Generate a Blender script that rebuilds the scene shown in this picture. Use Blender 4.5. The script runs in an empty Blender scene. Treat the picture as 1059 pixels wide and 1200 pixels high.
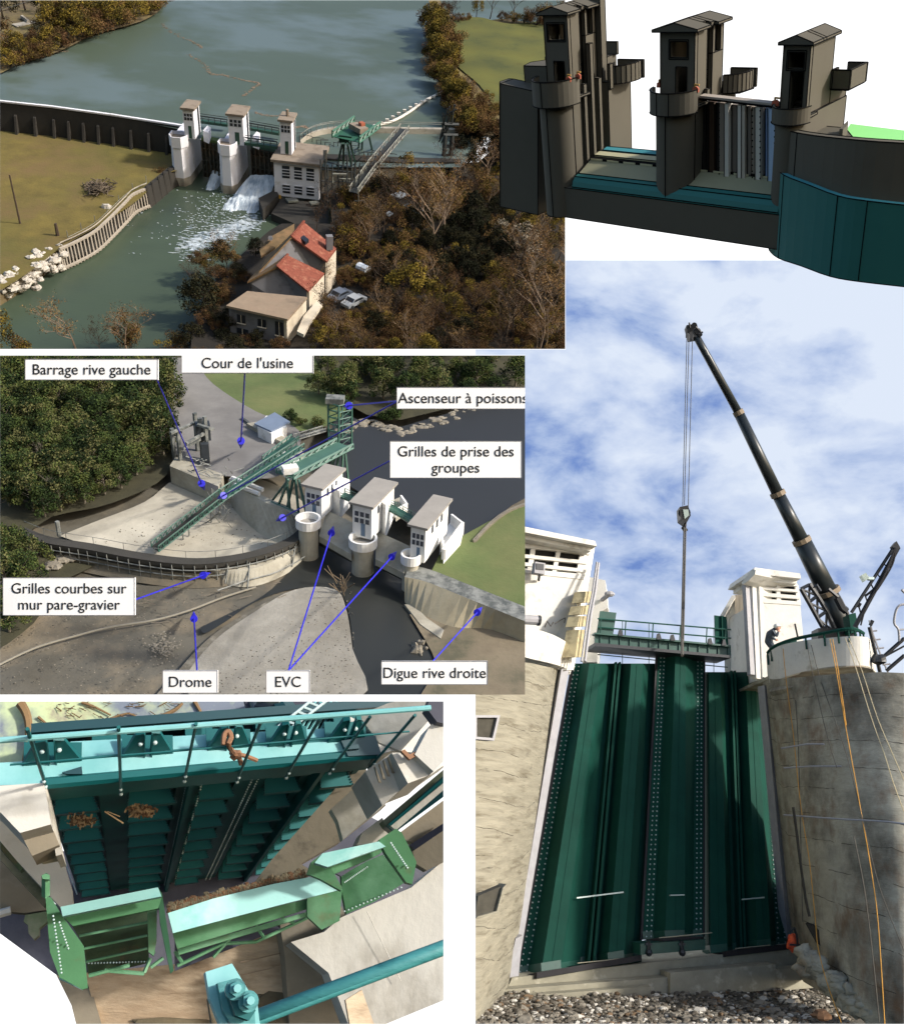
import bpy, bmesh, math, random
from mathutils import Vector, Matrix, noise as mnoise
V = Vector
R = math.radians
scene = bpy.context.scene
# ---------------------------------------------------------------- camera, world, sun, exposure
FPX = 1100.0; CX, CY = 529.5, 600.0           # focal length and centre for a 1059 x 1200 picture
cam_d = bpy.data.cameras.new('camera'); cam = bpy.data.objects.new('camera', cam_d)
scene.collection.objects.link(cam)
cam_d.sensor_fit = 'VERTICAL'; cam_d.sensor_height = 24.0; cam_d.lens = 24.0 * FPX / 1200.0
cam_d.clip_start = 0.1; cam_d.clip_end = 3000
cam.location = (0, 0, 0); cam.rotation_euler = (R(90), 0, 0)
scene.camera = cam
SUN = V((.80, -.40, .46)).normalized()        # direction towards the sun
wd = bpy.data.worlds.new('World'); scene.world = wd; wd.use_nodes = True
nt = wd.node_tree; sky = nt.nodes.new('ShaderNodeTexSky'); sky.sky_type = 'NISHITA'; sky.sun_disc = False
sky.sun_elevation = math.asin(SUN.z); sky.sun_rotation = math.atan2(SUN.x, SUN.y)
sky.air_density = 1.0; sky.dust_density = 2.0
bg = nt.nodes['Background']; bg.inputs[1].default_value = 0.15
nt.links.new(sky.outputs[0], bg.inputs[0])
sd = bpy.data.lights.new('sun', 'SUN'); sd.energy = 3.4; sd.angle = R(4); sd.color = (1, .93, .84)
so = bpy.data.objects.new('sun', sd); scene.collection.objects.link(so)
so.rotation_euler = (-SUN).to_track_quat('-Z', 'Y').to_euler()
scene.view_settings.view_transform = 'Standard'; scene.view_settings.look = 'None'
scene.view_settings.exposure = 0.5; scene.view_settings.gamma = 1
scene.render.resolution_x = 903; scene.render.resolution_y = 1024

# ---------------------------------------------------------------- materials
def C(r, g, b):
    f = lambda c: (c/255/12.92) if c <= 10 else ((c/255+.055)/1.055)**2.4
    return (f(r), f(g), f(b))
def mat(name, col, var=.15, sc=3, rough=.8, metal=0, bump=0, col2=None, sc2=.6, thr=.55, soft=.08, st=(1,1,1), st2=None, bsc=None, spec=None, col3=None, sc3=2, thr3=.62, emit=None):
    m = bpy.data.materials.new(name); m.use_nodes = True
    n = m.node_tree.nodes; l = m.node_tree.links; b = n['Principled BSDF']
    tc = n.new('ShaderNodeTexCoord')
    def mp(s):
        x = n.new('ShaderNodeMapping'); x.inputs['Scale'].default_value = s; l.new(tc.outputs['Object'], x.inputs[0]); return x.outputs[0]
    def nz(s, vec, det=5):
        x = n.new('ShaderNodeTexNoise'); x.inputs['Scale'].default_value = s; x.inputs['Detail'].default_value = det; x.inputs['Roughness'].default_value = .65
        l.new(vec, x.inputs['Vector']); return x.outputs['Fac']
    v1 = mp(st)
    a = nz(sc, v1)
    r = n.new('ShaderNodeValToRGB'); r.color_ramp.elements[0].position = .3; r.color_ramp.elements[1].position = .7
    r.color_ramp.elements[0].color = tuple(c*(1-var) for c in col)+(1,); r.color_ramp.elements[1].color = tuple(min(1, c*(1+var)) for c in col)+(1,)
    l.new(a, r.inputs[0]); out = r.outputs[0]
    for cc, ss, tt, sft in ((col2, sc2, thr, soft), (col3, sc3, thr3, soft)):
        if cc is None: continue
        a2 = nz(ss, mp(st2 or st), 7)
        r2 = n.new('ShaderNodeValToRGB'); r2.color_ramp.elements[0].position = tt-sft; r2.color_ramp.elements[1].position = tt+sft
        l.new(a2, r2.inputs[0])
        mx = n.new('ShaderNodeMix'); mx.data_type = 'RGBA'; l.new(r2.outputs[0], mx.inputs['Factor']); l.new(out, mx.inputs['A'])
        mx.inputs['B'].default_value = tuple(cc)+(1,); out = mx.outputs['Result']
    l.new(out, b.inputs['Base Color'])
    b.inputs['Roughness'].default_value = rough; b.inputs['Metallic'].default_value = metal
    if spec is not None: b.inputs['Specular IOR Level'].default_value = spec
    if emit is not None:
        b.inputs['Emission Color'].default_value = tuple(col)+(1,); b.inputs['Emission Strength'].default_value = emit
    if bump:
        bp = n.new('ShaderNodeBump'); bp.inputs['Strength'].default_value = bump; bp.inputs['Distance'].default_value = .05
        l.new(nz(bsc or sc*2, v1, 8), bp.inputs['Height']); l.new(bp.outputs[0], b.inputs['Normal'])
    return m

# ---------------------------------------------------------------- mesh builder
class MB:
    def __init__(s, m=None): s.v = []; s.f = []; s.mi = []; s.mats = []; s.cur = m
    def _m(s, m):
        m = m or s.cur
        if m not in s.mats: s.mats.append(m)
        return s.mats.index(m)
    def face(s, pts, m=None):
        k = len(s.v); s.v += [V(p) for p in pts]; s.f.append(tuple(range(k, k+len(pts)))); s.mi.append(s._m(m))
    def raw(s, vs, fs, m=None):
        k = len(s.v); s.v += [V(p) for p in vs]; i = s._m(m)
        for f in fs: s.f.append(tuple(k+j for j in f)); s.mi.append(i)
    def pbox(s, o, a, b, c, m=None):
        o, a, b, c = V(o), V(a), V(b), V(c)
        if a.cross(b).dot(c) < 0: a, b = b, a
        s.raw([o, o+a, o+a+b, o+b, o+c, o+a+c, o+a+b+c, o+b+c], [(0,3,2,1),(4,5,6,7),(0,1,5,4),(1,2,6,5),(2,3,7,6),(3,0,4,7)], m)
    def box(s, c, d, rz=0, m=None):
        M = Matrix.Rotation(rz, 3, 'Z'); a, b, e = M @ V((d[0],0,0)), M @ V((0,d[1],0)), V((0,0,d[2]))
        s.pbox(V(c)-(a+b+e)/2, a, b, e, m)
    def slab(s, pts, ext, m=None, side=None):
        pts = [V(p) for p in pts]; ext = V(ext); n = len(pts)
        nn = sum(((pts[i]-pts[0]).cross(pts[(i+1) % n]-pts[0]) for i in range(n)), V((0,0,0)))
        if nn.dot(ext) > 0: pts = pts[::-1]
        s.raw(pts+[p+ext for p in pts], [tuple(range(n))], m)
        s.raw([p+ext for p in pts][::-1], [tuple(range(n))], m)
        for i in range(n):
            j = (i+1) % n; s.raw([pts[j], pts[i], pts[i]+ext, pts[j]+ext], [(0,1,2,3)], side or m)
    def prism(s, poly, z0, z1, m=None, top=None):
        n = len(poly); ar = sum(poly[i][0]*poly[(i+1)%n][1]-poly[(i+1)%n][0]*poly[i][1] for i in range(n))
        if ar < 0: poly = poly[::-1]
        a = [V((p[0], p[1], z0)) for p in poly]; b = [V((p[0], p[1], z1)) for p in poly]
        s.raw(b, [tuple(range(n))], top or m); s.raw(a[::-1], [tuple(range(n))], m)
        for i in range(n):
            j = (i+1) % n; s.raw([a[i], a[j], b[j], b[i]], [(0,1,2,3)], m)
    def loft(s, rings, m=None, closed=True, caps=True):
        n = len(rings[0]); k = len(s.v); i0 = s._m(m)
        for r in rings: s.v += [V(p) for p in r]
        for q in range(len(rings)-1):
            for i in range(n if closed else n-1):
                j = (i+1) % n; s.f.append((k+q*n+i, k+q*n+j, k+(q+1)*n+j, k+(q+1)*n+i)); s.mi.append(i0)
        if caps and closed:
            s.f.append(tuple(k+i for i in range(n))[::-1]); s.mi.append(i0)
            s.f.append(tuple(k+(len(rings)-1)*n+i for i in range(n))); s.mi.append(i0)
    def tube(s, p, q, r, n=6, m=None, r2=None, caps=True):
        s.path([p, q], [r, r if r2 is None else r2], n, m, caps)
    def path(s, pts, r, n=6, m=None, caps=True):
        pts = [V(p) for p in pts]
        if not isinstance(r, (list, tuple)): r = [r]*len(pts)
        rings = []; up = None
        for i, p in enumerate(pts):
            d = (pts[min(i+1, len(pts)-1)]-pts[max(i-1, 0)])
            if d.length < 1e-9: d = V((0,0,1))
            d.normalize()
            if up is None or abs(up.dot(d)) > .98: up = V((0,0,1)) if abs(d.z) < .9 else V((1,0,0))
            x = up.cross(d).normalized(); y = d.cross(x); up = y
            rings.append([p+(x*math.cos(2*math.pi*k/n)+y*math.sin(2*math.pi*k/n))*r[i] for k in range(n)])
        s.loft(rings, m, True, caps)
    def ball(s, c, r, m=None, seed=0, nz=.0, nu=8, nv=6):
        c = V(c); r = V(r) if hasattr(r, '__len__') else V((r,r,r)); rings = []
        for j in range(nv+1):
            ph = math.pi*j/nv; ring = []
            for i in range(nu):
                th = 2*math.pi*i/nu; d = V((math.sin(ph)*math.cos(th), math.sin(ph)*math.sin(th), -math.cos(ph)))
                k = 1+nz*mnoise.noise(d*1.7+V((seed*3.1, seed*1.7, 0)))*2
                ring.append(c+V((d.x*r.x, d.y*r.y, d.z*r.z))*k)
            rings.append(ring)
        s.loft(rings, m, True, False)
    def mesh(s, name, base=None, smooth=False):
        me = bpy.data.meshes.new(name); b = V(base) if base is not None else V((0,0,0))
        me.from_pydata([tuple(p-b) for p in s.v], [], s.f)
        for m in s.mats: me.materials.append(m)
        me.polygons.foreach_set('material_index', s.mi)
        if smooth: me.polygons.foreach_set('use_smooth', [True]*len(s.f))
        me.update(); return me

def tag(o, label=None, cat=None, group=None, kind=None):
    if label: o['label'] = label
    if cat: o['category'] = cat
    if group: o['group'] = group
    if kind: o['kind'] = kind
    return o
class Panel:
    """a model world of its own: local metres, z up, its viewpoint at height H over z = 0"""
    def __init__(s, name, upx, upy, sign, H, scale, rects):
        u = V(((upx-CX)/FPX, 1, -(upy-CY)/FPX)).normalized()*sign   # pixel towards which plumb lines run
        x = (V((1,0,0))-u*u.x).normalized(); y = u.cross(x)
        s.R = Matrix((x, y, u)).transposed(); s.Ri = s.R.transposed(); s.s = scale; s.H = H; s.rects = rects
        s.M = (Matrix.Scale(scale, 3) @ s.R).to_4x4() @ Matrix.Translation((0,0,-H))
        s.objs = []; s.name = name
    def ray(s, px, py): return s.Ri @ V(((px-CX)/FPX, 1, -(py-CY)/FPX))
    def at(s, px, py, z=0):
        d = s.ray(px, py); t = (z-s.H)/d.z; return V((d.x*t, d.y*t, z))
    def on(s, px, py, p, n):
        d = s.ray(px, py); o = V((0,0,s.H)); t = (V(p)-o).dot(V(n))/d.dot(V(n)); return o+d*t
    def dep(s, px, py, t):                       # at main-depth t (local metres)
        return V((0,0,s.H))+s.ray(px, py)*t
    def depth(s, p): return (s.R @ (V(p)-V((0,0,s.H)))).y
    def proj(s, p):
        q = s.R @ (V(p)-V((0,0,s.H))); return CX+FPX*q.x/q.y, CY-FPX*q.z/q.y
    def zfor(s, p, py):                          # height above p whose picture row is py
        a = s.R @ (V(p)-V((0,0,s.H))); e = s.R @ V((0,0,1)); k = -(py-CY)/FPX
        return p[2]+(k*a.y-a.z)/(e.z-k*e.y)
    def up(s, p, py): return V((p[0], p[1], s.zfor(p, py)))
    def ppm(s, p): return FPX/s.depth(p)
    def thing(s, name, label, cat, base, group=None, rz=0, sc=1):
        o = bpy.data.objects.new(name, None); scene.collection.objects.link(o)
        o.matrix_world = s.M @ Matrix.Translation(V(base)) @ Matrix.Rotation(rz, 4, 'Z') @ Matrix.Scale(sc, 4)
        o.empty_display_size = .2; tag(o, label, cat, group); o['_b'] = tuple(base); s.objs.append(o); return o
    def part(s, name, mb, parent, label=None, smooth=False, kind=None):
        if not mb.f: return None
        top = parent
        while top.parent: top = top.parent
        o = bpy.data.objects.new(name, mb.mesh(name, top['_b'], smooth)); scene.collection.objects.link(o)
        o.parent = parent; tag(o, label, kind=kind); s.objs.append(o); return o
    def one(s, name, mb, label, cat, base=None, group=None, kind=None, smooth=False):
        if base is None: base = min(mb.v, key=lambda p: p.z)
        o = bpy.data.objects.new(name, mb.mesh(name, base, smooth)); scene.collection.objects.link(o)
        o.matrix_world = s.M @ Matrix.Translation(V(base)); o['_b'] = tuple(base)
        tag(o, label, cat, group, kind); s.objs.append(o); return o
    def struct(s, name, mb, smooth=False, kind='structure'):
        return s.one(name, mb, None, None, V((0,0,0)), None, kind, smooth)
    def dup(s, src, base, rz=0, sc=1, label=None, group=None):
        def cp(o, par):
            c = o.copy(); scene.collection.objects.link(c); s.objs.append(c)
            if par: c.parent = par
            for ch in o.children: cp(ch, c)
            return c
        r = cp(src, None)
        r.matrix_world = s.M @ Matrix.Translation(V(base)) @ Matrix.Rotation(rz, 4, 'Z') @ Matrix.Diagonal(V((sc, sc, sc, 1)) if not hasattr(sc, '__len__') else V((*sc, 1)))
        if label: r['label'] = label
        if group: r['group'] = group
        return r
    def finish(s):
        """the model world ends at the straight sides of its own block"""
        if not s.rects: return
        def wm(o): return (wm(o.parent) @ o.matrix_basis) if o.parent else o.matrix_basis
        for o in list(s.objs):
            if o.type != 'MESH': continue
            W = wm(o); me = o.data
            P = [W @ v.co for v in me.vertices]
            uv = [(CX+FPX*p.x/p.y, CY-FPX*p.z/p.y) if p.y > .05 else (None, None) for p in P]
            def state(r):
                ins = all(u is not None and r[0] <= u <= r[2] and r[1] <= w <= r[3] for u, w in uv)
                if ins: return 1
                e = []
                for pl in planes(r): e.append(all(p.dot(pl) < 0 for p in P))
                return -1 if any(e) else 0
            def planes(r):
                f = FPX; x0, x1 = (r[0]-CX)/f, (r[2]-CX)/f; z0, z1 = -(r[1]-CY)/f, -(r[3]-CY)/f
                return [V((1,-x0,0)), V((-1,x1,0)), V((0,z0,-1)), V((0,-z1,1))]
            st = [state(r) for r in s.rects]
            if 1 in st: continue
            if all(x == -1 for x in st):
                s.objs.remove(o)
                for ch in o.children: ch.parent = o.parent
                bpy.data.objects.remove(o); continue
            Wi = W.inverted(); bmo = bmesh.new(); ok = False
            for r, q in zip(s.rects, st):
                if q == -1: continue
                bm = bmesh.new(); bm.from_mesh(me)
                for pl in planes(r):
                    no = (W.to_3x3().transposed() @ pl).normalized(); co = Wi @ V((0,0,0))
                    bmesh.ops.bisect_plane(bm, geom=bm.verts[:]+bm.edges[:]+bm.faces[:], plane_co=co, plane_no=no, clear_inner=True, dist=1e-6)
                if bm.faces:
                    t = bpy.data.meshes.new('t'); bm.to_mesh(t); bmo.from_mesh(t); bpy.data.meshes.remove(t); ok = True
                bm.free()
            if not ok:
                s.objs.remove(o)
                for ch in o.children: ch.parent = o.parent
                bpy.data.objects.remove(o); bmo.free(); continue
            nm = me.copy(); bmo.to_mesh(nm); bmo.free(); o.data = nm
        for o in list(s.objs):
            if o.type == 'EMPTY' and not o.children and o.parent is None:
                s.objs.remove(o); bpy.data.objects.remove(o)
        for o in s.objs:
            if '_b' in o: del o['_b']
def lerp(a, b, t): return V(a)*(1-t)+V(b)*t
def smoothline(pts, n=6):
    pts = [V(p) for p in pts]; out = []
    for i in range(len(pts)-1):
        p0, p1, p2, p3 = pts[max(i-1,0)], pts[i], pts[i+1], pts[min(i+2, len(pts)-1)]
        for k in range(n):
            t = k/n; out.append(.5*((2*p1)+(p2-p0)*t+(2*p0-5*p1+4*p2-p3)*t*t+(3*p1-p0-3*p2+p3)*t**3))
    out.append(pts[-1]); return out
def sheet(mb, poly, z, m=None):
    mb.face([V((p[0], p[1], z)) for p in poly], m)
def strip(mb, A, B, m=None, thick=0):
    """a ribbon between two lines of equal length"""
    for i in range(len(A)-1):
        mb.face([A[i], A[i+1], B[i+1], B[i]], m)

# ---------------------------------------------------------------- plants
def leaves(mb, cs, rs, n, size, mats, rnd, flat=.0):
    for _ in range(n):
        i = rnd.randrange(len(cs)); c = cs[i]; r = rs[i]
        d = V((rnd.gauss(0,1), rnd.gauss(0,1), rnd.gauss(0,.8))); d.normalize(); p = c+d*r*(rnd.random()**.35)
        a = V((rnd.gauss(0,1), rnd.gauss(0,1), rnd.gauss(0,1))).normalized(); b = a.cross(V((rnd.gauss(0,1), rnd.gauss(0,1), rnd.gauss(0,1)))).normalized()
        z = size*(.6+.8*rnd.random()); m = mats[i % len(mats)] if rnd.random() < .7 else rnd.choice(mats)
        mb.face([p-a*z*.5, p+b*z*.35, p+a*z*.5, p-b*z*.35], m)
def branch(mb, p, d, L, r, lev, rnd, tips, nsub=4, spread=.55, sides=4):
    q = p; segs = 3; pts = [p]; rr = [r]; dd = d.copy()
    for i in range(segs):
        dd = (dd+V((rnd.gauss(0,.12), rnd.gauss(0,.12), rnd.gauss(0,.08)+.04))).normalized(); q = q+dd*L/segs; pts.append(q); rr.append(r*(1-.28*(i+1)))
    mb.path(pts, rr, sides, caps=False)
    if lev == 0: tips.append(q); return
    for k in range(nsub):
        t = .35+.65*(k+rnd.random()*.6)/nsub; i = min(int(t*segs), segs-1); b = lerp(pts[i], pts[i+1], t*segs-i)
        az = rnd.random()*6.28; side = V((math.cos(az), math.sin(az), rnd.random()*.5)); nd = (dd*(1-spread)+side*spread).normalized()
        branch(mb, b, nd, L*(.5+.2*rnd.random()), r*.5, lev-1, rnd, tips, nsub, spread, 3)
def tree_meshes(seed, kind, lm, bm_, h=8.0, w=3.0, n=1500, size=.4):
    """trunk builder and crown builder for a tree of height h"""
    rnd = random.Random(seed); T = MB(bm_); K = MB(lm[0]); tips = []
    if kind == 'bare':
        branch(T, V((0,0,0)), V((rnd.gauss(0,.05), rnd.gauss(0,.05), 1)), h*.62, h*.018, 3, rnd, tips, 5, .5, 5)
        if n: leaves(K, tips, [h*.05]*len(tips), n, size, lm, rnd)
    elif kind == 'bush':
        cs = []; rs = []
        for k in range(16):
            a = rnd.random()*6.28; q = rnd.random()**.6; zz = h*(.18+.62*rnd.random()*(1-.5*q))
            cs.append(V((math.cos(a)*w*q*.75, math.sin(a)*w*q*.75, zz))); rs.append(w*(.2+.2*rnd.random()))
            if k < 7: T.path([V((0,0,0)), V((0,0,0)).lerp(cs[-1], .5)+V((0,0,h*.06)), cs[-1]], [h*.02, h*.012, h*.004], 4, caps=False)
        leaves(K, cs, rs, n, size, lm, rnd)
    else:
        top = V((rnd.gauss(0,.3), rnd.gauss(0,.3), h*.8)); T.path([V((0,0,0)), top*.5+V((rnd.gauss(0,.15),0,0)), top], [h*.03, h*.02, h*.006], 6, caps=False)
        cs = []; rs = []
        for k in range(22):
            t = .28+.68*(k/21); a = k*2.4+rnd.random(); q = w*(1.15*math.sin(min(1, (1.08-t)*1.5)*1.57))*(.45+.5*rnd.random())
            c = V((math.cos(a)*q, math.sin(a)*q, h*t)); cs.append(c); rs.append(w*(.24+.2*rnd.random()))
            T.path([top*(t*.8), c], [h*.01, h*.003], 3, caps=False)
        leaves(K, cs, rs, n, size, lm, rnd)
    return T, K
class Grove:
    """one built tree per variant, then copies"""
    def __init__(s, P): s.P = P; s.src = {}
    def add(s, key, args, px, py, hpx, z, label, cat, group=None, name='tree', wide=1, rz=None, base=None):
        P = s.P; b = base if base is not None else P.at(px, py, z); h = hpx/P.ppm(b); sc = h/8.0; rz = (px*7.3+py*3.1) % 6.28 if rz is None else rz
        k = (key, name)
        if k not in s.src:
            T, K = tree_meshes(*args); o = P.thing(name, label, cat, b, group)
            o['_b'] = (0, 0, 0)
            P.part('trunk', T, o); P.part('crown', K, o)
            o.matrix_world = P.M @ Matrix.Translation(b) @ Matrix.Rotation(rz, 4, 'Z') @ Matrix.Diagonal(V((sc*wide, sc*wide, sc, 1)))
            s.src[k] = o; return o
        o = P.dup(s.src[k], b, rz, (sc*wide, sc*wide, sc), label, group); o['category'] = cat
        if not group and 'group' in o: del o['group']
        return o
class Face:
    """a plane through p0 facing n; outlines are set out on it"""
    def __init__(s, P, p0, n): s.P = P; s.p0 = V(p0); s.n = V(n).normalized()
    def pt(s, px, py, off=0): return s.P.on(px, py, s.p0+s.n*off, s.n)
    def slab(s, mb, poly, off, th, m=None):
        mb.slab([s.pt(x, y, off) for x, y in poly], -s.n*th, m)
    def rect(s, mb, x0, y0, x1, y1, off, th, m=None): s.slab(mb, [(x0,y0),(x1,y0),(x1,y1),(x0,y1)], off, th, m)
def aim(P, n_main): return (P.Ri @ V(n_main)).normalized()
def level(P, n_main):
    v = P.Ri @ V(n_main); v.z = 0; return v.normalized()

# ================================================================ the white page the model worlds stand before
page_m = bpy.data.materials.new('white_page'); page_m.use_nodes = True
_n = page_m.node_tree.nodes; _n.clear(); _e = _n.new('ShaderNodeEmission'); _o = _n.new('ShaderNodeOutputMaterial')
_e.inputs[0].default_value = (1, 1, 1, 1); _e.inputs[1].default_value = 1.0; page_m.node_tree.links.new(_e.outputs[0], _o.inputs[0])  # the page is made to glow so it stays evenly white
mb = MB(page_m); mb.pbox((-560, 700, -520), (1120,0,0), (0,2,0), (0,0,1040))
o = bpy.data.objects.new('backdrop', mb.mesh('backdrop')); scene.collection.objects.link(o); o['kind'] = 'structure'
# ================================================================ WORLD A: crane lifting green gate leaves between concrete piers
A = Panel('gates', 650, -2760, 1, 5.8, 1.5, [(557,814,1059,1200),(615,416,1059,814),(557,409.5,1059,416),(662.5,305,1059,409.5)])
m_gap = mat('crack_dark', C(58,54,46), .2, 3, .9)
m_conc = mat('weathered_concrete', C(142,138,122), .2, 1.3, .9, bump=.8, col2=C(104,98,82), sc2=.9, thr=.6, soft=.09, st=(.5,.5,4.5), bsc=3, col3=C(58,54,46), sc3=2.0, thr3=.69)
m_concR = mat('stained_concrete', C(170,166,150), .2, 1.0, .9, bump=.8, col2=C(84,80,70), sc2=.4, thr=.56, soft=.12, st=(.8,.8,2.4), st2=(1,1,.8), bsc=4, col3=C(116,84,54), sc3=.7, thr3=.64)
m_sill = mat('sill_concrete', C(150,146,128), .16, 1.5, .9, bump=.4, col2=C(196,190,172), sc2=1.6, thr=.64)
m_white = mat('old_white_render', C(214,212,204), .07, 2, .85, bump=.35, col2=C(140,134,118), sc2=1.1, thr=.68, soft=.1, bsc=6)
m_strip = mat('pale_edge_strip', C(160,160,164), .1, 3, .7, bump=.2)
m_gate = mat('dark_green_paint', C(15,62,52), .14, .8, .72, bump=.05, spec=.14, col2=C(22,78,66), sc2=.35, thr=.66, soft=.1)
m_rail = mat('green_steel', C(26,72,62), .15, 3, .45)
m_bolt = mat('zinc_bolt', C(175,190,185), .1, 4, .4, metal=.3)
m_rubber = mat('black_rubber', C(28,26,30), .2, 4, .7)
m_dark = mat('dark_steel', C(30,34,40), .25, 3, .5)
m_boom = mat('boom_paint', C(38,44,46), .15, 1, .38, spec=.5)
m_hook = mat('hook_block_paint', C(40,40,42), .3, 3, .45)
m_wire = mat('steel_wire', C(90,92,96), .1, 4, .5)
m_beige = mat('beige_board', C(190,178,140), .1, 3, .8, col2=C(150,138,108), sc2=2)
m_grav = mat('grey_gravel', C(100,95,84), .5, 3, .95, bump=1, bsc=9, col2=C(170,166,156), sc2=4.5, thr=.66, soft=.03, col3=C(48,44,38), sc3=3, thr3=.58)
m_louv = mat('louvre_gap', C(30,28,24), .2, 3, .9)
m_orange = mat('orange_bag', C(214,84,40), .2, 4, .7, col2=C(150,40,22), sc2=6)
m_rope = mat('orange_rope', C(200,146,60), .15, 4, .8)
m_rope2 = mat('tan_rope', C(190,176,140), .15, 4, .8)
m_rope3 = mat('dark_rope', C(80,76,68), .15, 4, .8)
# sky
sm = bpy.data.materials.new('cloudy_sky'); sm.use_nodes = True; n = sm.node_tree.nodes; l = sm.node_tree.links; n.clear()
tc = n.new('ShaderNodeTexCoord'); out = n.new('ShaderNodeOutputMaterial'); em = n.new('ShaderNodeEmission')
def _map(rot, sc):
    a = n.new('ShaderNodeMapping'); a.inputs['Rotation'].default_value = rot; a.inputs['Scale'].default_value = sc; l.new(tc.outputs['Object'], a.inputs[0]); return a.outputs[0]
def _noise(vec, sc, det, dist=0, ro=.6):
    a = n.new('ShaderNodeTexNoise'); a.inputs['Scale'].default_value = sc; a.inputs['Detail'].default_value = det; a.inputs['Distortion'].default_value = dist; a.inputs['Roughness'].default_value = ro; l.new(vec, a.inputs['Vector']); return a.outputs['Fac']
def _math(op, a, b=None, c=None):
    x = n.new('ShaderNodeMath'); x.operation = op
    for i, q in enumerate((a, b, c)):
        if q is None: continue
        if isinstance(q, (int, float)): x.inputs[i].default_value = q
        else: l.new(q, x.inputs[i])
    return x.outputs[0]
big = _noise(_map((0,R(-52),0), (.5,1,1.25)), .022, 3, .6)
fine = _noise(_map((0,R(-56),0), (.45,1,1.5)), .06, 9, .5, .62)
puff = _noise(_map((0,R(-30),0), (.8,1,1.4)), .028, 10, .25, .58)
sep = n.new('ShaderNodeSeparateXYZ'); l.new(tc.outputs['Object'], sep.inputs[0])
hgt = sep.outputs['Z']
mr = n.new('ShaderNodeMapRange'); mr.inputs['From Min'].default_value = 90; mr.inputs['From Max'].default_value = 170; mr.inputs['To Min'].default_value = 0; mr.inputs['To Max'].default_value = .14; l.new(hgt, mr.inputs['Value'])
mr2 = n.new('ShaderNodeMapRange'); mr2.inputs['From Min'].default_value = 96; mr2.inputs['From Max'].default_value = 76; mr2.inputs['To Min'].default_value = 0; mr2.inputs['To Max'].default_value = .17; l.new(hgt, mr2.inputs['Value'])
sumf = _math('ADD', _math('MULTIPLY', big, .36), _math('ADD', _math('MULTIPLY', fine, .14), _math('MULTIPLY', puff, .68)))
mr3 = n.new('ShaderNodeMapRange'); mr3.inputs['From Min'].default_value = 20; mr3.inputs['From Max'].default_value = 75; mr3.inputs['To Min'].default_value = -.10; mr3.inputs['To Max'].default_value = .0; l.new(sep.outputs['X'], mr3.inputs['Value'])
sumf = _math('ADD', _math('ADD', sumf, mr.outputs[0]), _math('ADD', mr2.outputs[0], mr3.outputs[0]))
rp = n.new('ShaderNodeValToRGB'); e = rp.color_ramp.elements
e[0].position = .43; e[0].color = C(66,98,170)+(1,); e[1].position = .74; e[1].color = C(214,224,240)+(1,)
x = e.new(.515); x.color = C(112,140,198)+(1,); x = e.new(.58); x.color = C(158,178,216)+(1,); x = e.new(.65); x.color = C(190,204,230)+(1,)
l.new(sumf, rp.inputs[0]); l.new(rp.outputs[0], em.inputs[0]); em.inputs[1].default_value = .78; l.new(em.outputs[0], out.inputs[0])
mb = MB(sm); g = [[A.dep(540+j*56, 1216-i*94, 350-abs(j-5)*4) for j in range(11)] for i in range(11)]
for i in range(10):
    for j in range(10): mb.face([g[i][j], g[i][j+1], g[i+1][j+1], g[i+1][j]])
A.struct('sky', mb, smooth=True)
# ground
mb = MB(m_grav)
gz = lambda p: .12*mnoise.noise(V((p.x*.8, p.y*.8, 0)))+.05*mnoise.noise(V((p.x*3, p.y*3, 0)))
NX, NY = 90, 60
x0, x1, y0, y1 = -3, 34, 14, 44
vs = [V((x0+(x1-x0)*i/NX, y0+(y1-y0)*j/NY, 0)) for j in range(NY+1) for i in range(NX+1)]
vs = [V((p.x, p.y, gz(p)-.05)) for p in vs]
mb.raw(vs, [(j*(NX+1)+i, j*(NX+1)+i+1, (j+1)*(NX+1)+i+1, (j+1)*(NX+1)+i) for j in range(NY) for i in range(NX)])
A.struct('ground', mb, smooth=True)
rnd = random.Random(5)
m_st = [mat('pebble_'+str(i), c, .15, 3, .9) for i, c in enumerate([C(128,122,110), C(92,86,76), C(196,192,182), C(112,92,70)])]
mb = MB(m_st[0])
for k in range(5200):
    p = A.at(rnd.uniform(550,1000), 1150+54*rnd.random()**.7, 0); r = rnd.choice([.03,.04,.05,.06,.08,.12])*rnd.uniform(.6,1.1)
    mb.ball(p+V((0,0,gz(p)+r*.15)), (r, r*rnd.uniform(.7,1.2), r*.6), rnd.choices(m_st, [5,4,1.3,1])[0], k, .25, 6, 4)
for k in range(60):
    p = A.at(rnd.uniform(555,1000), rnd.uniform(1168,1200), 0); r = rnd.uniform(.1,.26); mb.ball(p+V((0,0,gz(p)+r*.1)), (r, r*rnd.uniform(.7,1.2), r*.55), rnd.choices(m_st, [4,3,2.5,1])[0], k+9, .35, 7, 5)
A.struct('gravel', mb, kind='stuff')

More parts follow.
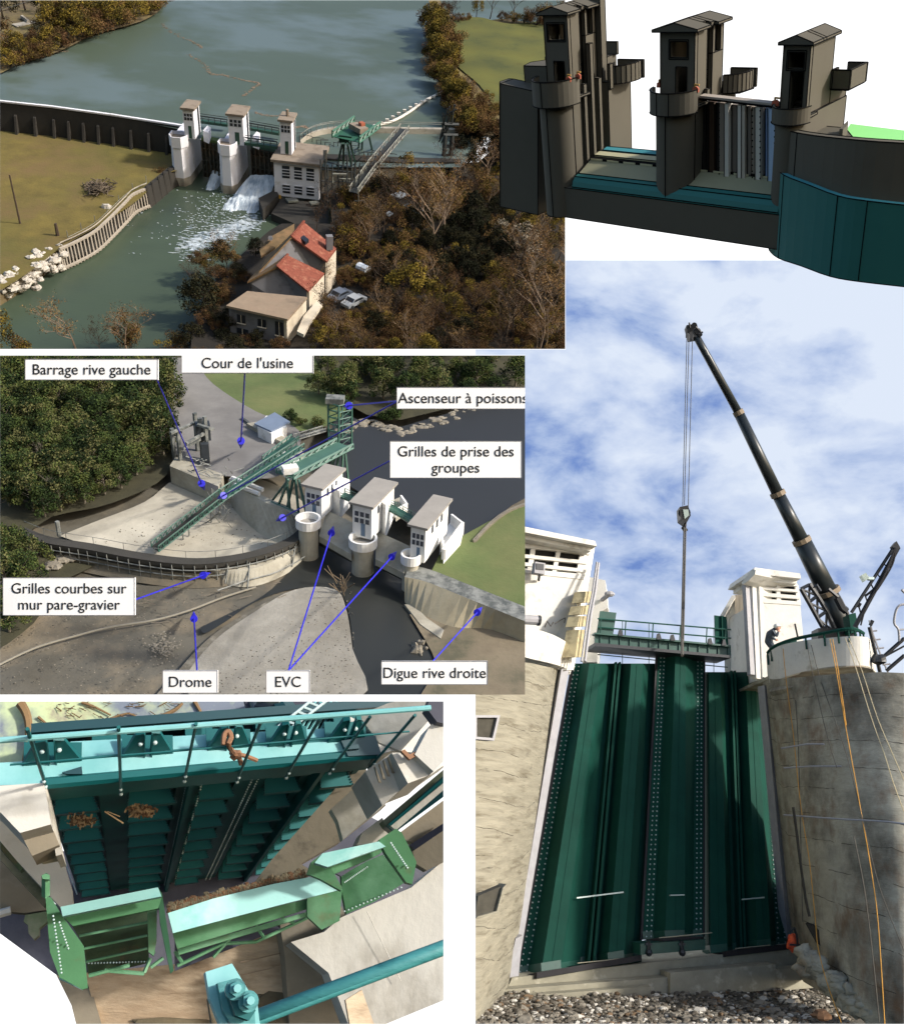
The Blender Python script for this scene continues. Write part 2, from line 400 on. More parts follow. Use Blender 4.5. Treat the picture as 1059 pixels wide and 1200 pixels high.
# gate plane
GL, GR = A.dep(608,1140,35), A.dep(922,1108,38)
a_ = (GR-GL).normalized(); back = V((-a_.y, a_.x, 0)).normalized()
if back.y < 0: back = -back
w_ = V((0,0,1))*math.cos(R(13))+back*math.sin(R(13))
gn = a_.cross(w_).normalized()
if gn.y > 0: gn = -gn
G = Face(A, GL, gn)
def leaf(name, label, prof, yb0, yb1, yt, bolt_strips, ribs, capw):
    """a folded sheet leaf: profile of (bottom x, top x, depth)"""
    base = G.pt(prof[0][0], yb0); th = A.thing(name, label, 'sluice gate', base, 'green gate leaves stood between the piers')
    xb0, xb1 = prof[0][0], prof[-1][0]
    yb = lambda x: yb0+(yb1-yb0)*(x-xb0)/(xb1-xb0)
    mb = MB(m_gate); B = [G.pt(p[0], yb(p[0]), p[2]) for p in prof]; T = [G.pt(p[1], yt, p[2]) for p in prof]
    mb.loft([B, T], closed=False)
    mb.loft([[q-gn*.12 for q in B], [q-gn*.12 for q in T]], closed=False)
    for i in range(len(B)-1): mb.face([T[i], T[i+1], T[i+1]-gn*.12, T[i]-gn*.12])
    A.part('folded_sheet', mb, th)
    # cap plates at top
    cp = MB(m_gate); back_ = -.05
    pr = [G.pt(p[1], yt, p[2]) for p in prof]; cp.slab([G.pt(prof[0][1], yt, back_)]+pr+[G.pt(prof[-1][1], yt, back_)], w_*.06)
    A.part('top_plate', cp, th)
    # foot flange
    ft = MB(m_rail); H = V(w_)*.06
    up_ = [q+w_*.28+gn*.03 for q in B]; ft.loft([[b+gn*.03 for b in B], up_, [q-gn*.02 for q in up_]], closed=False)
    A.part('foot_flange', ft, th)
    dm_ = max(p[2] for p in prof)+.2; bp = MB(m_gate); lo = -w_*.03
    bp.slab([B[0]+lo-gn*.1, B[0]+lo+a_*.12+gn*.3, B[0]+a_*.45+gn*dm_+lo, B[-1]-a_*.45+gn*(dm_-.05)+lo, B[-1]+lo-a_*.12+gn*.3, B[-1]+lo-gn*.1], V((0,0,-.2)), side=m_rubber); A.part('base_plate', bp, th)
    du = MB(m_sill); k0 = len(prof)//2-1; c_ = lerp(B[k0], B[k0+1], .5); wd_ = abs((B[k0+1]-B[k0]).dot(a_))
    du.slab([c_-a_*wd_*1.2+gn*(dm_-.12), c_-a_*wd_*.6+gn*.45, c_+a_*wd_*.5+gn*.4, c_+a_*wd_*1.5+gn*(dm_-.12)], V((0,0,.03))); A.part('silt', du, th, 'pale silt lying on the foot plate')
    for (k, u0, u1, nrow) in bolt_strips:
        bm_ = MB(m_bolt)
        for row in range(nrow):
            u = (u0+(u1-u0)*row/max(1, nrow-1))
            pb = lerp(B[k], B[k+1], u); pt = lerp(T[k], T[k+1], u); N = 62
            for i in range(N):
                c = lerp(pb, pt, (i+.5)/N); r = .034
                bm_.ball(c+gn*.02, (r,r,r), None, 0, 0, 6, 4)
        A.part('bolt_row', bm_, th, kind='stuff')
    rb = MB(m_gate)
    for (k, u, wd_, hh) in ribs:
        pb = lerp(B[k], B[k+1], u); pt = lerp(T[k], T[k+1], u); rb.pbox(pb-a_*wd_/2, a_*wd_, pt-pb, gn*hh)
    A.part('rib', rb, th)
    # seam lines and lift marks
    sm_ = MB(m_gate)
    for (k, u) in capw: 
        pb = lerp(B[k], B[k+1], u); pt = lerp(T[k], T[k+1], u); sm_.pbox(pb-a_*.012+gn*.004, a_*.024, pt-pb, gn*.012)
    A.part('weld_seam', sm_, th)
    return th, B, T
d = .85
thL, BL, TL = leaf('gate_leaf', 'left wide dark green folded gate leaf beside the left pier',
    [(605,671,0),(619,680,0),(634,690,d),(657,704,d),(680,714,.1),(699,728,.1),(712,739,d),(731,753,d),(742,761,.05),(751,771,.05)], 1143, 1120, 779,
    [(0,.25,.8,2)], [(4,.3,.1,.35),(4,.62,.1,.35)], [(2,.5),(6,.5)])
thR, BR, TR = leaf('gate_leaf', 'right wide dark green folded steel gate leaf beside the right rounded pier',
    [(824,824,.05),(832,830,d),(852,844,d),(858,848,.1),(873,861,.1),(887,873,d),(903,884,d),(909,889,0),(922,899,0)], 1118, 1107, 789,
    [(7,.2,.8,2)], [(3,.35,.1,.35),(3,.65,.1,.35)], [(1,.5),(5,.5)])
G.p0 = G.p0+gn*.5
thM, BM_, TM = leaf('gate_leaf', 'narrow middle green gate leaf on the crane sling, taller than its neighbours',
    [(753,771,0),(765,780,0),(779,791,.6),(802,803,.6),(812,814,0),(823,824,0)], 1101, 1098, 769,
    [(0,.3,.75,2),(4,.3,.75,2)], [], [(2,.5)])
G.p0 = G.p0-gn*.5
for th_, k, B, T, off, (u0, u1), h in ((thL, 4, BL, TL, .75, (-1.1, 1.9), .19), (thR, 3, BR, TR, .75, (.1, 1.9), .15)):
    mb = MB(m_bolt); p = lerp(lerp(B[k], T[k], h), lerp(B[k+1], T[k+1], h), 0); q = lerp(B[k+1], T[k+1], h); dd = q-p
    mb.pbox(p+dd*u0+gn*off, dd*(u1-u0), w_*.05, gn*.03); A.part('tie_bar', mb, th_)
mb = MB(m_bolt); c = lerp(lerp(BM_[2], TM[2], .13), lerp(BM_[3], TM[3], .13), .15); e_ = (BM_[3]-BM_[2])*.7
mb.pbox(c+gn*.05, e_, w_*.04, gn*.04); mb.pbox(c, a_*.04, w_*.04, gn*.08); mb.pbox(c+e_, a_*.04, w_*.04, gn*.08); A.part('handle', mb, thM)
mb = MB(m_rubber)
mb.pbox(lerp(BL[0],BL[1],-.12)+gn*.02, a_*.12, TL[0]-BL[0], -gn*.15); A.part('rubber_seal', mb, thL)
mb = MB(m_rubber); mb.pbox(BR[-1]+gn*.02, a_*.1, TR[-1]-BR[-1], -gn*.15); A.part('rubber_seal', mb, thR)
for k, s_ in ((0,-1), (5,1)):
    mb = MB(m_rubber); mb.pbox(BM_[k]-gn*.02, a_*.1*s_, TM[k]-BM_[k], -gn*.1); A.part('rubber_seal', mb, thM)
# reddish frame seen through the slit and pale wall beyond
m_slit = mat('brown_guide_steel', C(92,72,62), .25, 2, .8)
mb = MB(m_slit); G.slab(mb, [(748,1080),(758,1080),(772,868),(764,868)], -1.2, .15)
A.one('guide_post', mb, 'brown steel guide seen in the slit between left and middle gate leaves', 'guide rail')

# sill: two concrete steps along the gate foot
mb = MB(m_sill)
def step(mb, p_top, p_bot, off0, off1):
    pass
s0, s1 = A.dep(560,1168,33), A.dep(960,1128,36)
ez = V((0,0,1)); fr = -back
def pz(px, py, off): return Face(A, GL+fr*off, fr).pt(px, py)
# upper block
U = [pz(585,1158,.9), pz(930,1118,.9), pz(930,1136,.9), pz(560,1180,.9)]
mb.slab([pz(600,1146,.9), pz(952,1107,.9), pz(958,1137,.9), pz(588,1172,.9)], back*3)
mb.slab([pz(560,1162,1.5), pz(958,1132,1.5), pz(972,1156,1.5), pz(560,1192,1.5)], back*2.5)
mb.slab([pz(572,1170,1.95), pz(762,1156,1.95), pz(762,1182,1.95), pz(560,1196,1.95)], back*1.5)
mb.slab([pz(785,1140,1.7), pz(908,1130,1.7), pz(908,1160,1.7), pz(785,1170,1.7)], back*1)
A.one('concrete_sill', mb, 'stepped pale concrete sill below the foot of the gates', 'sill')
mb = MB(m_rail); mb.slab([pz(750,1106,1.3), pz(826,1101,1.3), pz(826,1113,1.3), pz(750,1119,1.3)], back*.7)
A.one('seat_beam', mb, 'green seating beam under the middle gate leaf', 'beam')
for i, x in enumerate((760, 799)):
    mb = MB(m_dark); p = pz(x, 1118, 1.35); mb.tube(p, p+ez*.45, .07, 6); mb.ball(p+ez*.05, .14, None, 0, 0, 6, 4); mb.pbox(p+V((-.12,-.05,.3)), (.24,0,0), (0,.2,0), (0,0,.08))
    A.one('adjusting_bolt', mb, ('left' if i == 0 else 'right')+' dark adjusting bolt under the middle gate leaf', 'bolt', group='adjusting bolts')

# left pier
rows = 24
def pier(name, label, cols, mtl, thick=None, nrow=24, bulge=None):
    mb = MB(mtl); rings = []
    for i in range(nrow+1):
        t = i/nrow; ring = []
        for c in cols:
            (xb, yb_), (xt, yt_), tb, tt = c
            p = lerp(A.dep(xb, yb_, tb), A.dep(xt, yt_, tt), t)
            if bulge: p = p+bulge*mnoise.noise(p*.35)*.25
            ring.append(p)
        rings.append(ring)
    mb.loft(rings, closed=False, caps=False); return mb
def seams(cols, rows_, seed, bulge=V((0,1,0))):
    """dark open joints between the lifts of concrete, following the face of a pier"""
    mb = MB(m_gap); r_ = random.Random(seed)
    for row in rows_:
        base_ = []
        for c in cols:
            (xb, yb_), (xt, yt_), tb, tt = c; t = row+r_.uniform(-.004,.004); p = lerp(A.dep(xb, yb_, tb), A.dep(xt, yt_, tt), t); base_.append(p+bulge*mnoise.noise(p*.35)*.25)
        L = []
        for a_s, b_s in zip(base_[:-1], base_[1:]):
            for k in range(10): L.append(lerp(a_s, b_s, k/10)+V((0,-.005,r_.gauss(0,.012))))
        k = 0
        while k < len(L)-3:
            n_s = r_.randint(3,12); seg = L[k:k+n_s]
            if len(seg) > 2 and r_.random() < .8: mb.path(seg, [r_.uniform(.003,.012) for _ in seg], 4)
            k += n_s-1+r_.randint(0,2)
    return mb
cols = [((500,1215),(560,770),26,33), ((556,1210),(600,775),28,33.6), ((575,1205),(622,777),31,34.6), ((588,1190),(640,781),33,36), ((596,1170),(655,783),34.4,38)]
mb = pier('x', '', cols, m_conc, bulge=V((0,1,0)))
th = A.thing('concrete_pier', 'left weathered concrete pier with two square recesses', 'pier', A.dep(575,1205,31))
mb.loft([[c for c in [lerp(A.dep(*cols[-1][0], cols[-1][2]), A.dep(*cols[-1][1], cols[-1][3]), t), lerp(A.dep(600,1165,37), A.dep(664,781,40), t)]] for t in (0,1)], closed=False, caps=False)
A.part('shaft', mb, th, smooth=True)
A.part('joint_lines', seams(cols, [.08,.17,.25,.34,.43,.5,.58,.66,.72,.8,.88,.94], 3), th, kind='stuff')
E = Face(A, A.dep(640,950,35.3), level(A, (-.35,-1,0)))
mb = MB(m_strip); mb.slab([A.dep(597,1150,34.6), A.dep(605,1146,34.9), A.dep(668,776,38), A.dep(659,776,37.8)], back*.5)
A.part('edge_strip', mb, th)
mb = MB(m_strip); mb.slab([A.dep(591,1160,34), A.dep(607,1150,34.3), A.dep(612,1096,34.6), A.dep(604,1100,34.2)], back*.5); A.part('edge_strip', mb, th, 'chipped foot of the edge strip')
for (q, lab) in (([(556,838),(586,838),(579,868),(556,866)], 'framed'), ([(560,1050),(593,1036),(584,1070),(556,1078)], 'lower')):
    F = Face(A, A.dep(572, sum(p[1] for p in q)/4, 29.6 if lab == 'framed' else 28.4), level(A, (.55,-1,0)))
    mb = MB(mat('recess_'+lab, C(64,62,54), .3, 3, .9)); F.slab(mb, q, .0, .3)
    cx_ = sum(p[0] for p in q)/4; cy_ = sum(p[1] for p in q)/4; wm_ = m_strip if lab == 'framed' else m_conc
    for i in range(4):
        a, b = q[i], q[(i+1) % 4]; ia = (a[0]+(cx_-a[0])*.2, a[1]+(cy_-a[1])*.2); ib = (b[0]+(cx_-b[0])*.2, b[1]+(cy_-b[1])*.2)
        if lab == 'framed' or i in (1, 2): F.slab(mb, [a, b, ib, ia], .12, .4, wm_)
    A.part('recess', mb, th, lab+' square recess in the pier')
# left balcony parapet
mb = MB(m_white); top = smoothline([A.dep(590,729,35), A.dep(618,735,35.5), A.dep(648,744,36.5), A.dep(671,757,38.4)], 4); bot = smoothline([A.dep(590,762,35), A.dep(618,771,35.5), A.dep(648,778,36.5), A.dep(668,785,38.4)], 4)
mb.loft([bot, top, [p+V((.1,.6,0)) for p in top], [p+V((.1,.6,0)) for p in bot]], closed=False, caps=False)
mb.loft([[p+V((.1,.6,0)) for p in bot], bot], closed=False, caps=False)
mb.slab([bot[0], bot[-1], bot[-1]+V((0,6,0)), bot[0]+V((0,6,0))], (0,0,-.1))
A.part('parapet', mb, th, 'white curved balcony parapet')
# left tower
F = Face(A, A.dep(650,700,39.5), level(A, (.25,-1,0)))
S = Face(A, A.dep(683,700,39.5), level(A, (1,-.55,0)))
def louv_tower(th, F, face, louv, cornice, bands, cols_, side=None):
    mb = MB(m_white); F.slab(mb, face, 0, 4); A.part('wall', mb, th)
    mb = MB(m_louv); F.slab(mb, louv, -.22, .2); A.part('louvre_gap', mb, th)
    mb = MB(m_white)
    for b in bands: F.slab(mb, b, .04, .18)
    for b in cols_: F.slab(mb, b, -.02, .14)
    A.part('louvre', mb, th)
    mb = MB(m_white)
    for poly, off, t_ in cornice: F.slab(mb, poly, off, t_)
    A.part('roof', mb, th)
thT = A.thing('gate_tower', 'white gate tower with three louvre rows, cut by the left edge of the crane scene', 'tower', F.pt(650,785))
louv_tower(thT, F, [(580,664),(685,677),(668,790),(580,790)], [(580,628),(684,646),(684,676),(580,662)],
    [([(580,610),(697,634),(699,640),(580,617)], 1.0, 5), ([(580,616),(695,640),(692,646),(580,625)], .6, 4.5)],
    [[(580,625),(692,644),(691,650),(580,638)], [(580,646),(688,657),(687,661),(580,650)], [(580,655),(687,667),(686,671),(580,659)], [(580,663),(686,673),(684,679),(580,668)]],
    [[(623,638),(628,639),(624,667),(618,666)], [(652,645),(657,646),(652,670),(647,669)], [(679,651),(691,653),(686,675),(675,673)]])
mb = MB(m_white); S.slab(mb, [(686,640),(697,640),(672,785),(664,785)], -.3, 3); A.part('side_wall', mb, thT)
mb = MB(m_beige)
for q in ([(686,693),(694,693),(692,706),(683,706)], [(682,710),(692,709),(689,720),(679,720)], [(679,722),(689,722),(687,734),(676,734)], [(677,738),(686,738),(684,770),(672,770)]): S.slab(mb, q, .25, .5)
A.part('panel', mb, thT, 'beige boards stacked down the tower side')
mb = MB(m_strip); mb.path([S.pt(701,660,.6), S.pt(697,694,.6), S.pt(692,720,.6), S.pt(685,775,.6)], .07, 6); mb.path([S.pt(699,659,.6), S.pt(694,694,.6), S.pt(688,725,.6), S.pt(681,775,.6)], .05, 6); A.part('pipe', mb, thT)
mb = MB(m_white); S2 = Face(A, A.dep(700,730,44), level(A, (-.2,-1,0)))
S2.slab(mb, [(690,676),(709,680),(712,712),(705,716),(699,776),(682,776)], 0, 2); A.part('rear_wall', mb, thT)
mb = MB(m_strip); mb.tube(S2.pt(705,703,.1), S2.pt(713,697,.6), .1, 6); mb.ball(S2.pt(714,696,.7), (.25,.2,.14), None, 0, 0, 8, 5); A.one('wall_lamp', mb, 'small grey bracket lamp on the rear edge of the left tower', 'lamp')
# floodlight
th = A.thing('floodlight', 'grey floodlight fixed below the louvres of the left tower', 'lamp', F.pt(633,672,.4))
mb = MB(m_strip); F.slab(mb, [(627,658),(639,660),(638,673),(626,671)], .75, .35); A.part('housing', mb, th)
mb = MB(m_dark); F.slab(mb, [(628,660),(637,661),(637,668),(628,667)], .78, .05); A.part('lens', mb, th)
mb = MB(m_dark); mb.tube(F.pt(632,672,.6), F.pt(631,680,.1), .06, 5); A.part('bracket', mb, th)
th = A.thing('tube_lamp', 'grey cylinder lamp lying on the left balcony parapet', 'lamp', F.pt(622,728,1.5))
mb = MB(m_strip); mb.tube(F.pt(612,726,1.6), F.pt(630,727,1.6), .19, 10); A.part('housing', mb, th)
mb = MB(m_dark); mb.tube(F.pt(629.5,727,1.6), F.pt(632.5,727.5,1.6), .21, 10); A.part('end_cap', mb, th)
mb = MB(m_rope3); p = F.pt(661,730,.5); mb.path([p, F.pt(662,724,.5), F.pt(656,727,.6), F.pt(650,731,.8)], .02, 4); mb.path([F.pt(638,735,1.2), F.pt(641,728,1.2), F.pt(645,734,1.2), F.pt(648,729,1.2)], .03, 4); A.one('cable', mb, 'loose dark cable on the left tower wall above the parapet', 'cable')

# footbridge
BF = Face(A, A.dep(775,750,42), level(A, (.12,-1,0)))
th = A.thing('footbridge', 'dark green steel footbridge with railings between the two gate towers', 'bridge', BF.pt(775,765))
mb = MB(m_rail); BF.slab(mb, [(697,742),(856,757),(856,769),(697,755)], 0, .15); BF.slab(mb, [(697,741),(856,756),(856,758),(697,743)], .25, .5); BF.slab(mb, [(697,753),(856,768),(856,771),(697,757)], .3, 1.6, m_dark)
A.part('girder', mb, th)
for i in range(14):
    mb = MB(m_rail); x = 703+i*11.5; y = 742+(x-697)*.095; BF.rect(mb, x, y, x+1.2, y+13, .06, .05); A.part('stiffener', mb, th)
for x in (727, 772, 788, 832, 848): mb = MB(m_dark); y = 740+(x-697)*.095; BF.slab(mb, [(x-2.5,y+2),(x-1,y-5),(x+1,y-5),(x+3,y+2)], .3, .2, m_dark); A.part('roller', mb, th)
mb = MB(m_rail)
for (ya, yb2) in ((725,738), (735,748)): mb.tube(BF.pt(700,ya,.2), BF.pt(856,yb2,.2), .035, 6)
for (ya, yb2) in ((767,782),(725,738)): mb.tube(BF.pt(700,ya,-1.2), BF.pt(852,yb2,-1.2), .025, 6)
for x in (704,733,765,797,828,850): y = 725+(x-700)*.083; mb.tube(BF.pt(x,y,.2), BF.pt(x-1,y+18,.2), .03, 5)
for x in (729,760,836): y = 725+(x-700)*.09; mb.tube(BF.pt(x,y,-1.2), BF.pt(x,y+55,-1.2), .018, 5)
A.part('railing', mb, th)
mb = MB(m_rail); BF.slab(mb, [(703,716),(722,718),(718,744),(699,742)], .1, .08); A.part('end_panel', mb, th)
mb = MB(m_gate); BF.slab(mb, [(837,721),(851,723),(853,757),(838,756)], .1, .08); mb.pbox(BF.pt(844,722,.1), BF.pt(845,722,.1)-BF.pt(844,722,.1), BF.pt(845,756,.1)-BF.pt(844,722,.1), BF.n*.1); A.part('end_panel', mb, th)

# right tower
F = Face(A, A.dep(920,740,42), level(A, (.05,-1,0))); S = Face(A, A.dep(888,740,42), level(A, (-1,-.6,0)))
thR_ = A.thing('gate_tower', 'white louvred gate tower behind the curved balcony and the worker', 'tower', F.pt(905,795))
louv_tower(thR_, F, [(890,703),(937,707),(945,795),(893,795)], [(888,680),(934,684),(937,708),(889,704)],
    [([(884,665),(937,672),(938,678),(881,672)], .7, 3.2), ([(884,672),(934,678),(933,684),(884,680)], .35, 2.8)],
    [[(885,679),(934,684),(934,687),(885,683)], [(886,687),(935,691),(935,694),(886,690)], [(887,694),(937,698),(937,702),(887,698)], [(888,701),(938,705),(938,709),(888,706)]],
    [[(888,681),(893,681),(894,704),(888,703)], [(909,684),(913,684),(915,706),(910,706)], [(931,686),(935,686),(938,708),(934,708)]])
mb = MB(m_white); S.slab(mb, [(880,684),(889,681),(893,795),(885,795)], 0, 1.5); S.slab(mb, [(877,681),(881,683),(886,795),(879,795)], .3, .8)
S.slab(mb, [(870,685),(876,681),(884,673),(885,668),(881,667),(868,683)], .9, 2.6); A.part('side_wall', mb, thR_)
mb = MB(m_strip); S.slab(mb, [(869,686),(873,683),(879,790),(875,792)], .6, .3); A.part('pipe', mb, thR_, 'grey strip down the tower edge')
F2 = Face(A, A.dep(860,740,46), level(A, (-.3,-1,0)))
th = A.thing('wall_block', 'lower white wall block with weathered boards left of the right tower', 'wall', F2.pt(860,795))
mb = MB(m_white); F2.slab(mb, [(847,718),(860,699),(864,699),(874,795),(849,795)], 0, 2.5); A.part('wall', mb, th)
mb = MB(m_strip); F2.slab(mb, [(860,697),(870,697),(875,790),(864,790)], .25, .3, mat('weathered_board', C(150,142,128), .25, 2, .9, st=(4,4,.5))); A.part('board', mb, th)
mb = MB(m_white); F2.slab(mb, [(843,722),(857,698),(861,697),(861,700),(848,722)], .5, 3); A.part('roof_edge', mb, th)

# right pier and balcony
cols = [((930,1130),(893,793),38.5,40), ((940,1150),(905,796),36,38.5), ((965,1165),(930,794),33,36.5), ((1003,1190),(975,790),30,34.5), ((1058,1215),(1030,788),28,33.5), ((1120,1260),(1085,790),27,33)]
mb = pier('x', '', cols, m_concR, bulge=V((0,1,0)), nrow=40)
th = A.thing('concrete_pier', 'right rounded concrete pier with ropes hanging down its stained face', 'pier', A.dep(960,1170,33))
A.part('shaft', mb, th, smooth=True)
A.part('joint_lines', seams(cols, [.1,.2,.29,.38,.47,.55,.63,.7,.78,.86,.93], 4), th, kind='stuff')
mb = MB(m_strip); mb.slab([A.dep(924,1112,38), A.dep(929,1112,38.2), A.dep(899,803,39.7), A.dep(895,803,39.5)], back*.5); A.part('edge_strip', mb, th)
mb = MB(m_concR)
pts = [((905,811),38.7),((930,806),36.9),((958,800),35.6),((985,797),34.6),((1012,796),34),((1026,794),34)]
mb.path([A.dep(*p, t-.15) for p, t in pts], .16, 6)
A.part('ledge', mb, th)
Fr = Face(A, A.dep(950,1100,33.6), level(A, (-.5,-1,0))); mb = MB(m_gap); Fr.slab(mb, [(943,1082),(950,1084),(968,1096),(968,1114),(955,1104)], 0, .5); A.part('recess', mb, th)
# ragged concrete footing
mb = MB(m_concR); rnd = random.Random(2)
for k in range(150):
    x = 940+k*.62; y = 1118+k*.5; p = A.dep(x, y+rnd.uniform(-6,16), 32.4-k*.02); r = rnd.uniform(.1,.34); mb.ball(p, (r, r, r*rnd.uniform(.5,1)), None, k, .4, 7, 5)
A.part('footing', mb, th, 'broken concrete at the foot of the pier', smooth=True)
# balcony
def arc(pxs): return smoothline([A.dep(x, y, t) for x, y, t in pxs], 5)
top = arc([(899,765,39),(915,756,38),(945,750,37),(975,747,36),(1000,745.5,35.6),(1015,747,35.8),(1023,752,37)])
bot = arc([(901,800,39),(915,795,38),(945,786,37),(975,781,36),(1000,780,35.6),(1017,781,35.8),(1026,788,37)])
mb = MB(m_white); inn = [p+V((.1,.5,0)) for p in top]
mb.loft([bot, top, inn, [p+V((.1,.5,0)) for p in bot], bot], closed=False, caps=False)
thB = A.thing('balcony', 'white curved concrete balcony round the head of the right pier', 'balcony', bot[0])
A.part('parapet', mb, thB, smooth=False)
mb = MB(m_concR); fl = [p for p in bot]+[V((bot[-1].x, bot[-1].y+5, bot[-1].z)), V((bot[0].x, bot[0].y+5, bot[0].z))]
zf = sum(p.z for p in bot)/len(bot); mb.prism([(p.x, p.y) for p in fl], zf+.0, zf+.12); A.part('floor', mb, thB)
mb = MB(m_gate); rl = arc([(899,765,39),(908,757,38.5),(930,749,37.6),(965,742,36.3),(990,737.5,35.8),(1003,738,35.9),(1011,742,37)]); mb.path(rl, .07, 6)
for i in range(0, len(rl), 3): mb.tube(rl[i], rl[i]-V((0,0,.5)), .04, 5)
A.part('railing', mb, thB)
mb = MB(m_gate); Fb = Face(A, A.dep(925,750,40), level(A, (0,-1,0))); Fb.slab(mb, [(908,757),(933,750),(934,759),(912,763)], 0, .5); A.one('green_box', mb, 'green sheet metal box behind the balcony railing beside the worker', 'box')
# thin rods
mb = MB(m_dark); mb.tube(A.dep(931,731,39), A.dep(935,750,39), .04, 5); A.one('rod', mb, 'thin dark upright rod on the balcony right of the worker', 'rod')
# worker
def worker():
    th = A.thing('person', 'worker in a white helmet and grey overalls leaning over the balcony railing', 'person', A.dep(904,770,39.6))
    b = A.dep(903,768,39.6); s_ = A.depth(b)/FPX   # metres per pixel
    P3 = lambda x, y, dz=0: A.dep(x, y, 39.6+dz)
    J = {'pel': P3(900,752), 'ch': P3(902.5,742,-.12), 'nk': P3(906,738,-.2), 'hd': P3(909.5,735.3,-.28),
         'shL': P3(901.5,740,.1), 'elL': P3(904,747,-.25), 'haL': P3(909,750,-.35), 'shR': P3(905.5,740.5,-.35), 'elR': P3(910,746,-.5), 'haR': P3(911.5,739.5,-.45),
         'hipL': P3(899,753,.12), 'knL': P3(903.5,760,-.15), 'ftL': P3(900,770,0), 'hipR': P3(901.5,753,-.12), 'knR': P3(907.5,760,-.35), 'ftR': P3(905,770,-.2)}
    rad = dict(pel=.17, ch=.2, nk=.08, hd=.08, shL=.1, elL=.065, haL=.045, shR=.1, elR=.065, haR=.045, hipL=.12, knL=.085, ftL=.06, hipR=.12, knR=.085, ftR=.06)
    E_ = [('pel','ch'),('ch','nk'),('nk','hd'),('ch','shL'),('shL','elL'),('elL','haL'),('ch','shR'),('shR','elR'),('elR','haR'),('pel','hipL'),('hipL','knL'),('knL','ftL'),('pel','hipR'),('hipR','knR'),('knR','ftR')]
    ks = list(J); base = V(th['_b'])
    me = bpy.data.meshes.new('body'); me.from_pydata([tuple(J[k]-base) for k in ks], [(ks.index(a), ks.index(c)) for a, c in E_], [])
    o = bpy.data.objects.new('body', me); scene.collection.objects.link(o); o.parent = th; A.objs.append(o)
    md = o.modifiers.new('skin', 'SKIN'); 
    for i, k in enumerate(ks): me.skin_vertices[0].data[i].radius = (rad[k], rad[k])
    me.skin_vertices[0].data[0].use_root = True
    o.modifiers.new('sub', 'SUBSURF').levels = 1; o.modifiers['sub'].render_levels = 1
    dg = bpy.context.evaluated_depsgraph_get(); nm = bpy.data.meshes.new_from_object(o.evaluated_get(dg)); o.modifiers.clear(); o.data = nm
    nm.materials.clear(); nm.materials.append(mat('overalls', C(72,80,88), .2, 6, .9))
    sk = mat('skin', C(190,140,115), .05, 3, .6)
    mb = MB(sk); hd = J['hd']; mb.ball(hd+V((.03,-.03,-.02)), (.1,.11,.13), sk, 0, 0, 10, 8); mb.ball(hd+V((.12,-.08,-.04)), (.03,.03,.03), sk, 0,0,6,4); A.part('head', mb, th, smooth=True)
    mb = MB(mat('helmet', C(228,226,214), .04, 3, .4)); mb.ball(hd+V((.01,0,.05)), (.14,.15,.12), None, 0, 0, 12, 8); mb.ball(hd+V((.07,-.04,.03)), (.17,.14,.025), None, 0,0,12,4); A.part('helmet', mb, th, smooth=True)
    for h in ('haL','haR'):
        mb = MB(sk); p = J[h]; mb.ball(p, (.05,.035,.05), None, 0,0,8,6)
        for q in range(5): mb.tube(p, p+V((.05+.01*q, -.02+.012*q, .05-.02*q)), .011, 5)
        A.part('hand', mb, th, smooth=True)
worker()
# mobile crane
th = A.thing('mobile_crane', 'long dark telescopic crane boom rising behind the balcony', 'crane', A.dep(985,750,52))
ax = [((991,748),52,13),((969,694),52,12),((939,634),52,8.6),((911,579),52,7),((865,484),52,5),((812,388),52,3.6)]
for i in range(5):
    (p, t, w0), (q, t2, w1) = ax[i], ax[i+1]; a, b = A.dep(*p, t), A.dep(*q, t2); s_ = 52/FPX
    mb = MB(m_boom); mb.path([a, b], [w0*s_*.98, w0*s_*.86], 12); A.part('boom_section', mb, th, smooth=True)
    if i:
        c = MB(mat('collar_tan', C(120,104,82), .2, 3, .6) if i == 1 else bpy.data.materials['collar_tan']); dd = (b-a).normalized(); c.tube(a-dd*.12, a+dd*.14, ax[i][2]*s_*1.28, 12); A.part('boom_collar', c, th)
s_ = 52/FPX
mb = MB(m_hook); hp = A.dep(812,388,52)
for (x, y, r) in ((808,384,4),(813,381,3.2),(817,388,3.6),(806,388,2.5),(820,392,2.6)): mb.tube(A.dep(x,y,51.7), A.dep(x,y,52.3), r*s_, 12)
mb.slab([A.dep(804,381,51.8), A.dep(816,379,51.8), A.dep(820,394,51.8), A.dep(808,396,51.8)], V((0,.5,0)))
for (x0, y0, x1, y1) in ((808,384,807,378),(815,383,821,389),(804,386,804,396),(818,392,823,389)): mb.tube(A.dep(x0,y0,51.7), A.dep(x1,y1,51.7), .05, 5)
A.part('boom_head', mb, th)
mb = MB(m_wire)
for (xt, xb, yb2) in ((804.5,799.5,593),(807,801.5,592),(811,806,593)): mb.tube(A.dep(xt,392,51.8), A.dep(xb,yb2,51.8), .022, 4)
A.part('hoist_rope', mb, th)
blk = MB(m_hook)
blk.tube(A.dep(801.5,601,51.5), A.dep(801.5,601,52.1), 7*s_, 16); blk.slab([A.dep(796,594,51.45), A.dep(806,592,51.45), A.dep(809,604,51.45), A.dep(804,613,51.45), A.dep(797,608,51.45)], V((0,.75,0)))
hb = A.part('hook_block', blk, th)
mb = MB(m_bolt); mb.slab([A.dep(800,597,51.4), A.dep(806,597,51.4), A.dep(807,604,51.4), A.dep(802,608,51.4)], V((0,.04,0))); A.part('cheek_plate', mb, hb)
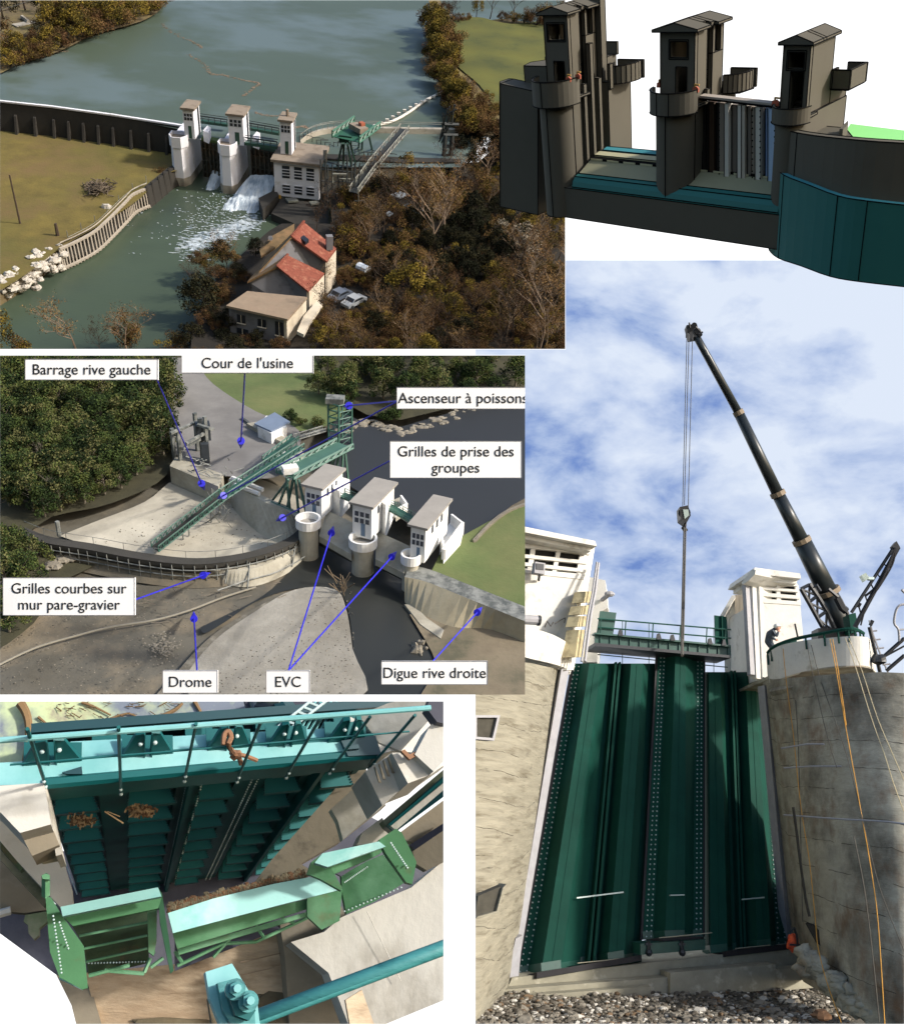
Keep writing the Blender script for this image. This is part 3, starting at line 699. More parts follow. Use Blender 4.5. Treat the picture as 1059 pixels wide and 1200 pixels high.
mb = MB(m_hook); mb.path([A.dep(802,612,51.8), A.dep(802,616,51.8), A.dep(799.5,619,51.8), A.dep(801.5,622,51.8), A.dep(804.5,620,51.8)], .1, 6); A.part('hook', mb, hb)
# lattice and luffing gear beside the boom foot
mb = MB(m_dark)
L1 = [(938,690),(947,706),(957,724),(967,742)]; L2 = [(948,685),(957,698),(968,716),(979,742)]
for a, b in zip(L1, L2): mb.tube(A.dep(*a,51), A.dep(*b,51), .1, 5)
for Lx in (L1, L2):
    for a, b in zip(Lx[:-1], Lx[1:]): mb.tube(A.dep(*a,51), A.dep(*b,51), .13, 5)
for a, b in zip(L1[:-1], L2[1:]): mb.tube(A.dep(*a,51), A.dep(*b,51), .07, 5)
for a, b in zip(L1[1:], L2[:-1]): mb.tube(A.dep(*a,51), A.dep(*b,51), .07, 5)
mb.path([A.dep(948,684,51), A.dep(951,689,51), A.dep(956,686,51), A.dep(960,693,51)], .12, 5)
mb.path([A.dep(970,690,50.8), A.dep(984,702,50.8), A.dep(992,718,50.8), A.dep(996,740,50.8)], .1, 5)
mb.path([A.dep(980,700,50.8), A.dep(986,712,50.8), A.dep(991,716,50.8)], .22, 6)
mb.pbox(A.dep(958,748,50.8), A.dep(1002,748,50.8)-A.dep(958,748,50.8), V((0,1,0)), A.dep(958,736,50.8)-A.dep(958,748,50.8))
A.part('luffing_frame', mb, th)
mb = MB(m_gate); Fc = Face(A, A.dep(998,735,50), level(A, (0,-1,0))); Fc.slab(mb, [(994,720),(1002,718),(1006,740),(997,742)], 0, .8); A.one('cabinet', mb, 'small green upright cabinet between crane boom and lamp mast', 'cabinet')
# lamp mast
th = A.thing('lamp_mast', 'tilted dark steel mast with a floodlight and dangling cable at the right', 'mast', A.dep(1000,736,44))
mb = MB(m_dark)
for (p, q, r) in (((1001,735),(1052,641),.11), ((997,718),(1047,641),.08), ((1005,712),(1008,707),.06), ((1014,698),(1024,690),.06)): mb.tube(A.dep(*p,44), A.dep(*q,44), r, 6)
for t in (.15,.3,.45,.6,.75,.9): mb.tube(A.dep(1001+51*t,735-94*t,44), A.dep(997+50*t,718-77*t,44), .04, 4)
mb.slab([A.dep(1045,640,43.9), A.dep(1050,634,43.9), A.dep(1054,641,43.9), A.dep(1049,645,43.9)], V((0,.3,0)))
A.part('frame', mb, th)
mb = MB(m_rubber); mb.path(smoothline([A.dep(1049,645,43.8), A.dep(1045,662,43.8), A.dep(1031,686,43.8), A.dep(1020,701,43.8), A.dep(1013,715,43.8), A.dep(1008,733,43.8)], 4), .04, 5); mb.path(smoothline([A.dep(1049,642,43.8), A.dep(1035,676,43.8), A.dep(1026,692,43.8)], 4), .06, 5); A.part('cable', mb, th)
mb = MB(m_bolt); mb.slab([A.dep(1009,674,43.8), A.dep(1014,671,43.8), A.dep(1018,677,43.8), A.dep(1013,681,43.8)], V((0,.3,0))); mb.tube(A.dep(1016,678,43.9), A.dep(1023,678,43.9), .1, 5); A.part('floodlight', mb, th)
# right scaffolding/pipe structure
th = A.thing('scaffold_mast', 'grey pipe frame and tipped antenna mast at the right edge above the pier', 'frame', A.dep(1040,785,36))
mb = MB(m_dark)
for (p, q, r) in (((1018,735),(1031,790),.07), ((1019,733),(1022,727),.07), ((1059,748),(1032,772),.08), ((1059,768),(1038,786),.08), ((1035,770),(1059,757),.04)): mb.tube(A.dep(*p,36), A.dep(*q,36), r, 6)
mb.ball(A.dep(1029,773,36), (.3,.25,.2), None, 3, .2, 8, 6)
A.part('strut', mb, th)
mb = MB(m_strip)
mb.path([A.dep(1018,727,36), A.dep(1022,742,36), A.dep(1033,772,36), A.dep(1040,788,36)], .035, 5)
for y in (740, 750, 760, 768, 779): mb.tube(A.dep(1022+(y-740)*.4-4,y,36), A.dep(1022+(y-740)*.4+5,y-1,36), .035, 4)
mb.path(smoothline([A.dep(1053,752,36), A.dep(1052,738,36), A.dep(1047,730,36), A.dep(1049,716,36), A.dep(1054,709,36), A.dep(1064,708,36)], 4), .05, 5); mb.tube(A.dep(1051,738,36), A.dep(1064,737,36), .04, 5); mb.tube(A.dep(1056,691,36), A.dep(1062,697,36), .06, 5)
A.part('pipe_bend', mb, th)
# sling from the hook to the middle leaf
mb = MB(m_rope3); mb.tube(A.dep(801,618,51.7), A.dep(798,752,40.5), .045, 5); mb.tube(A.dep(803,618,51.7), A.dep(800,752,40.5), .045, 5); mb.tube(A.dep(799,750,40.4), A.dep(799,768,37.8), .06, 6)
A.one('sling', mb, 'grey lifting sling running from the hook block down to the middle gate leaf', 'sling')
# ropes down the right pier
def rope(pts, r, m, label, g='ropes hanging down the right pier'):
    mb = MB(m); mb.path(smoothline([A.dep(*p) for p in pts], 4), r, 5); A.one('rope', mb, label, 'rope', group=g)
rope([(917,760,37.6),(921,800,37),(929,860,35.5),(935,920,34),(940,960,33.4),(948,1010,32.6),(955,1080,32),(958,1110,31.4),(968,1150,30.8),(985,1198,29)], .016, m_rope, 'leftmost orange rope hanging down the right pier')
rope([(972,749,35.5),(980,790,33.9),(990,850,32.8),(999,900,31.8),(1008,950,31),(1017,1000,30),(1026,1060,29),(1031,1120,28.4),(1036,1200,27.4)], .016, m_rope, 'orange rope over the middle of the balcony')
rope([(975,749,35.4),(983,795,33.9),(991,850,32.7)], .016, m_rope, 'short orange rope beside its longer twin over the balcony')
rope([(990,748,35.4),(1003,785,33.7),(1020,840,32),(1036,885,31),(1047,920,30.4),(1062,960,29.8)], .015, m_rope2, 'left of two slack tan ropes crossing to the right edge')
rope([(994,748,35.4),(1009,785,33.6),(1027,840,31.9),(1046,885,30.8),(1062,922,30)], .015, m_rope2, 'right of two slack tan ropes crossing to the right edge')
rope([(945,756,36.6),(954,800,35),(968,860,33.6),(980,900,32.8)], .014, m_rope3, 'thin dark rope left of the balcony middle')
rope([(950,756,36.6),(962,800,35),(990,880,32.4),(1010,960,30.8),(1030,1040,29.2),(1059,1115,27.8)], .014, m_rope3, 'long thin dark rope slanting to the lower right edge')
rope([(1000,980,30),(1012,1040,29),(1022,1120,28.2),(1030,1198,27.4)], .018, m_rope3, 'thin dark rope on the lower right pier')
rope([(929,946,33.6),(933,975,33.3),(936,1000,33),(943,1050,32.5),(948,1074,32.2)], .05, m_gap, 'dark bent bar against the right pier', 'bars')
rope([(931,810,36.6),(935,880,35),(938,1000,33.8),(940,1080,33.4)], .015, m_rope3, 'thin dark line near the gate edge on the right pier')
# form lines on the piers (raised seams in the concrete)
mb = MB(m_strip)
for pts in ([(918,955,34.6),(945,957,33.2),(985,960,31.6),(1040,963,29.8),(1062,966,29.3)], [(915,877,35.4),(945,872,34.3),(965,872,33.7)], [(918,900,35.2),(950,898,34),(985,898,33)]):
    mb.path([A.dep(x, y, t-.05) for x, y, t in pts], .03, 4)
A.one('formwork_seam', mb, 'thin pale horizontal seams on the right pier concrete', 'seam')
# orange bag
th = A.thing('orange_bag', 'orange tool bag hanging at the gate foot next to the right pier', 'bag', A.dep(930,1118,33.6))
mb = MB(m_orange); c = A.dep(929,1104,33.6); mb.ball(c, (.2,.16,.32), None, 4, .2, 10, 8); mb.ball(c+V((0,0,-.12)), (.24,.18,.22), None, 7, .2, 10, 8); A.part('pouch', mb, th, smooth=True)
mb = MB(m_dark); mb.path([A.dep(927,1092,33.4), A.dep(930,1087,33.4), A.dep(933,1096,33.4), A.dep(934,1108,33.4), A.dep(930,1117,33.4)], .04, 5); mb.pbox(c+V((-.2,-.22,-.1)), (.4,0,0), (0,.05,0), (0,0,.06)); A.part('strap', mb, th)
# rusty rock on the gravel
mb = MB(mat('rusty_lump', C(92,66,44), .3, 4, .9)); mb.ball(A.dep(962,1190,28.5), (.28,.2,.14), None, 9, .3, 8, 6); A.one('rock', mb, 'rusty brown lump on the gravel by the right pier', 'rock')
# ================================================================ WORLD B: dark drawing-model of the dam standing clear in front of the page
B2 = Panel('model', 780, 2213, -1, 18.9, .3, None)
m_cad = mat('model_dark_grey', C(90,86,76), .03, 1, .75, spec=.2)
m_cadt = mat('model_teal', C(46,108,104), .03, 1, .6, spec=.3)
m_cadt2 = mat('model_light_teal', C(74,150,160), .03, 1, .6, spec=.3)
m_cadb = mat('model_beige', C(148,146,118), .04, 1, .7)
m_cadc = mat('model_cream', C(188,184,150), .04, 1, .7)
m_cadk = mat('model_edge_black', C(8,8,8), .02, 1, .8, spec=.1)
m_cadg = mat('model_green', C(140,216,128), .02, 1, .8)
m_cadr = mat('model_red', C(168,84,60), .05, 1, .7); m_cady = mat('model_ochre', C(170,130,60), .05, 1, .7)
m_cads = [mat('model_sheet_'+str(i), C(*c), .04, 1, .7) for i, c in enumerate([(30,80,80),(24,20,18),(58,40,24),(40,44,60),(150,140,128),(186,178,164),(210,206,196),(120,112,104),(160,150,138),(176,200,230),(130,154,190)])]  # strip colours; pale ones raised to offset the tower's shadow
oA, oB = B2.at(672,256,0), B2.at(908,292,0)
ax_a = (oB-oA).normalized(); ax_b = V((-ax_a.y, ax_a.x, 0)); ANG = math.atan2(ax_a.y, ax_a.x)
class Loc:
    def __init__(s, O): s.O = V(O)
    def w(s, u, v, z): return V((s.O.x, s.O.y, 0))+ax_a*u+ax_b*v+V((0,0,z))
    def prism(s, mb, uv, z0, z1, m=None, top=None): mb.prism([tuple(s.w(u, v, 0))[:2] for u, v in uv], z0, z1, m, top)
    def box(s, mb, u0, u1, v0, v1, z0, z1, m=None): s.prism(mb, [(u0,v0),(u1,v0),(u1,v1),(u0,v1)], z0, z1, m)
    def z(s, u, v, py): return B2.zfor(s.w(u, v, 0), py)
def outline(mb, parent, r=.028, ang=20):
    bm = bmesh.new(); me = mb.mesh('t'); bm.from_mesh(me); bmesh.ops.remove_doubles(bm, verts=bm.verts[:], dist=.003); k = MB(m_cadk)
    for e in bm.edges:
        if len(e.link_faces) == 2 and e.link_faces[0].normal.angle(e.link_faces[1].normal, 0) < R(ang): continue
        if (e.verts[0].co-e.verts[1].co).length < .02: continue
        k.tube(e.verts[0].co, e.verts[1].co, r, 4)
    bm.free(); bpy.data.meshes.remove(me)
    B2.part('edge_line', k, parent)
def cpart(name, mb, th, label=None, r=.028):
    o = B2.part(name, mb, th, label); outline(mb, o, r); return o
def nose(rad, L, n=30, v0=0):
    return [(rad*math.cos(math.pi+math.pi*i/n), v0+rad*math.sin(math.pi+math.pi*i/n)) for i in range(n+1)]+[(rad, L), (-rad, L)]
def ring_par(loc, mb, rad, th_, z0, z1, a0=180, a1=360, n=16, tail=0, c=(0,0), m=None):
    ps = [(c[0]+rad*math.cos(R(a0+(a1-a0)*i/n)), c[1]+rad*math.sin(R(a0+(a1-a0)*i/n))) for i in range(n+1)]
    if tail: ps = [(ps[0][0], ps[0][1]+tail)]+ps+[(ps[-1][0], ps[-1][1]+tail)]
    qs = []
    for i, p in enumerate(ps):
        d = V((p[0]-c[0], p[1]-c[1] if not (tail and i in (0, len(ps)-1)) else 0, 0)).normalized(); qs.append((p[0]-d.x*th_, p[1]-d.y*th_))
    for i in range(len(ps)-1):
        loc.prism(mb, [ps[i], ps[i+1], qs[i+1], qs[i]], z0, z1, m)
def cad_tower(loc, th, wv, dv, z0, z1, v0, door, window, roof_over=.35, slots=True):
    """hollow front room with door and window openings, slotted right flank, low gabled roof"""
    w2 = wv/2; t = .25
    mb = MB(m_cad)
    (dx0, dx1, dz), (wx0, wx1, wz0, wz1) = door, window
    xs = sorted({-w2, dx0, dx1, wx0, wx1, w2}); zs = sorted({z0, z0+dz, wz0, wz1, z1})
    for i in range(len(xs)-1):
        for j in range(len(zs)-1):
            xm, zm = (xs[i]+xs[i+1])/2, (zs[j]+zs[j+1])/2
            if dx0 < xm < dx1 and zm < z0+dz: continue
            if wx0 < xm < wx1 and wz0 < zm < wz1: continue
            loc.box(mb, xs[i], xs[i+1], v0, v0+t, zs[j], zs[j+1])
    front = B2.part('front_wall', mb, th)
    k = MB(m_cadk)
    def rc(pts, v=v0-.01):
        for i in range(len(pts)):
            k.tube(loc.w(pts[i][0], v, pts[i][1]), loc.w(pts[(i+1) % len(pts)][0], v, pts[(i+1) % len(pts)][1]), .028, 4)
    rc([(-w2,z0),(w2,z0),(w2,z1),(-w2,z1)]); rc([(dx0,z0),(dx1,z0),(dx1,z0+dz),(dx0,z0+dz)]); rc([(wx0,wz0),(wx1,wz0),(wx1,wz1),(wx0,wz1)])
    rc([(wx0-.08,wz0-.08),(wx1+.08,wz0-.08),(wx1+.08,wz1+.08),(wx0-.08,wz1+.08)])
    B2.part('edge_line', k, front)
    mb = MB(m_cad)
    loc.box(mb, -w2, -w2+t, v0+t, v0+dv, z0, z1)
    fl = dv*.42 if slots else dv
    loc.box(mb, w2-t, w2, v0+t, v0+fl, z0, z1)
    if slots:
        loc.box(mb, w2-t-.5, w2-.5, v0+fl, v0+dv*.62, z0, z1)
        loc.box(mb, w2-t, w2, v0+dv*.62, v0+dv, z0, z1-1.4); loc.box(mb, w2-t, w2, v0+dv*.62, v0+dv*.7, z1-1.4, z1); loc.box(mb, w2-t, w2, v0+dv*.9, v0+dv, z1-1.4, z1)
    loc.box(mb, -w2+t, w2-t, v0+dv-t, v0+dv, z0, z1)
    for i in range(7): loc.box(mb, dx0-.2, dx1+.1, v0+.9+i*.28, v0+1.18+i*.28, z0, z0+.2+i*.22)
    cpart('side_wall', mb, th)
    mb = MB(m_cad); o = roof_over; g = .32
    prof = [(-w2-o, z1), (w2+o, z1), (w2+o, z1+.12), (0, z1+.12+g), (-w2-o, z1+.12)]
    segs = [(v0-o, v0+dv*.36, 0, 0), (v0+dv*.36, v0+dv*.5, 0, .55), (v0+dv*.5, v0+dv*.62, .3, .25), (v0+dv*.62, v0+dv+o, 0, 0)] if slots else [(v0-o, v0+dv*.34, .0, 0), (v0+dv*.34, v0+dv*.46, .5, 0), (v0+dv*.46, v0+dv+o, 0, 0)]
    for (va, vb, cl, cr) in segs:
        pf = [(-w2-o+cl, z1), (w2+o-cr, z1), (w2+o-cr, z1+.12+g*cr/(w2+o)), (0, z1+.12+g), (-w2-o+cl, z1+.12+g*cl/(w2+o))]
        A_ = [loc.w(u, va, z) for u, z in pf]; mb.slab(A_, ax_b*(vb-va))
    cpart('roof', mb, th)
def hooks(loc, th, pts):
    for (u, v, z) in pts:
        mb = MB(m_cadr); c = loc.w(u, v, z)
        mb.slab([c+ax_a*x+V((0,0,zz)) for x, zz in ((-.18,0),(.18,0),(.2,.2),(.06,.3),(-.15,.25))], ax_b*.12)
        mb.tube(c+V((0,0,.28)), c+V((0,0,.42)), .05, 6, m_cady); mb.tube(c+V((0,0,.4)), c+V((0,0,.38))+ax_a*.25, .05, 6, m_cady)
        B2.part('latch', mb, th, 'small red and ochre latch')
# dam base
th = B2.thing('model_dam', 'long dark base beam under both openings of the drawing-model dam', 'dam base', oA)
Lb = Loc(oA); Wb = (oB-oA).length
zt = Lb.z(0, 0, 221); mb = MB(m_cad); Lb.box(mb, -1.0, Wb+.3, 0, 4.6, 0, zt); cpart('body', mb, th)
# sill bands of each opening
def bands(u0, u1, lab):
    zz = zt
    pr = [(0.0, zz), (0.0, zz+.1), (.1, zz+.4), (.35, zz+.64), (.7, zz+.74), (.7, zz)]
    mb = MB(m_cadt); mb.slab([Lb.w(u0, v, z) for v, z in pr], ax_a*(u1-u0)); B2.part('front_beam', mb, th)
    kk = MB(m_cadk)
    for v, z in (pr[1], pr[3], pr[4]): kk.tube(Lb.w(u0, v-.02, z+.01), Lb.w(u1, v-.02, z+.01), .03, 4)
    B2.part('edge_line', kk, th)
    z1 = zz+.72
    mb = MB(m_cadb); mb.slab([Lb.w(u0, v, z) for v, z in ((.7,zz),(.7,z1),(1.9,z1+.5),(1.9,zz))], ax_a*(u1-u0)); cpart('seat', mb, th)
    mb = MB(m_cadk); Lb.box(mb, u0, u1, 1.9, 2.3, zz, z1+.62); B2.part('seal', mb, th)
    mb = MB(m_cadc); k = int((u1-u0)/1.2)
    for i in range(k): Lb.box(mb, u0+.1+i*(u1-u0)/k, u0+.1+(i+.7)*(u1-u0)/k, 1.86, 1.9, z1+.5, z1+.6)
    B2.part('seal_clip', mb, th)
    if lab == 'left':
        mb = MB(m_cadc); mb.slab([Lb.w(u0, v, z) for v, z in ((2.3,zz),(2.3,z1+.7),(2.9,z1+.8),(2.9,zz))], ax_a*(u1-u0)); cpart('upper_seat', mb, th)
        mb = MB(m_cadt2); mb.slab([Lb.w(u0+.2, v, z) for v, z in ((2.95,zz),(2.95,z1+.85),(3.4,z1+.95),(3.4,zz))], ax_a*(u1-u0-.2)); cpart('upper_beam', mb, th)
u1a = (B2.at(790,273,0)-oA).dot(ax_a)
bands(0, u1a, 'left'); bands(u1a, Wb, 'right')
mb = MB(m_cadt2); zr = zt+.9
Lb.box(mb, 2.2, u1a, 7.2, 7.6, zr-.8, zr+.7, m_cadt); Lb.box(mb, 2.2, u1a, 5.9, 7.2, zr-.8, zr-.1, m_cadt2)
cpart('rear_beam', mb, th)
# left pier with its tower, rear platform and side wall
def place(px, py, z=0): return B2.at(px, py, z)
def spot(px, v, py, rad):
    """the point v behind the dam face whose head, at picture row py, stands at picture column px"""
    lo, hi = -12, 30
    for _ in range(40):
        u = (lo+hi)/2; p = Lb.w(u, v, 0); zz = B2.zfor(p-ax_b*rad, py)
        if B2.proj(V((p.x, p.y, zz)))[0] < px: lo = u
        else: hi = u
    return p
def pier_unit(px, py, rad, L, ptop, label, name='model_pier'):
    O = spot(px, py, ptop, rad); loc = Loc(O); th = B2.thing(name, label, 'pier', O)
    zT = loc.z(0, -rad, ptop); mb = MB(m_cad); loc.prism(mb, nose(rad, L), 0, zT)
    o = B2.part('shaft', mb, th)
    k = MB(m_cadk)
    for u, v in ((0,-rad-.01),(rad+.01,0),(-rad-.01,0)): k.tube(loc.w(u, v, .0), loc.w(u, v, zT), .03, 4)
    ar = [(rad*1.01*math.cos(math.pi+math.pi*i/14), rad*1.01*math.sin(math.pi+math.pi*i/14)) for i in range(15)]
    k.path([loc.w(u, v, .02) for u, v in ar], .03, 4); B2.part('edge_line', k, o)
    return loc, th, zT
loc, th, zT = pier_unit(653, .8, 1.12, 3.6, 118, 'left round-nosed dark pier of the drawing-model with tower and balcony')
zb = zT; zp = loc.z(0, -1.5, 97)
mb = MB(m_cad); loc.prism(mb, nose(1.4, 1.4), zb-.12, zb); cpart('balcony_floor', mb, th)
mb = MB(m_cad); ring_par(loc, mb, 1.5, .12, zb-.35, zp, 178, 372); o = B2.part('parapet', mb, th)
k = MB(m_cadk)
for zz in (zb-.35, zp):
    k.path([loc.w(1.51*math.cos(R(178+194*i/16)), 1.51*math.sin(R(178+194*i/16)), zz) for i in range(17)], .03, 4)
k.path([loc.w(1.38*math.cos(R(178+194*i/16)), 1.38*math.sin(R(178+194*i/16)), zp) for i in range(17)], .02, 4); k.tube(loc.w(0,-1.51,zb-.35), loc.w(0,-1.51,zp), .025, 4)
B2.part('edge_line', k, o)
zr_ = loc.z(0, .2, 17)
cad_tower(loc, th, 1.75, 2.6, zb, zr_, .2, (-.3,.5,1.9), (-.6,.6,zr_-1.35,zr_-.5), .28)
hooks(loc, th, [(1.25,-.5,zp-.15),(1.5,.1,zp-.1)])
# slot wall right of tower and rear mass
mb = MB(m_cad)
loc.box(mb, 1.12, 1.3, .9, 1.2, .2, zT+.5); loc.box(mb, 1.12, 1.4, 1.5, 1.8, .2, zT+2.6); loc.box(mb, 1.12, 1.5, 2.1, 2.4, .2, zT+.6); loc.box(mb, -.9, 1.6, 2.9, 5.2, .2, zT+.2); loc.box(mb, -.2, 1.2, 2.9, 3.4, zT+.2, zr_+.4); 
cpart('rear_wall', mb, th)
zz = zT+.5
mb = MB(m_cad); loc.box(mb, 1.5, 1.7, 3.0, 3.3, zz-.7, zz+.7); 
ring_par(loc, mb, 1.5, .12, zz-.5, zz+.5, -70, 30, 8, c=(1.0,4.7)); loc.box(mb, .6, 2.5, 5.3, 5.42, zz-.5, zz+.5)
cpart('rear_parapet', mb, th)
mb = MB(m_cad); loc.prism(mb, [(-.9,1.6),(-3.9,1.6),(-4.2,2.6),(-3.5,3.3),(-4.3,4.2),(-3.6,5.4),(.4,5.4),(.4,1.6)], zT-1.6, zT+1.3); loc.box(mb, -3.6, .6, 5.25, 5.4, zT+1.3, zT+2.0)
cpart('platform', mb, th)
thw = B2.thing('side_wall', 'tall dark flank wall at the far left of the drawing-model, over the woodland scene', 'wall', place(600,250))
F = Face(B2, loc.w(-1.3,.4,0), -ax_b)
mb = MB(m_cad)
P_ = [F.pt(x, y) for x, y in ((586,98),(630,108),(630,252),(586,242))]; Q_ = [F.pt(x, y)+ax_b*1.3 for x, y in ((586,98),(630,108))]
mb.slab(P_, ax_b*1.3); 
l_ = [F.pt(x, y) for x, y in ((578,92),(586,98),(586,242),(578,236))]; bk = ax_b*.9-ax_a*.3
mb.raw([l_[1], l_[2], l_[2]-ax_a*.45+ax_b*.45, l_[1]-ax_a*.45+ax_b*.45, l_[2]+ax_b*1.3-ax_a*.45, l_[1]+ax_b*1.3-ax_a*.45, l_[1]+ax_b*1.3, l_[2]+ax_b*1.3], [(0,1,2,3),(3,2,4,5),(0,3,5,6),(1,7,4,2)])
cpart('wall', mb, thw)
# middle pier
loc, th, zT = pier_unit(793, 1.2, 1.15, 3.8, 128, 'middle round-nosed dark pier of the drawing-model with the full tower beside the sheet gate')
zp = loc.z(0, -1.5, 110)
mb = MB(m_cad); loc.prism(mb, nose(1.38, 1.4), zT-.12, zT); cpart('balcony_floor', mb, th)
mb = MB(m_cad); ring_par(loc, mb, 1.48, .12, zT-.3, zp, 182, 350); o = B2.part('parapet', mb, th); k = MB(m_cadk)
for zz in (zT-.3, zp): k.path([loc.w(1.49*math.cos(R(182+168*i/16)), 1.49*math.sin(R(182+168*i/16)), zz) for i in range(17)], .03, 4)
for aa in (255, 285): k.tube(loc.w(1.49*math.cos(R(aa)), 1.49*math.sin(R(aa)), zT-.3), loc.w(1.49*math.cos(R(aa)), 1.49*math.sin(R(aa)), zp), .025, 4)
B2.part('edge_line', k, o)
zr_ = loc.z(0, .1, 36)
cad_tower(loc, th, 2.15, 2.8, zT, zr_, .0, (-.1,.6,1.9), (-.45,.6,zr_-1.3,zr_-.5), .32)
hooks(loc, th, [(-1.3,.2,zp-.1),(1.3,-.3,zp-.15)])
mb = MB(m_cad); loc.box(mb, 1.12, 1.3, .9, 1.2, 1.5, zT+.6); loc.box(mb, .6, 1.35, 2.9, 3.8, 1.5, zT+.4); cpart('rear_wall', mb, th)
mb = MB(m_cad); ring_par(loc, mb, 1.3, .12, zT, zT+.95, -75, 20, 8, c=(.9,3.9)); loc.box(mb, .6, 2.2, 4.5, 4.62, zT, zT+.95); loc.prism(mb, [(1.0,2.9),(1.9,3.3),(2.1,4.5),(1.0,4.5)], zT-.1, zT); cpart('rear_parapet', mb, th)
# right tower with the curved wall
loc = Loc(spot(928, .9, 140, .8)); 
zT = loc.z(0, -1, 140)
th = B2.thing('model_pier', 'right dark tower of the drawing-model rising from the curved end wall', 'pier', loc.O)
mb = MB(m_cad); loc.prism(mb, nose(.8, 4.2), 0, zT); cpart('shaft', mb, th)
zp = loc.z(0, -1.0, 128)
mb = MB(m_cad); loc.prism(mb, nose(.92, .8), zT-.12, zT); cpart('balcony_floor', mb, th)
mb = MB(m_cad); ring_par(loc, mb, 1.0, .1, zT-.3, zp, 175, 355); o = B2.part('parapet', mb, th); k = MB(m_cadk)
for zz in (zT-.3, zp): k.path([loc.w(1.01*math.cos(R(175+180*i/16)), 1.01*math.sin(R(175+180*i/16)), zz) for i in range(17)], .03, 4)
B2.part('edge_line', k, o)
zr_ = loc.z(0, 0, 52)
cad_tower(loc, th, 1.4, 2.5, zT, zr_, .0, (-.25,.45,2.0), (-.42,.42,zr_-1.1,zr_-.35), .2, slots=False)
hooks(loc, th, [(-.95,-.1,zp-.1)])
mb = MB(m_cad); loc.box(mb, -.7, .7, 2.5, 4.3, 0, zT+.7); cpart('rear_wall', mb, th)
mb = MB(m_cad); 
for (u0, u1, v0, v1) in ((.7,.8,2.4,3.0),(.8,1.7,2.4,2.5),(1.6,1.7,2.5,4.3),(.7,1.7,4.22,4.32)): loc.box(mb, u0, u1, v0, v1, zT+.7, zT+1.6)
loc.box(mb, .75, 1.65, 2.45, 4.25, zT+.65, zT+.75); cpart('rear_parapet', mb, th)
# curved wall, dark above and teal below
tl = [(912,150),(922,154),(945,159),(985,163),(1020,166),(1075,170)]; md = [(911,192),(922,203),(950,214),(985,227),(1020,233),(1085,240)]; bo = [(911,291),(922,300),(950,309),(985,321),(1020,327),(1085,334)]
d0 = B2.depth(oB)-.9; tl = [(913,149)]+tl; md = [(912,189)]+md; bo = [(911,287)]+bo; ts = [d0+1.6, d0, d0-1.4, d0-2.8, d0-4, d0-4.8, d0-5.6]
MID = [B2.dep(x, y, t) for (x, y), t in zip(md, ts)]; BOT = [V((p.x, p.y, B2.zfor(p, y))) for p, (x, y) in zip(MID, bo)]; TOP = [V((p.x, p.y, B2.zfor(p, y))) for p, (x, y) in zip(MID, tl)]
MID, BOT, TOP = smoothline(MID, 3), smoothline(BOT, 3), smoothline(TOP, 3)
th = B2.thing('curved_wall', 'curved end wall of the drawing-model, dark grey above and deep teal below', 'wall', BOT[0])
dn = ax_b*.8
mb = MB(m_cad); mb.loft([MID, TOP, [p+dn*.5 for p in TOP], [p+dn*.5 for p in MID]], closed=False, caps=False); o = B2.part('upper_wall', mb, th)
k = MB(m_cadk); k.path(TOP, .03, 4); k.path([p+dn*.5 for p in TOP], .03, 4); k.tube(TOP[7], MID[7], .03, 4); B2.part('edge_line', k, o)
f_ = [p-ax_b*.35 for p in MID]; b_ = [p-ax_b*.35 for p in BOT]
mb = MB(m_cadt); mb.loft([b_, f_], closed=False, caps=False); mb.loft([[p+ax_b*.6 for p in b_], b_], closed=False, caps=False); o = B2.part('lower_wall', mb, th)
mb = MB(m_cadt2); mb.loft([f_, [p+ax_b*.36 for p in f_]], closed=False, caps=False); B2.part('ledge', mb, th)
k = MB(m_cadk); k.path(b_, .03, 4); k.path(f_, .03, 4)
for i in (3, 6, 12, 15): k.tube(f_[i], b_[i], .03, 4)
B2.part('edge_line', k, o)
mb = MB(m_cad); Ft = Face(B2, TOP[2]+V((0,0,-.1)), V((0,0,1))); mb.slab([Ft.pt(x, y) for x, y in ((925,152),(945,146),(990,150),(1000,162),(960,161),(935,158))], V((0,0,-.3))); cpart('end_slab', mb, th)
mb = MB(m_cad); z_ = B2.zfor(TOP[6], 150); mb.slab([Ft.pt(x, y) for x, y in ((982,163),(992,153),(992,158),(986,164))], V((0,0,.5))); B2.part('kerb', mb, th)
mb = MB(m_cadg); mb.slab([Ft.pt(x, y, -.2) for x, y in ((986,160),(996,145),(1085,156),(1085,170),(1020,166))], V((0,0,-.15)))
B2.one('green_ground', mb, 'bright light green ground plate behind the curved end wall', 'ground plate')
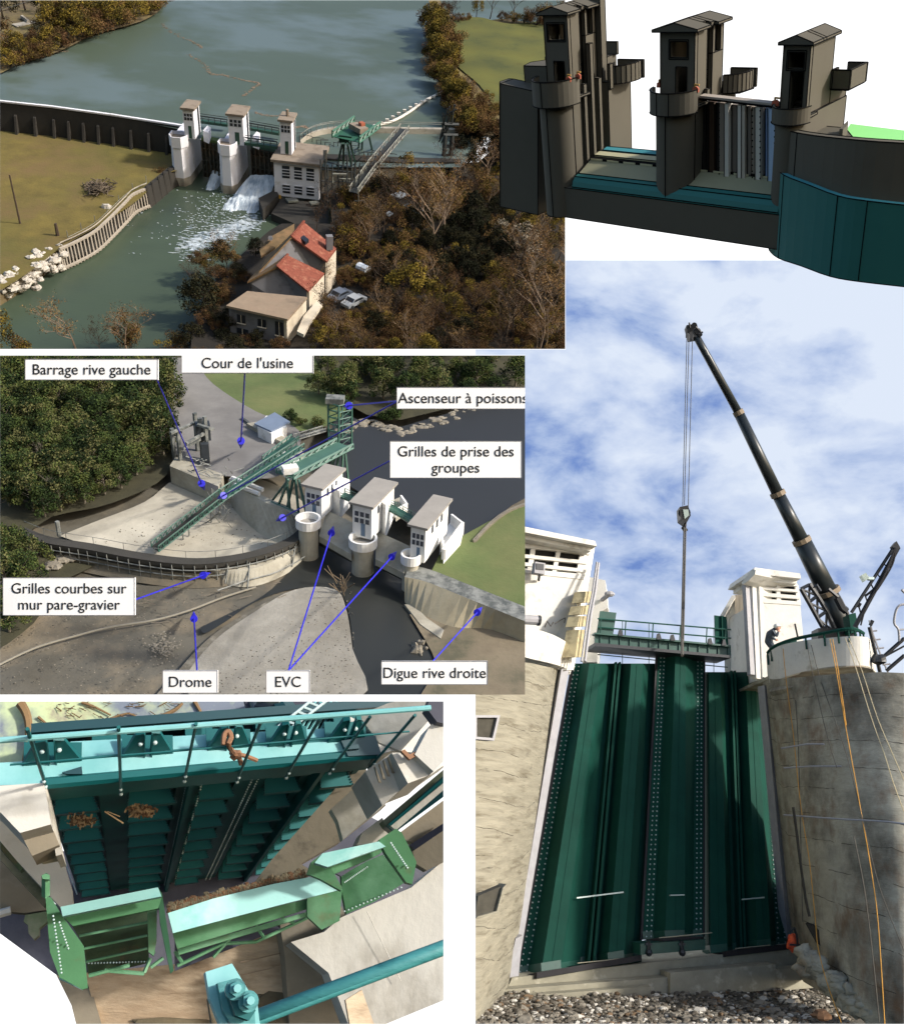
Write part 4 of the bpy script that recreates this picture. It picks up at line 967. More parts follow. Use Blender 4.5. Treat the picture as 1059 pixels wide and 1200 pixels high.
# sheet gate
Lg = Lb; v = 2.2
FG = Face(B2, Lg.w(0,v,0), -ax_b)
th = B2.thing('sheet_gate', 'folded sheet gate of brown, grey and pale blue strips right of the middle model pier', 'sluice gate', FG.pt(860,225))
sx = [(819,822,0,0),(822,826,.2,1),(826,830,.1,1),(830,836,.3,2),(836,839,.1,3),(839,842,.2,1),(842,848,.3,4),(848,853,.5,6),(853,857,.2,1),(857,863,.2,7),(863,868,.5,6),(868,872,.5,5),(872,875,.1,1),(875,879,.3,7),(879,884,.2,4),(884,890,.5,6),(890,892,.4,5),(892,896,.1,1),(896,899,.3,10),(899,907,.5,9),(907,911,.2,1)]
prev = None; groups = {}
for (xa, xb, off, mi_) in sx:
    yt = 114+(xa-819)*.115; yb = 217+(xa-819)*.12
    mb = MB(m_cads[mi_]); FG.slab(mb, [(xa,yt+4),(xb,yt+4+(xb-xa)*.115),(xb,yb+(xb-xa)*.12),(xa,yb)], off, .25+off); B2.part('strip', mb, th)
mb = MB(m_cadk)
for (xa, xb, off, mi_) in sx: mb.tube(FG.pt(xa, 118+(xa-819)*.115, off+.02), FG.pt(xa, 217+(xa-819)*.12, off+.02), .022, 4)
for xx in (842, 881, 890, 907):
    for i in range(14): y = 122+i*7.2+(xx-819)*.11; mb.ball(FG.pt(xx, y, .6), .045, None, 0, 0, 5, 4)
B2.part('edge_line', mb, th)
mb = MB(m_cads[8]); FG.slab(mb, [(819,112),(911,122),(911,124.5),(819,114.5)], .7, .5); FG.slab(mb, [(819,115),(911,126),(911,127.5),(819,116.5)], .5, .4, m_cadk); B2.part('top_rail', mb, th)
# ================================================================ WORLD C: looking steeply down on the teal gate, old green frames and pipe
B4 = Panel('trough', 153, 1222, -1, 9.0, 2.0, [(0,822,519.5,1200)])
c_water = mat('pond_water', C(112,120,132), .08, .8, .18, bump=.03, col2=C(196,212,158), sc2=.55, thr=.5, soft=.05, col3=C(150,146,124), sc3=2.2, thr3=.6)
c_teal = mat('teal_gate_paint', C(16,88,90), .1, 1, .5, spec=.3, col2=C(34,108,106), sc2=.7, thr=.66, soft=.12)
c_deck = mat('lit_teal_deck', C(104,166,168), .08, 1.2, .6, col2=C(150,200,202), sc2=.9, thr=.58, soft=.14)  # paler than the gate teal: light on the deck put into the colour
c_tdark = mat('deep_teal_paint', C(12,58,66), .12, 1, .45)
c_conc = mat('pale_concrete', C(190,188,180), .08, 1.5, .9, bump=.4, col2=C(140,132,112), sc2=.9, thr=.6, soft=.12, col3=C(86,84,78), sc3=.7, thr3=.66)
c_conc2 = mat('wet_brown_concrete', C(138,130,114), .2, 1.2, .8, bump=.4, col2=C(160,154,140), sc2=.8, thr=.55, soft=.06, col3=C(66,62,56), sc3=1.4, thr3=.62)
c_brown = mat('tan_slope_concrete', C(176,154,128), .12, 2.5, .9, bump=.5, col2=C(204,186,160), sc2=1.1, thr=.55, soft=.12, st=(1,3,1), col3=C(120,98,74), sc3=1.3, thr3=.63)
c_white = mat('white_concrete_slope', C(196,194,186), .07, 2.2, .9, bump=.4, col2=C(132,126,114), sc2=1.6, thr=.6, soft=.12, st=(1,.6,1))  # off-white concrete with random brownish patches
c_green = mat('old_green_paint', C(74,124,88), .16, 2, .65, bump=.2, col2=C(118,164,134), sc2=1.1, thr=.58, soft=.12, col3=C(104,82,60), sc3=3, thr3=.7)
c_cyan = mat('faded_lit_cyan', C(140,192,190), .1, 1.4, .6, bump=.2, col2=C(108,180,180), sc2=1.5, thr=.6, col3=C(190,226,224), sc3=.8, thr3=.6)  # faded plate colour, also paints the lit tops of the green beams
c_rust = mat('rusty_floor_panel', C(54,74,52), .3, 3, .8, bump=.3, col2=C(96,54,38), sc2=2.2, thr=.6, col3=C(24,28,26), sc3=1.5, thr3=.58)
c_pipe = mat('teal_pipe_paint', C(62,132,134), .14, 3, .5, bump=.3, col2=C(34,98,102), sc2=3, thr=.6, st=(1,4,1))
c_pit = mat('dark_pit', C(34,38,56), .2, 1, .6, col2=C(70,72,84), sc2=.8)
c_moss = mat('mossy_concrete', C(84,98,74), .2, 2, .9, col2=C(130,128,116), sc2=1.2, thr=.52, col3=C(44,50,40), sc3=1.6, thr3=.6)
c_stick = mat('dead_sticks', C(120,96,66), .25, 4, .9)
c_chip = mat('wood_chips', C(150,124,90), .3, 6, .9); c_chip2 = mat('dark_wood_chips', C(92,66,44), .3, 6, .9)
c_silt = mat('silt_debris', C(96,88,70), .3, 4, .95, bump=.6, col2=C(92,78,58), sc2=3)
c_line = mat('formwork_joint', C(150,132,110), .1, 3, .9)
c_zinc = mat('zinc_rivet', C(176,196,196), .1, 4, .4)
rnd = random.Random(11)
def P4(x, y, z): return B4.at(x, y, z)
def hz(mb, pts, z=None, th=.15, m=None):
    q = [P4(p[0], p[1], p[2] if len(p) > 2 else z) for p in pts]
    if any(len(p) > 2 for p in pts) and len(pts) > 3:      # lie flat on the best plane through the heights
        zm = sum(p.z for p in q)/len(q); cx_ = sum(p.x for p in q)/len(q); cy_ = sum(p.y for p in q)/len(q)
        xx = sum((p.x-cx_)**2 for p in q); yy = sum((p.y-cy_)**2 for p in q); xy = sum((p.x-cx_)*(p.y-cy_) for p in q); xz = sum((p.x-cx_)*(p.z-zm) for p in q); yz = sum((p.y-cy_)*(p.z-zm) for p in q)
        D_ = xx*yy-xy*xy
        if D_ > 1e-6:
            ga, gb = (xz*yy-yz*xy)/D_, (yz*xx-xz*xy)/D_; g_ = math.hypot(ga, gb); lim = .9
            if g_ > lim: ga *= lim/g_; gb *= lim/g_
            q = [B4.on(p[0], p[1], V((cx_, cy_, zm)), V((-ga, -gb, 1))) for p in pts]
    mb.slab(q, V((0,0,-th)), m)
# pond behind
mb = MB(c_water); sheet(mb, [P4(x, y, 3.1) for x, y in ((-30,800),(345,800),(330,905),(-30,940))], 3.1); B4.struct('water', mb)
def stick(pts, z, r, label, g='dead branches floating on the pond'):
    mb = MB(c_stick); mb.path(smoothline([P4(x, y, z) for x, y in pts], 3), [r*.55*(1-.5*i/(3*(len(pts)-1))) for i in range(3*(len(pts)-1)+1)], 6); B4.one('branch', mb, label, 'branch', group=g)
stick([(24,824),(31,836),(34,852),(32,875),(29,892)], 3.15, .05, 'long pale branch floating upright in the pond at the left')
stick([(96,823),(110,828),(130,838)], 3.12, .018, 'short dark stick left of the middle of the pond')
stick([(185,842),(205,832),(214,824)], 3.12, .03, 'slanting pale stick among the yellow algae')
stick([(228,822),(234,832),(237,840)], 3.12, .025, 'short steep stick right of the algae')
stick([(45,840),(60,852),(75,858)], 3.12, .015, 'thin twig beside the long pale branch')
stick([(120,846),(150,836),(170,845),(190,838)], 3.12, .014, 'thin bent twig across the algae')
# sticks massed in the algae
mb = MB(c_stick)
for k in range(95):
    x, y = rnd.uniform(66,205), rnd.uniform(820,862); a = rnd.uniform(-.7,.7); Lg_ = rnd.uniform(3,12); mb.tube(P4(x, y, 3.11), P4(x+Lg_*math.cos(a), y+Lg_*math.sin(a), 3.13), rnd.uniform(.0015,.004), 4)
B4.struct('floating_twigs', mb, kind='stuff')
# gate
pL, pR = P4(52,918,3.7), P4(406,886,3.7); a4 = (pR-pL).normalized(); n4 = V((a4.y, -a4.x, 0))
if B4.proj(pL+n4)[1] < 918: n4 = -n4
G4 = Face(B4, pL, n4)
th = B4.thing('teal_gate', 'large teal steel gate with light deck, railing and riveted shelf ribs', 'sluice gate', P4(200,1050,0))
mb = MB(c_deck); hz(mb, [(-20,895),(28,892),(432,866),(446,884),(406,886.5),(52,918.5),(-20,921)], 3.7, .06); A_ = B4.part('deck', mb, th)
mb = MB(c_deck); hz(mb, [(84,869,3.62),(412,852,3.62),(440,864,3.66),(20,895,3.66)], None, .05); B4.part('back_plate', mb, th)
mb = MB(c_tdark); hz(mb, [(400,868),(440,862),(447,884),(408,886)], 3.74, .04); B4.part('deck_end', mb, th)
mb = MB(c_tdark); hz(mb, [(73,905),(96,898),(97,907),(78,907)], 3.73, .04); hz(mb, [(405,875),(420,872),(421,877),(408,878)], 3.77, .04); B4.part('deck_slot', mb, th)
mb = MB(c_teal); G4.slab(mb, [(52,918),(440,883),(430,900),(60,938)], 0, .12); B4.part('fascia', mb, th)
mb = MB(c_teal); q0, q1 = G4.pt(52,918), G4.pt(440,883); mb.tube(q0+n4*.0, q1, .03, 6); B4.part('edge_trim', mb, th)
yl = lambda x, z: None
def gp(u, z, off=-.3): return V((pL.x, pL.y, z))+a4*u+n4*off
W4 = (G4.pt(408,905,-.3)-pL).dot(a4); U0 = (G4.pt(62,938,-.3)-pL).dot(a4)
def uof(x, y): return (G4.pt(x, y, -.3)-pL).dot(a4)
mb = MB(c_tdark); mb.pbox(gp(U0, 3.6), a4*(W4-U0), V((0,0,-6.2)), -n4*.05); B4.part('skin_plate', mb, th)
bays = [(uof(68,940),uof(118,936)),(uof(150,934),uof(203,930)),(uof(228,927),uof(268,923)),(uof(300,921),uof(340,917)),(uof(362,915),uof(398,911))]
mb_ = None
for i in range(len(bays)):
    lo = bays[i][1]; hi = bays[i+1][0] if i+1 < len(bays) else W4
    mb = MB(c_teal); mb.pbox(gp(lo, 3.55), a4*(hi-lo), V((0,0,-6.1)), n4*.07)
    if i in (1, 3): mb.pbox(gp((lo+hi)/2-.015, 3.55), a4*.03, V((0,0,-6.1)), n4*.16)
    B4.part('upright', mb, th)
mb = MB(c_teal); mb.pbox(gp(U0-.02, 3.55), a4*(bays[0][0]-U0), V((0,0,-6.1)), n4*.05); B4.part('upright', mb, th)
zs4 = [3.22-.52*k for k in range(11)]
for (u0, u1) in bays:
    for k, z in enumerate(zs4):
        mb = MB(c_teal); w = u1-u0; dp = .15; 
        pts = [gp(u0+.04*w, z), gp(u0+.8*w, z), gp(u1, z-.0)+n4*dp, gp(u0, z)+n4*dp]; mb.slab(pts, V((0,0,-.02)))
        mb.pbox(gp(u0, z-.06)+n4*dp, a4*w, V((0,0,.07)), n4*.004)
        B4.part('shelf', mb, th)
for (u, off) in ((bays[0][0]-.06, .07), (bays[1][1]+.06, .09), (bays[1][1]+.16, .09), (bays[3][1]*.0+bays[2][1]+.1, .09), (bays[3][0]-.06, .09), (W4-.05, .06)):
    mb = MB(c_zinc)
    for k in range(80): mb.ball(gp(u, 3.5-.075*k)+n4*off, .008, None, 0, 0, 5, 4)
    B4.part('rivet_row', mb, th, kind='stuff')
for (u0, u1) in bays:
    mb = MB(c_tdark)
    for z in zs4:
        for k in range(9):
            t = k/8; mb.ball(gp(u0+(u1-u0)*(.8+.2*t), z)+n4*(.15*t)+V((0,0,.01)), .0075, None, 0, 0, 5, 3)
            mb.ball(gp(u0+(u1-u0)*(.04-.04*t), z)+n4*(.15*t)+V((0,0,.01)), .0075, None, 0, 0, 5, 3)
    B4.part('rivet_row', mb, th, kind='stuff')
for x in (86, 190):   # small brackets below the fascia
    mb = MB(c_teal); u = uof(x, 937); mb.pbox(gp(u-.1, 3.38), a4*.02, V((0,0,-.2)), n4*.12); mb.pbox(gp(u+.12, 3.38), a4*.02, V((0,0,-.2)), n4*.12); mb.pbox(gp(u-.1, 3.2), a4*.24, V((0,0,-.02)), n4*.12); B4.part('bracket', mb, th)
# lifting lugs
for (x, y, w) in ((62,893,34),(173,884,30),(268,876,26),(336,872,24),(405,867,24)):
    mb = MB(c_teal); z = 3.68; sc_ = w/34
    for s_ in (-1, 1):
        c = P4(x, y, z); X = a4*(1/B4.ppm(c)); Yb = -n4*.02
        pts = [c+X*(s_*2), c+X*(s_*w), c+X*(s_*15*sc_)+V((0,0,.22))-n4*.07, c+X*(s_*4)+V((0,0,.24))-n4*.07]
        mb.slab(pts, n4*.02); mb.pbox(pts[3], pts[2]-pts[3], n4*.025, V((0,0,.01))); 
        mb.ball(c+X*(s_*9*sc_)+V((0,0,.15))-n4*.02, .013, c_zinc, 0, 0, 8, 5)
        mb.pbox(c+X*(s_*4), X*1.2, n4*.03, V((0,0,.24))-n4*.07)
    mb.pbox(P4(x-w,y,z)-n4*.1, P4(x+w,y,z)-P4(x-w,y,z), n4*.1, V((0,0,.02)))
    B4.part('lifting_lug', mb, th)
# railing
posts = [((33,854),(53,917)),((139,852),(142,926)),((230,848),(217,911)),((307,844),(279,912)),((374,843),(337,907)),((434,840),(388,902)),((490,838),(436,896))]
rl = B4.thing('railing', 'thin teal handrail with seven raking posts along the gate deck', 'railing', G4.pt(52,920))
T_ = []; mids = []
for (t, b) in posts:
    pb = G4.pt(b[0], b[1], .03); zt4 = B4.zfor(pb, t[1]); pt_ = V((pb.x, pb.y, zt4)); T_.append(pt_)
    mb = MB(c_teal); mb.tube(pb-V((0,0,.1)), pt_, .0085, 6); mb.ball(pb-V((0,0,.05))+n4*.01, .011, c_zinc, 0, 0, 6, 4); mb.ball(pb+n4*.01+V((0,0,.06)), .01, c_zinc, 0, 0, 6, 4); B4.part('post', mb, rl)
zt_ = sum(p.z for p in T_)/len(T_)
mb = MB(c_deck); e0 = V((T_[0].x, T_[0].y, zt_))-a4*.12; e1 = V((T_[-1].x, T_[-1].y, zt_))+a4*.05; mb.tube(e0, e1, .014, 8); B4.part('top_rail', mb, rl)
mb = MB(c_teal); mb.tube(e0-V((0,0,.42)), e1-V((0,0,.42)), .005, 6); B4.part('mid_rail', mb, rl)
# rusty hook and rope
mb = MB(mat('rusty_hook', C(132,96,70), .2, 5, .8)); mb.path(smoothline([P4(262,873,4.3), P4(263,861,4.3), P4(268,857,4.3), P4(271,864,4.3), P4(268,872,4.3), P4(272,880,4.1), P4(279,885,3.9), P4(283,896,3.85)], 4), .013, 6); mb.path(smoothline([P4(270,882,4), P4(288,886,3.95), P4(301,891,3.9)], 3), .012, 6); mb.ball(P4(277,884,4), .03, None, 2, .3, 7, 5)
B4.one('chain_hook', mb, 'rusty orange hook and rope tied to the railing', 'hook')
# debris on shelves
for (x, y, lab, n_) in ((166,950,'right heap of brown wood chips on an upper shelf of the teal gate', 240), (95,962,'left heap of brown wood chips on a lower shelf of the teal gate', 180), (186,952,None,0)):
    if not lab: continue
    mb = MB(c_chip); z = zs4[1 if x > 150 else 2]+.01
    for k in range(n_):
        p = P4(x+rnd.gauss(0,7), y+rnd.gauss(0,2.4), z+rnd.random()*.06); d_ = V((rnd.gauss(0,1), rnd.gauss(0,1), rnd.gauss(0,.4))).normalized(); e = d_.cross(V((0,0,1))).normalized()
        mb.pbox(p, d_*rnd.uniform(.012,.035), e*rnd.uniform(.006,.014), V((0,0,.005)), c_chip if rnd.random() < .6 else c_chip2)
    B4.one('wood_chips', mb, lab, 'debris', group='chip heaps on the gate shelves')
mb = MB(c_chip); mb.tube(P4(123,951,3.3), P4(145,965,3.3), .004, 5); mb.tube(P4(126,951,3.3), P4(141,957,3.3), .003, 5); B4.one('twig', mb, 'pale twig lying on the gate between the two chip heaps', 'twig')
# left concrete
th = B4.thing('concrete_block', 'white concrete block jutting out at the left end of the gate', 'block', P4(40,990,2.6))
mb = MB(c_conc); hz(mb, [(-20,922),(52,917.5),(60,966),(24,976),(-20,930)], 3.82, .5)
hz(mb, [(24,976,3.8),(60,966,3.8),(70,990,3.4),(38,1003,3.4)], None, .3, c_conc2); hz(mb, [(52,917.5,3.82),(54,917.5,3.8),(73,1001,3.3),(66,1003,3.3),(60,966,3.8)], None, .4); hz(mb, [(36,1000,3.38),(70,991,3.38),(73,1001,3.3),(48,1006,3.3)], None, .2, mat('lichen_concrete', C(206,196,170), .1, 3, .9))
B4.part('block', mb, th)
th = B4.thing('side_wall', 'left flank of the basin in stripes of pale and mossy concrete', 'wall', P4(40,1040,0))
mb = MB(c_conc); hz(mb, [(-20,925),(0,945,2.6),(24,976,2.4),(48,1004,2.1),(72,1000,2.1),(84,1040,1),(86,1064,.6),(72,1064,.6),(40,1030,1.6),(-20,965,2.4)], 2.6, .2); B4.part('pale_band', mb, th)
mb = MB(c_moss); hz(mb, [(-20,950,2.3),(0,975,2.2),(32,1020,1.6),(58,1050,1.0),(52,1062,.9),(20,1028,1.5),(-20,985,2.1)], None, .15); B4.part('mossy_band', mb, th)
mb = MB(c_rust); hz(mb, [(-20,960,2.45),(0,985,2.35),(28,1018,1.8),(24,1021,1.8),(-20,972,2.35)], None, .1); B4.part('dark_groove', mb, th)
mb = MB(c_conc2); hz(mb, [(-20,985,2.1),(14,1022,1.4),(48,1055,.8),(56,1066,.7),(30,1070,.6),(10,1068,.6),(-20,1066,.6)], None, .15); B4.part('broken_band', mb, th)
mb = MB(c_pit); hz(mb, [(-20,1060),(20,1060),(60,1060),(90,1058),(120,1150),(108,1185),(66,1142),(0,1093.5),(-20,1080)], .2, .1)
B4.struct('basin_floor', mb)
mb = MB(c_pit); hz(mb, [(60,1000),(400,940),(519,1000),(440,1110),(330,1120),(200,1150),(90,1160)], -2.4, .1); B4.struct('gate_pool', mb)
mb = MB(c_moss); hz(mb, [(30,1072),(54,1068),(56,1080),(46,1088),(46,1096),(40,1101),(34,1094),(33,1084),(28,1080)], .9, .12); B4.one('bracket_plate', mb, 'grey eyed bracket plate over the dark corner at the left', 'bracket')
mb = MB(c_conc); mb.tube(P4(-5,1072,1), P4(13,1067,1), .03, 6); B4.one('rod', mb, 'short pale rod poking in from the left edge over the dark corner', 'rod')
mb = MB(c_conc2); hz(mb, [(66,1142,.3),(108,1160,.3),(122,1210,.2),(92,1210,.2),(84,1178,.2)], None, .2); B4.one('rubble_edge', mb, 'dark broken concrete edge at the lower left below the green frame', 'concrete')
# tan slope and right slopes
mb = MB(c_brown); hz(mb, [(100,1140,.4),(205,1130,.5),(300,1096,.7),(332,1086,.8),(338,1100,.8),(349,1210,.2),(118,1210,.1)], None, .3)
th = B4.thing('tan_apron', 'tan streaked concrete apron between the green frames and the pipe', 'apron', P4(220,1200,0)); B4.part('slab', mb, th)
mb = MB(c_line)
for pts in (((282,1128),(329,1117)),((280,1143),(330,1132))): mb.tube(P4(*pts[0],.72 if pts[0][0] > 250 else .42), P4(*pts[1],.72 if pts[0][0] > 250 else .3), .004, 4)
B4.part('joint', mb, th)
mb = MB(c_silt); mb.ball(P4(322,1192,.4), (.3,.2,.06), None, 3, .2, 14, 6); mb.ball(P4(215,1199,.2), (.4,.05,.03), None, 5, .2, 14, 6); B4.part('silt', mb, th, 'grey silt drifted on the apron')
mb = MB(c_conc2); hz(mb, [(328,1082,1.1),(350,1080,1.2),(400,1062,1.3),(420,1100,.9),(398,1150,.8),(412,1210,.6),(340,1210,.4),(334,1120,.8)], None, .3); B4.one('dark_apron', mb, 'dark stained concrete strip between the tan apron and the pale slope', 'apron')
th = B4.thing('pale_slope', 'pale concrete slope behind the teal pipe at the lower right', 'slope', P4(450,1150,0))
mb = MB(c_white); hz(mb, [(341,1104,1.3),(380,1092,1.4),(400,1075,1.5),(482,1040,1.6),(530,1000,1.8),(530,1168,1.6),(440,1205,1.4),(412,1210,1.2),(385,1140,1.3)], None, .3); B4.part('slab', mb, th)
mb = MB(c_conc)
for pts in (((430,1068),(470,1150)),((462,1052),(500,1120)),((495,1035),(528,1090))): mb.tube(P4(*pts[0],1.58), P4(*pts[1],1.52), .003, 4)
B4.part('joint', mb, th)
mb = MB(c_brown); hz(mb, [(405,1172),(424,1160),(440,1205),(412,1212)], 1.62, .05); B4.part('stain', mb, th, 'tan patch on the pale slope')
# right flank
th = B4.thing('basin_wall', 'right flank wall of the basin in wet brown concrete', 'wall', P4(350,1000,0))
mb = MB(c_conc2); hz(mb, [(412,902,3.0),(428,900,3.2),(452,944,3.0),(400,985,2.2),(352,1012,1.2),(368,1022,1.0),(330,1040,.3),(290,1045,.3),(318,1008,1.0),(370,950,2.2)], None, .2); B4.part('wall', mb, th)
mb = MB(c_conc); hz(mb, [(388,948,2.62),(412,926,2.9),(446,948,3.02),(420,968,2.62),(402,984,2.3),(396,962,2.5)], None, .1); B4.part('cast_panel', mb, th, 'cleaner cast concrete panel on the wet wall')
th = B4.thing('concrete_block', 'cube of concrete with lichen edge at the right end of the gate', 'block', P4(460,940,2.8))
mb = MB(c_conc); hz(mb, [(459,882,4.0),(490,882,4.0),(504,908,4.0),(478,918,4.0)], None, .5); hz(mb, [(428,904,3.8),(459,882,3.99),(478,918,3.99),(448,944,3.5)], None, .4); 
B4.part('block', mb, th)
mb = MB(c_conc2)
for k in range(5): x = 438+k*5.2; y = 899-k*3.8; mb.slab([P4(x,y,3.98), P4(x+1.6,y-1,4.0), P4(x+9,y+18,3.9), P4(x+6,y+18,3.9)], V((0,0,-.01)))
hz(mb, [(430,905,3.85),(436,902,3.88),(456,938,3.6),(449,943,3.56)], None, .05, bpy.data.materials['lichen_concrete']); B4.part('streak', mb, th)
mb = MB(c_conc); hz(mb, [(394,815),(530,815),(530,890),(504,908,3.7),(488,882,3.7),(459,880,3.7),(444,884,3.7),(440,864,3.7),(412,850,3.6)], 3.3, .3)
hz(mb, [(420,838,3.6),(455,824,3.9),(490,815,4.0),(505,815,4.0),(508,838,3.9),(470,880,3.6),(444,870,3.5)], None, .2)
hz(mb, [(504,850,4.1),(530,830,4.1),(530,880,4.1),(508,904,4.1),(486,884,4.05)], None, .2)
th = B4.thing('abutment', 'sunlit stepped concrete abutment at the top right corner of the gate scene', 'abutment', P4(480,880,3)); B4.part('steps', mb, th)
mb = MB(c_pit); hz(mb, [(505,815),(530,815),(530,850),(512,846),(500,830)], 4.15, .1); B4.one('tarpaulin', mb, 'crumpled dark blue sheet at the top right corner', 'sheet')
mb = MB(c_rust); hz(mb, [(470,880),(474,878),(480,884),(488,880),(491,884),(480,890)], 4.06, .03, bpy.data.materials['rusty_hook']); B4.one('rust_clump', mb, 'small rusty clump on the right concrete cube', 'clump')
# dark well with ladder
mb = MB(c_pit); hz(mb, [(285,815),(394,815),(396,852),(345,858),(300,862),(296,850)], 3.3, .05); B4.one('dark_grid', mb, 'dark slotted opening beyond the deck near the ladder', 'opening')
mb = MB(c_zinc); 
for a, b in (((318,858),(372,815)),((330,862),(384,820))): mb.tube(P4(*a,3.6), P4(*b,3.6), .009, 6)
for k in range(8): t = (k+.5)/8; mb.tube(P4(318+54*t,858-43*t,3.6), P4(330+54*t,862-42*t,3.6), .008, 5)
B4.one('ladder', mb, 'pale metal ladder lying aslant beyond the railing', 'ladder')
mb = MB(c_deck)
for k in range(7): mb.tube(P4(352+k*6,855,3.45), P4(372+k*6,818,3.45), .008, 4)
B4.one('grid_bars', mb, 'fine slanting bars over the dark opening', 'bars')
mb = MB(c_water); mb.ball(P4(312,822,3.3), (.12,.1,.2), None, 3, .2, 8, 6); mb.tube(P4(325,818,3.4), P4(340,842,3.4), .07, 8, c_tdark); B4.one('pump_pipe', mb, 'dark pipe stub near the ladder at the top of the deck', 'pipe')
# guide rails at right
th = B4.thing('guide_channel', 'green and white guide channel slanting up to the right edge', 'guide rail', P4(470,960,2.5))
mb = MB(c_moss); hz(mb, [(448,962,2.6),(530,893,3.3),(530,900,3.3),(452,968,2.6)], None, .1); B4.part('mossy_edge', mb, th)
mb = MB(c_tdark); hz(mb, [(452,968,2.55),(530,900,3.25),(530,926,3.15),(462,976,2.5)], None, .1); B4.part('channel', mb, th)
mb = MB(c_white); hz(mb, [(458,968,2.62),(530,909,3.32),(530,917,3.28),(464,973,2.6)], None, .05); B4.part('strip', mb, th)
mb = MB(c_teal); hz(mb, [(455,966,2.65),(530,903,3.35),(530,907,3.34),(458,968,2.66)], None, .05); B4.part('rail', mb, th)
mb = MB(c_conc2); hz(mb, [(468,976,2.2),(530,930,2.7),(530,962,2.5),(486,988,2.0),(476,985,2.1)], None, .1); B4.one('lower_wall', mb, 'grey wall strip under the guide channel at the right edge', 'wall')
mb = MB(c_rubber if False else c_pit); hz(mb, [(480,990,2.15),(530,958,2.6),(530,966,2.6),(486,996,2.15)], None, .1); B4.one('black_rail', mb, 'toothed black rail below the guide channel', 'rail')
mb = MB(c_conc2); hz(mb, [(482,992,1.7),(530,966,2.2),(530,1005,1.9),(500,1020,1.7),(487,1012,1.7)], None, .1); B4.one('ledge', mb, 'grey concrete ledge right of the right green frame', 'ledge')
mb = MB(c_conc); hz(mb, [(425,975,2.6),(448,958,2.7),(460,985,2.5),(440,1000,2.3),(418,990,2.3)], None, .2); B4.one('bearing_block', mb, 'small worn concrete bearing block at the foot of the guide channel', 'block')
# old green frames
def c7(pts): return [(x/4.073, 1000+y/4.073) for x, y in pts]
def c8(pts): return [(250+x/3.92, 1000+y/3.92) for x, y in pts]
def zz(pts, zs): return [(p[0], p[1], z) for p, z in zip(pts, zs)]
th = B4.thing('steel_frame', 'left old green riveted steel frame, open with a rusty panel inside', 'steel frame', P4(120,1130,1))
mb = MB(c_cyan); hz(mb, zz(c7([(290,255),(755,162),(772,205),(300,300)]), (2.7,2.7,2.65,2.65)), None, .08); B4.part('top_beam', mb, th)
mb = MB(c_green); hz(mb, zz(c7([(300,300),(772,205),(760,262),(350,347)]), (2.62,2.62,2.2,2.2)), None, .06); B4.part('beam_face', mb, th)
mb = MB(c_green); hz(mb, zz(c7([(755,160),(775,195),(830,560),(815,572),(765,330)]), (2.75,2.75,2.0,2.0,2.3)), None, .06); hz(mb, zz(c7([(705,275),(750,265),(748,420),(735,490),(710,470)]), (2.2,2.2,1.8,1.7,1.7)), None, .06); B4.part('end_plate', mb, th)
mb = MB(c_green); hz(mb, zz(c7([(218,205),(245,210),(300,300),(400,440),(420,642),(395,650),(285,592),(240,470)]), (2.8,2.8,2.7,2.3,1.9,1.9,2.1,2.4)), None, .06); B4.part('side_plate', mb, th)
mb = MB(c_cyan); hz(mb, zz(c7([(285,592),(400,642),(395,652),(283,600)]), (2.14,1.95,1.9,2.1)), None, .06); B4.part('lip', mb, th)
mb = MB(c_rust); hz(mb, zz(c7([(345,345),(710,272),(712,520),(425,590),(400,440)]), (1.7,1.7,1.3,1.3,1.5)), None, .06); B4.part('floor_panel', mb, th)
mb = MB(c_green)
for yy in (0, 1, 2): a, b = c7([(380+yy*16, 395+yy*62), (705, 330+yy*62)]); mb.tube(P4(*a,1.8-.1*yy), P4(*b,1.8-.1*yy), .009, 5)
B4.part('rib', mb, th)
mb = MB(c_zinc)
for k in range(17): 
    t = k/16; p = c7([(285+75*t, 330+220*t)])[0]; mb.ball(P4(*p, 2.66-.55*t), .007, None, 0,0,5,4); p = c7([(255+40*t, 300+270*t)])[0]; mb.ball(P4(*p, 2.8-.5*t), .007, None, 0,0,5,4)
for k in range(20): t = k/19; p = c7([(425+280*t, 525-8*t)])[0]; mb.ball(P4(*p, 1.42), .007, None, 0,0,5,4)
B4.part('rivet_row', mb, th, kind='stuff')
mb = MB(c_green); 
for a, b in (((425,585),(620,535)),((500,560),(690,575)),((690,570),(720,500)),((720,545),(780,500)),((735,480),(725,410))): a, b = c7([a, b]); mb.tube(P4(*a,1.5), P4(*b,1.5), .014, 5)
B4.part('brace', mb, th)
mb = MB(c_green); mb.path([P4(54,1026,3.0), P4(54,1050,2.9)], .022, 4); q = c7([(200,105),(215,97),(235,103),(238,125),(205,122)]); hz(mb, q, 3.05, .05); B4.part('hollow_post', mb, th)
th = B4.thing('steel_frame', 'middle green truss under a faded cyan plate', 'steel frame', P4(300,1100,1))
mb = MB(c_cyan); hz(mb, [(197,1070,2.3),(250,1053,2.3),(320,1036,2.3),(362,1028,2.3),(375,1030,2.3),(401,1042,2.3),(330,1060,2.3),(250,1081,2.3),(203,1093.5,2.3)], None, .04); B4.part('cover_plate', mb, th)
mb = MB(c_green); hz(mb, zz([(203,1094),(330,1061),(401,1043),(398,1052),(330,1075),(208,1112)], (1.95,1.95,1.95,1.8,1.8,1.8)), None, .05); hz(mb, [(208,1112),(330,1077),(362,1068),(362,1073),(330,1083),(210,1119)], 1.5, .05); B4.part('girder', mb, th)
mb = MB(c_green)
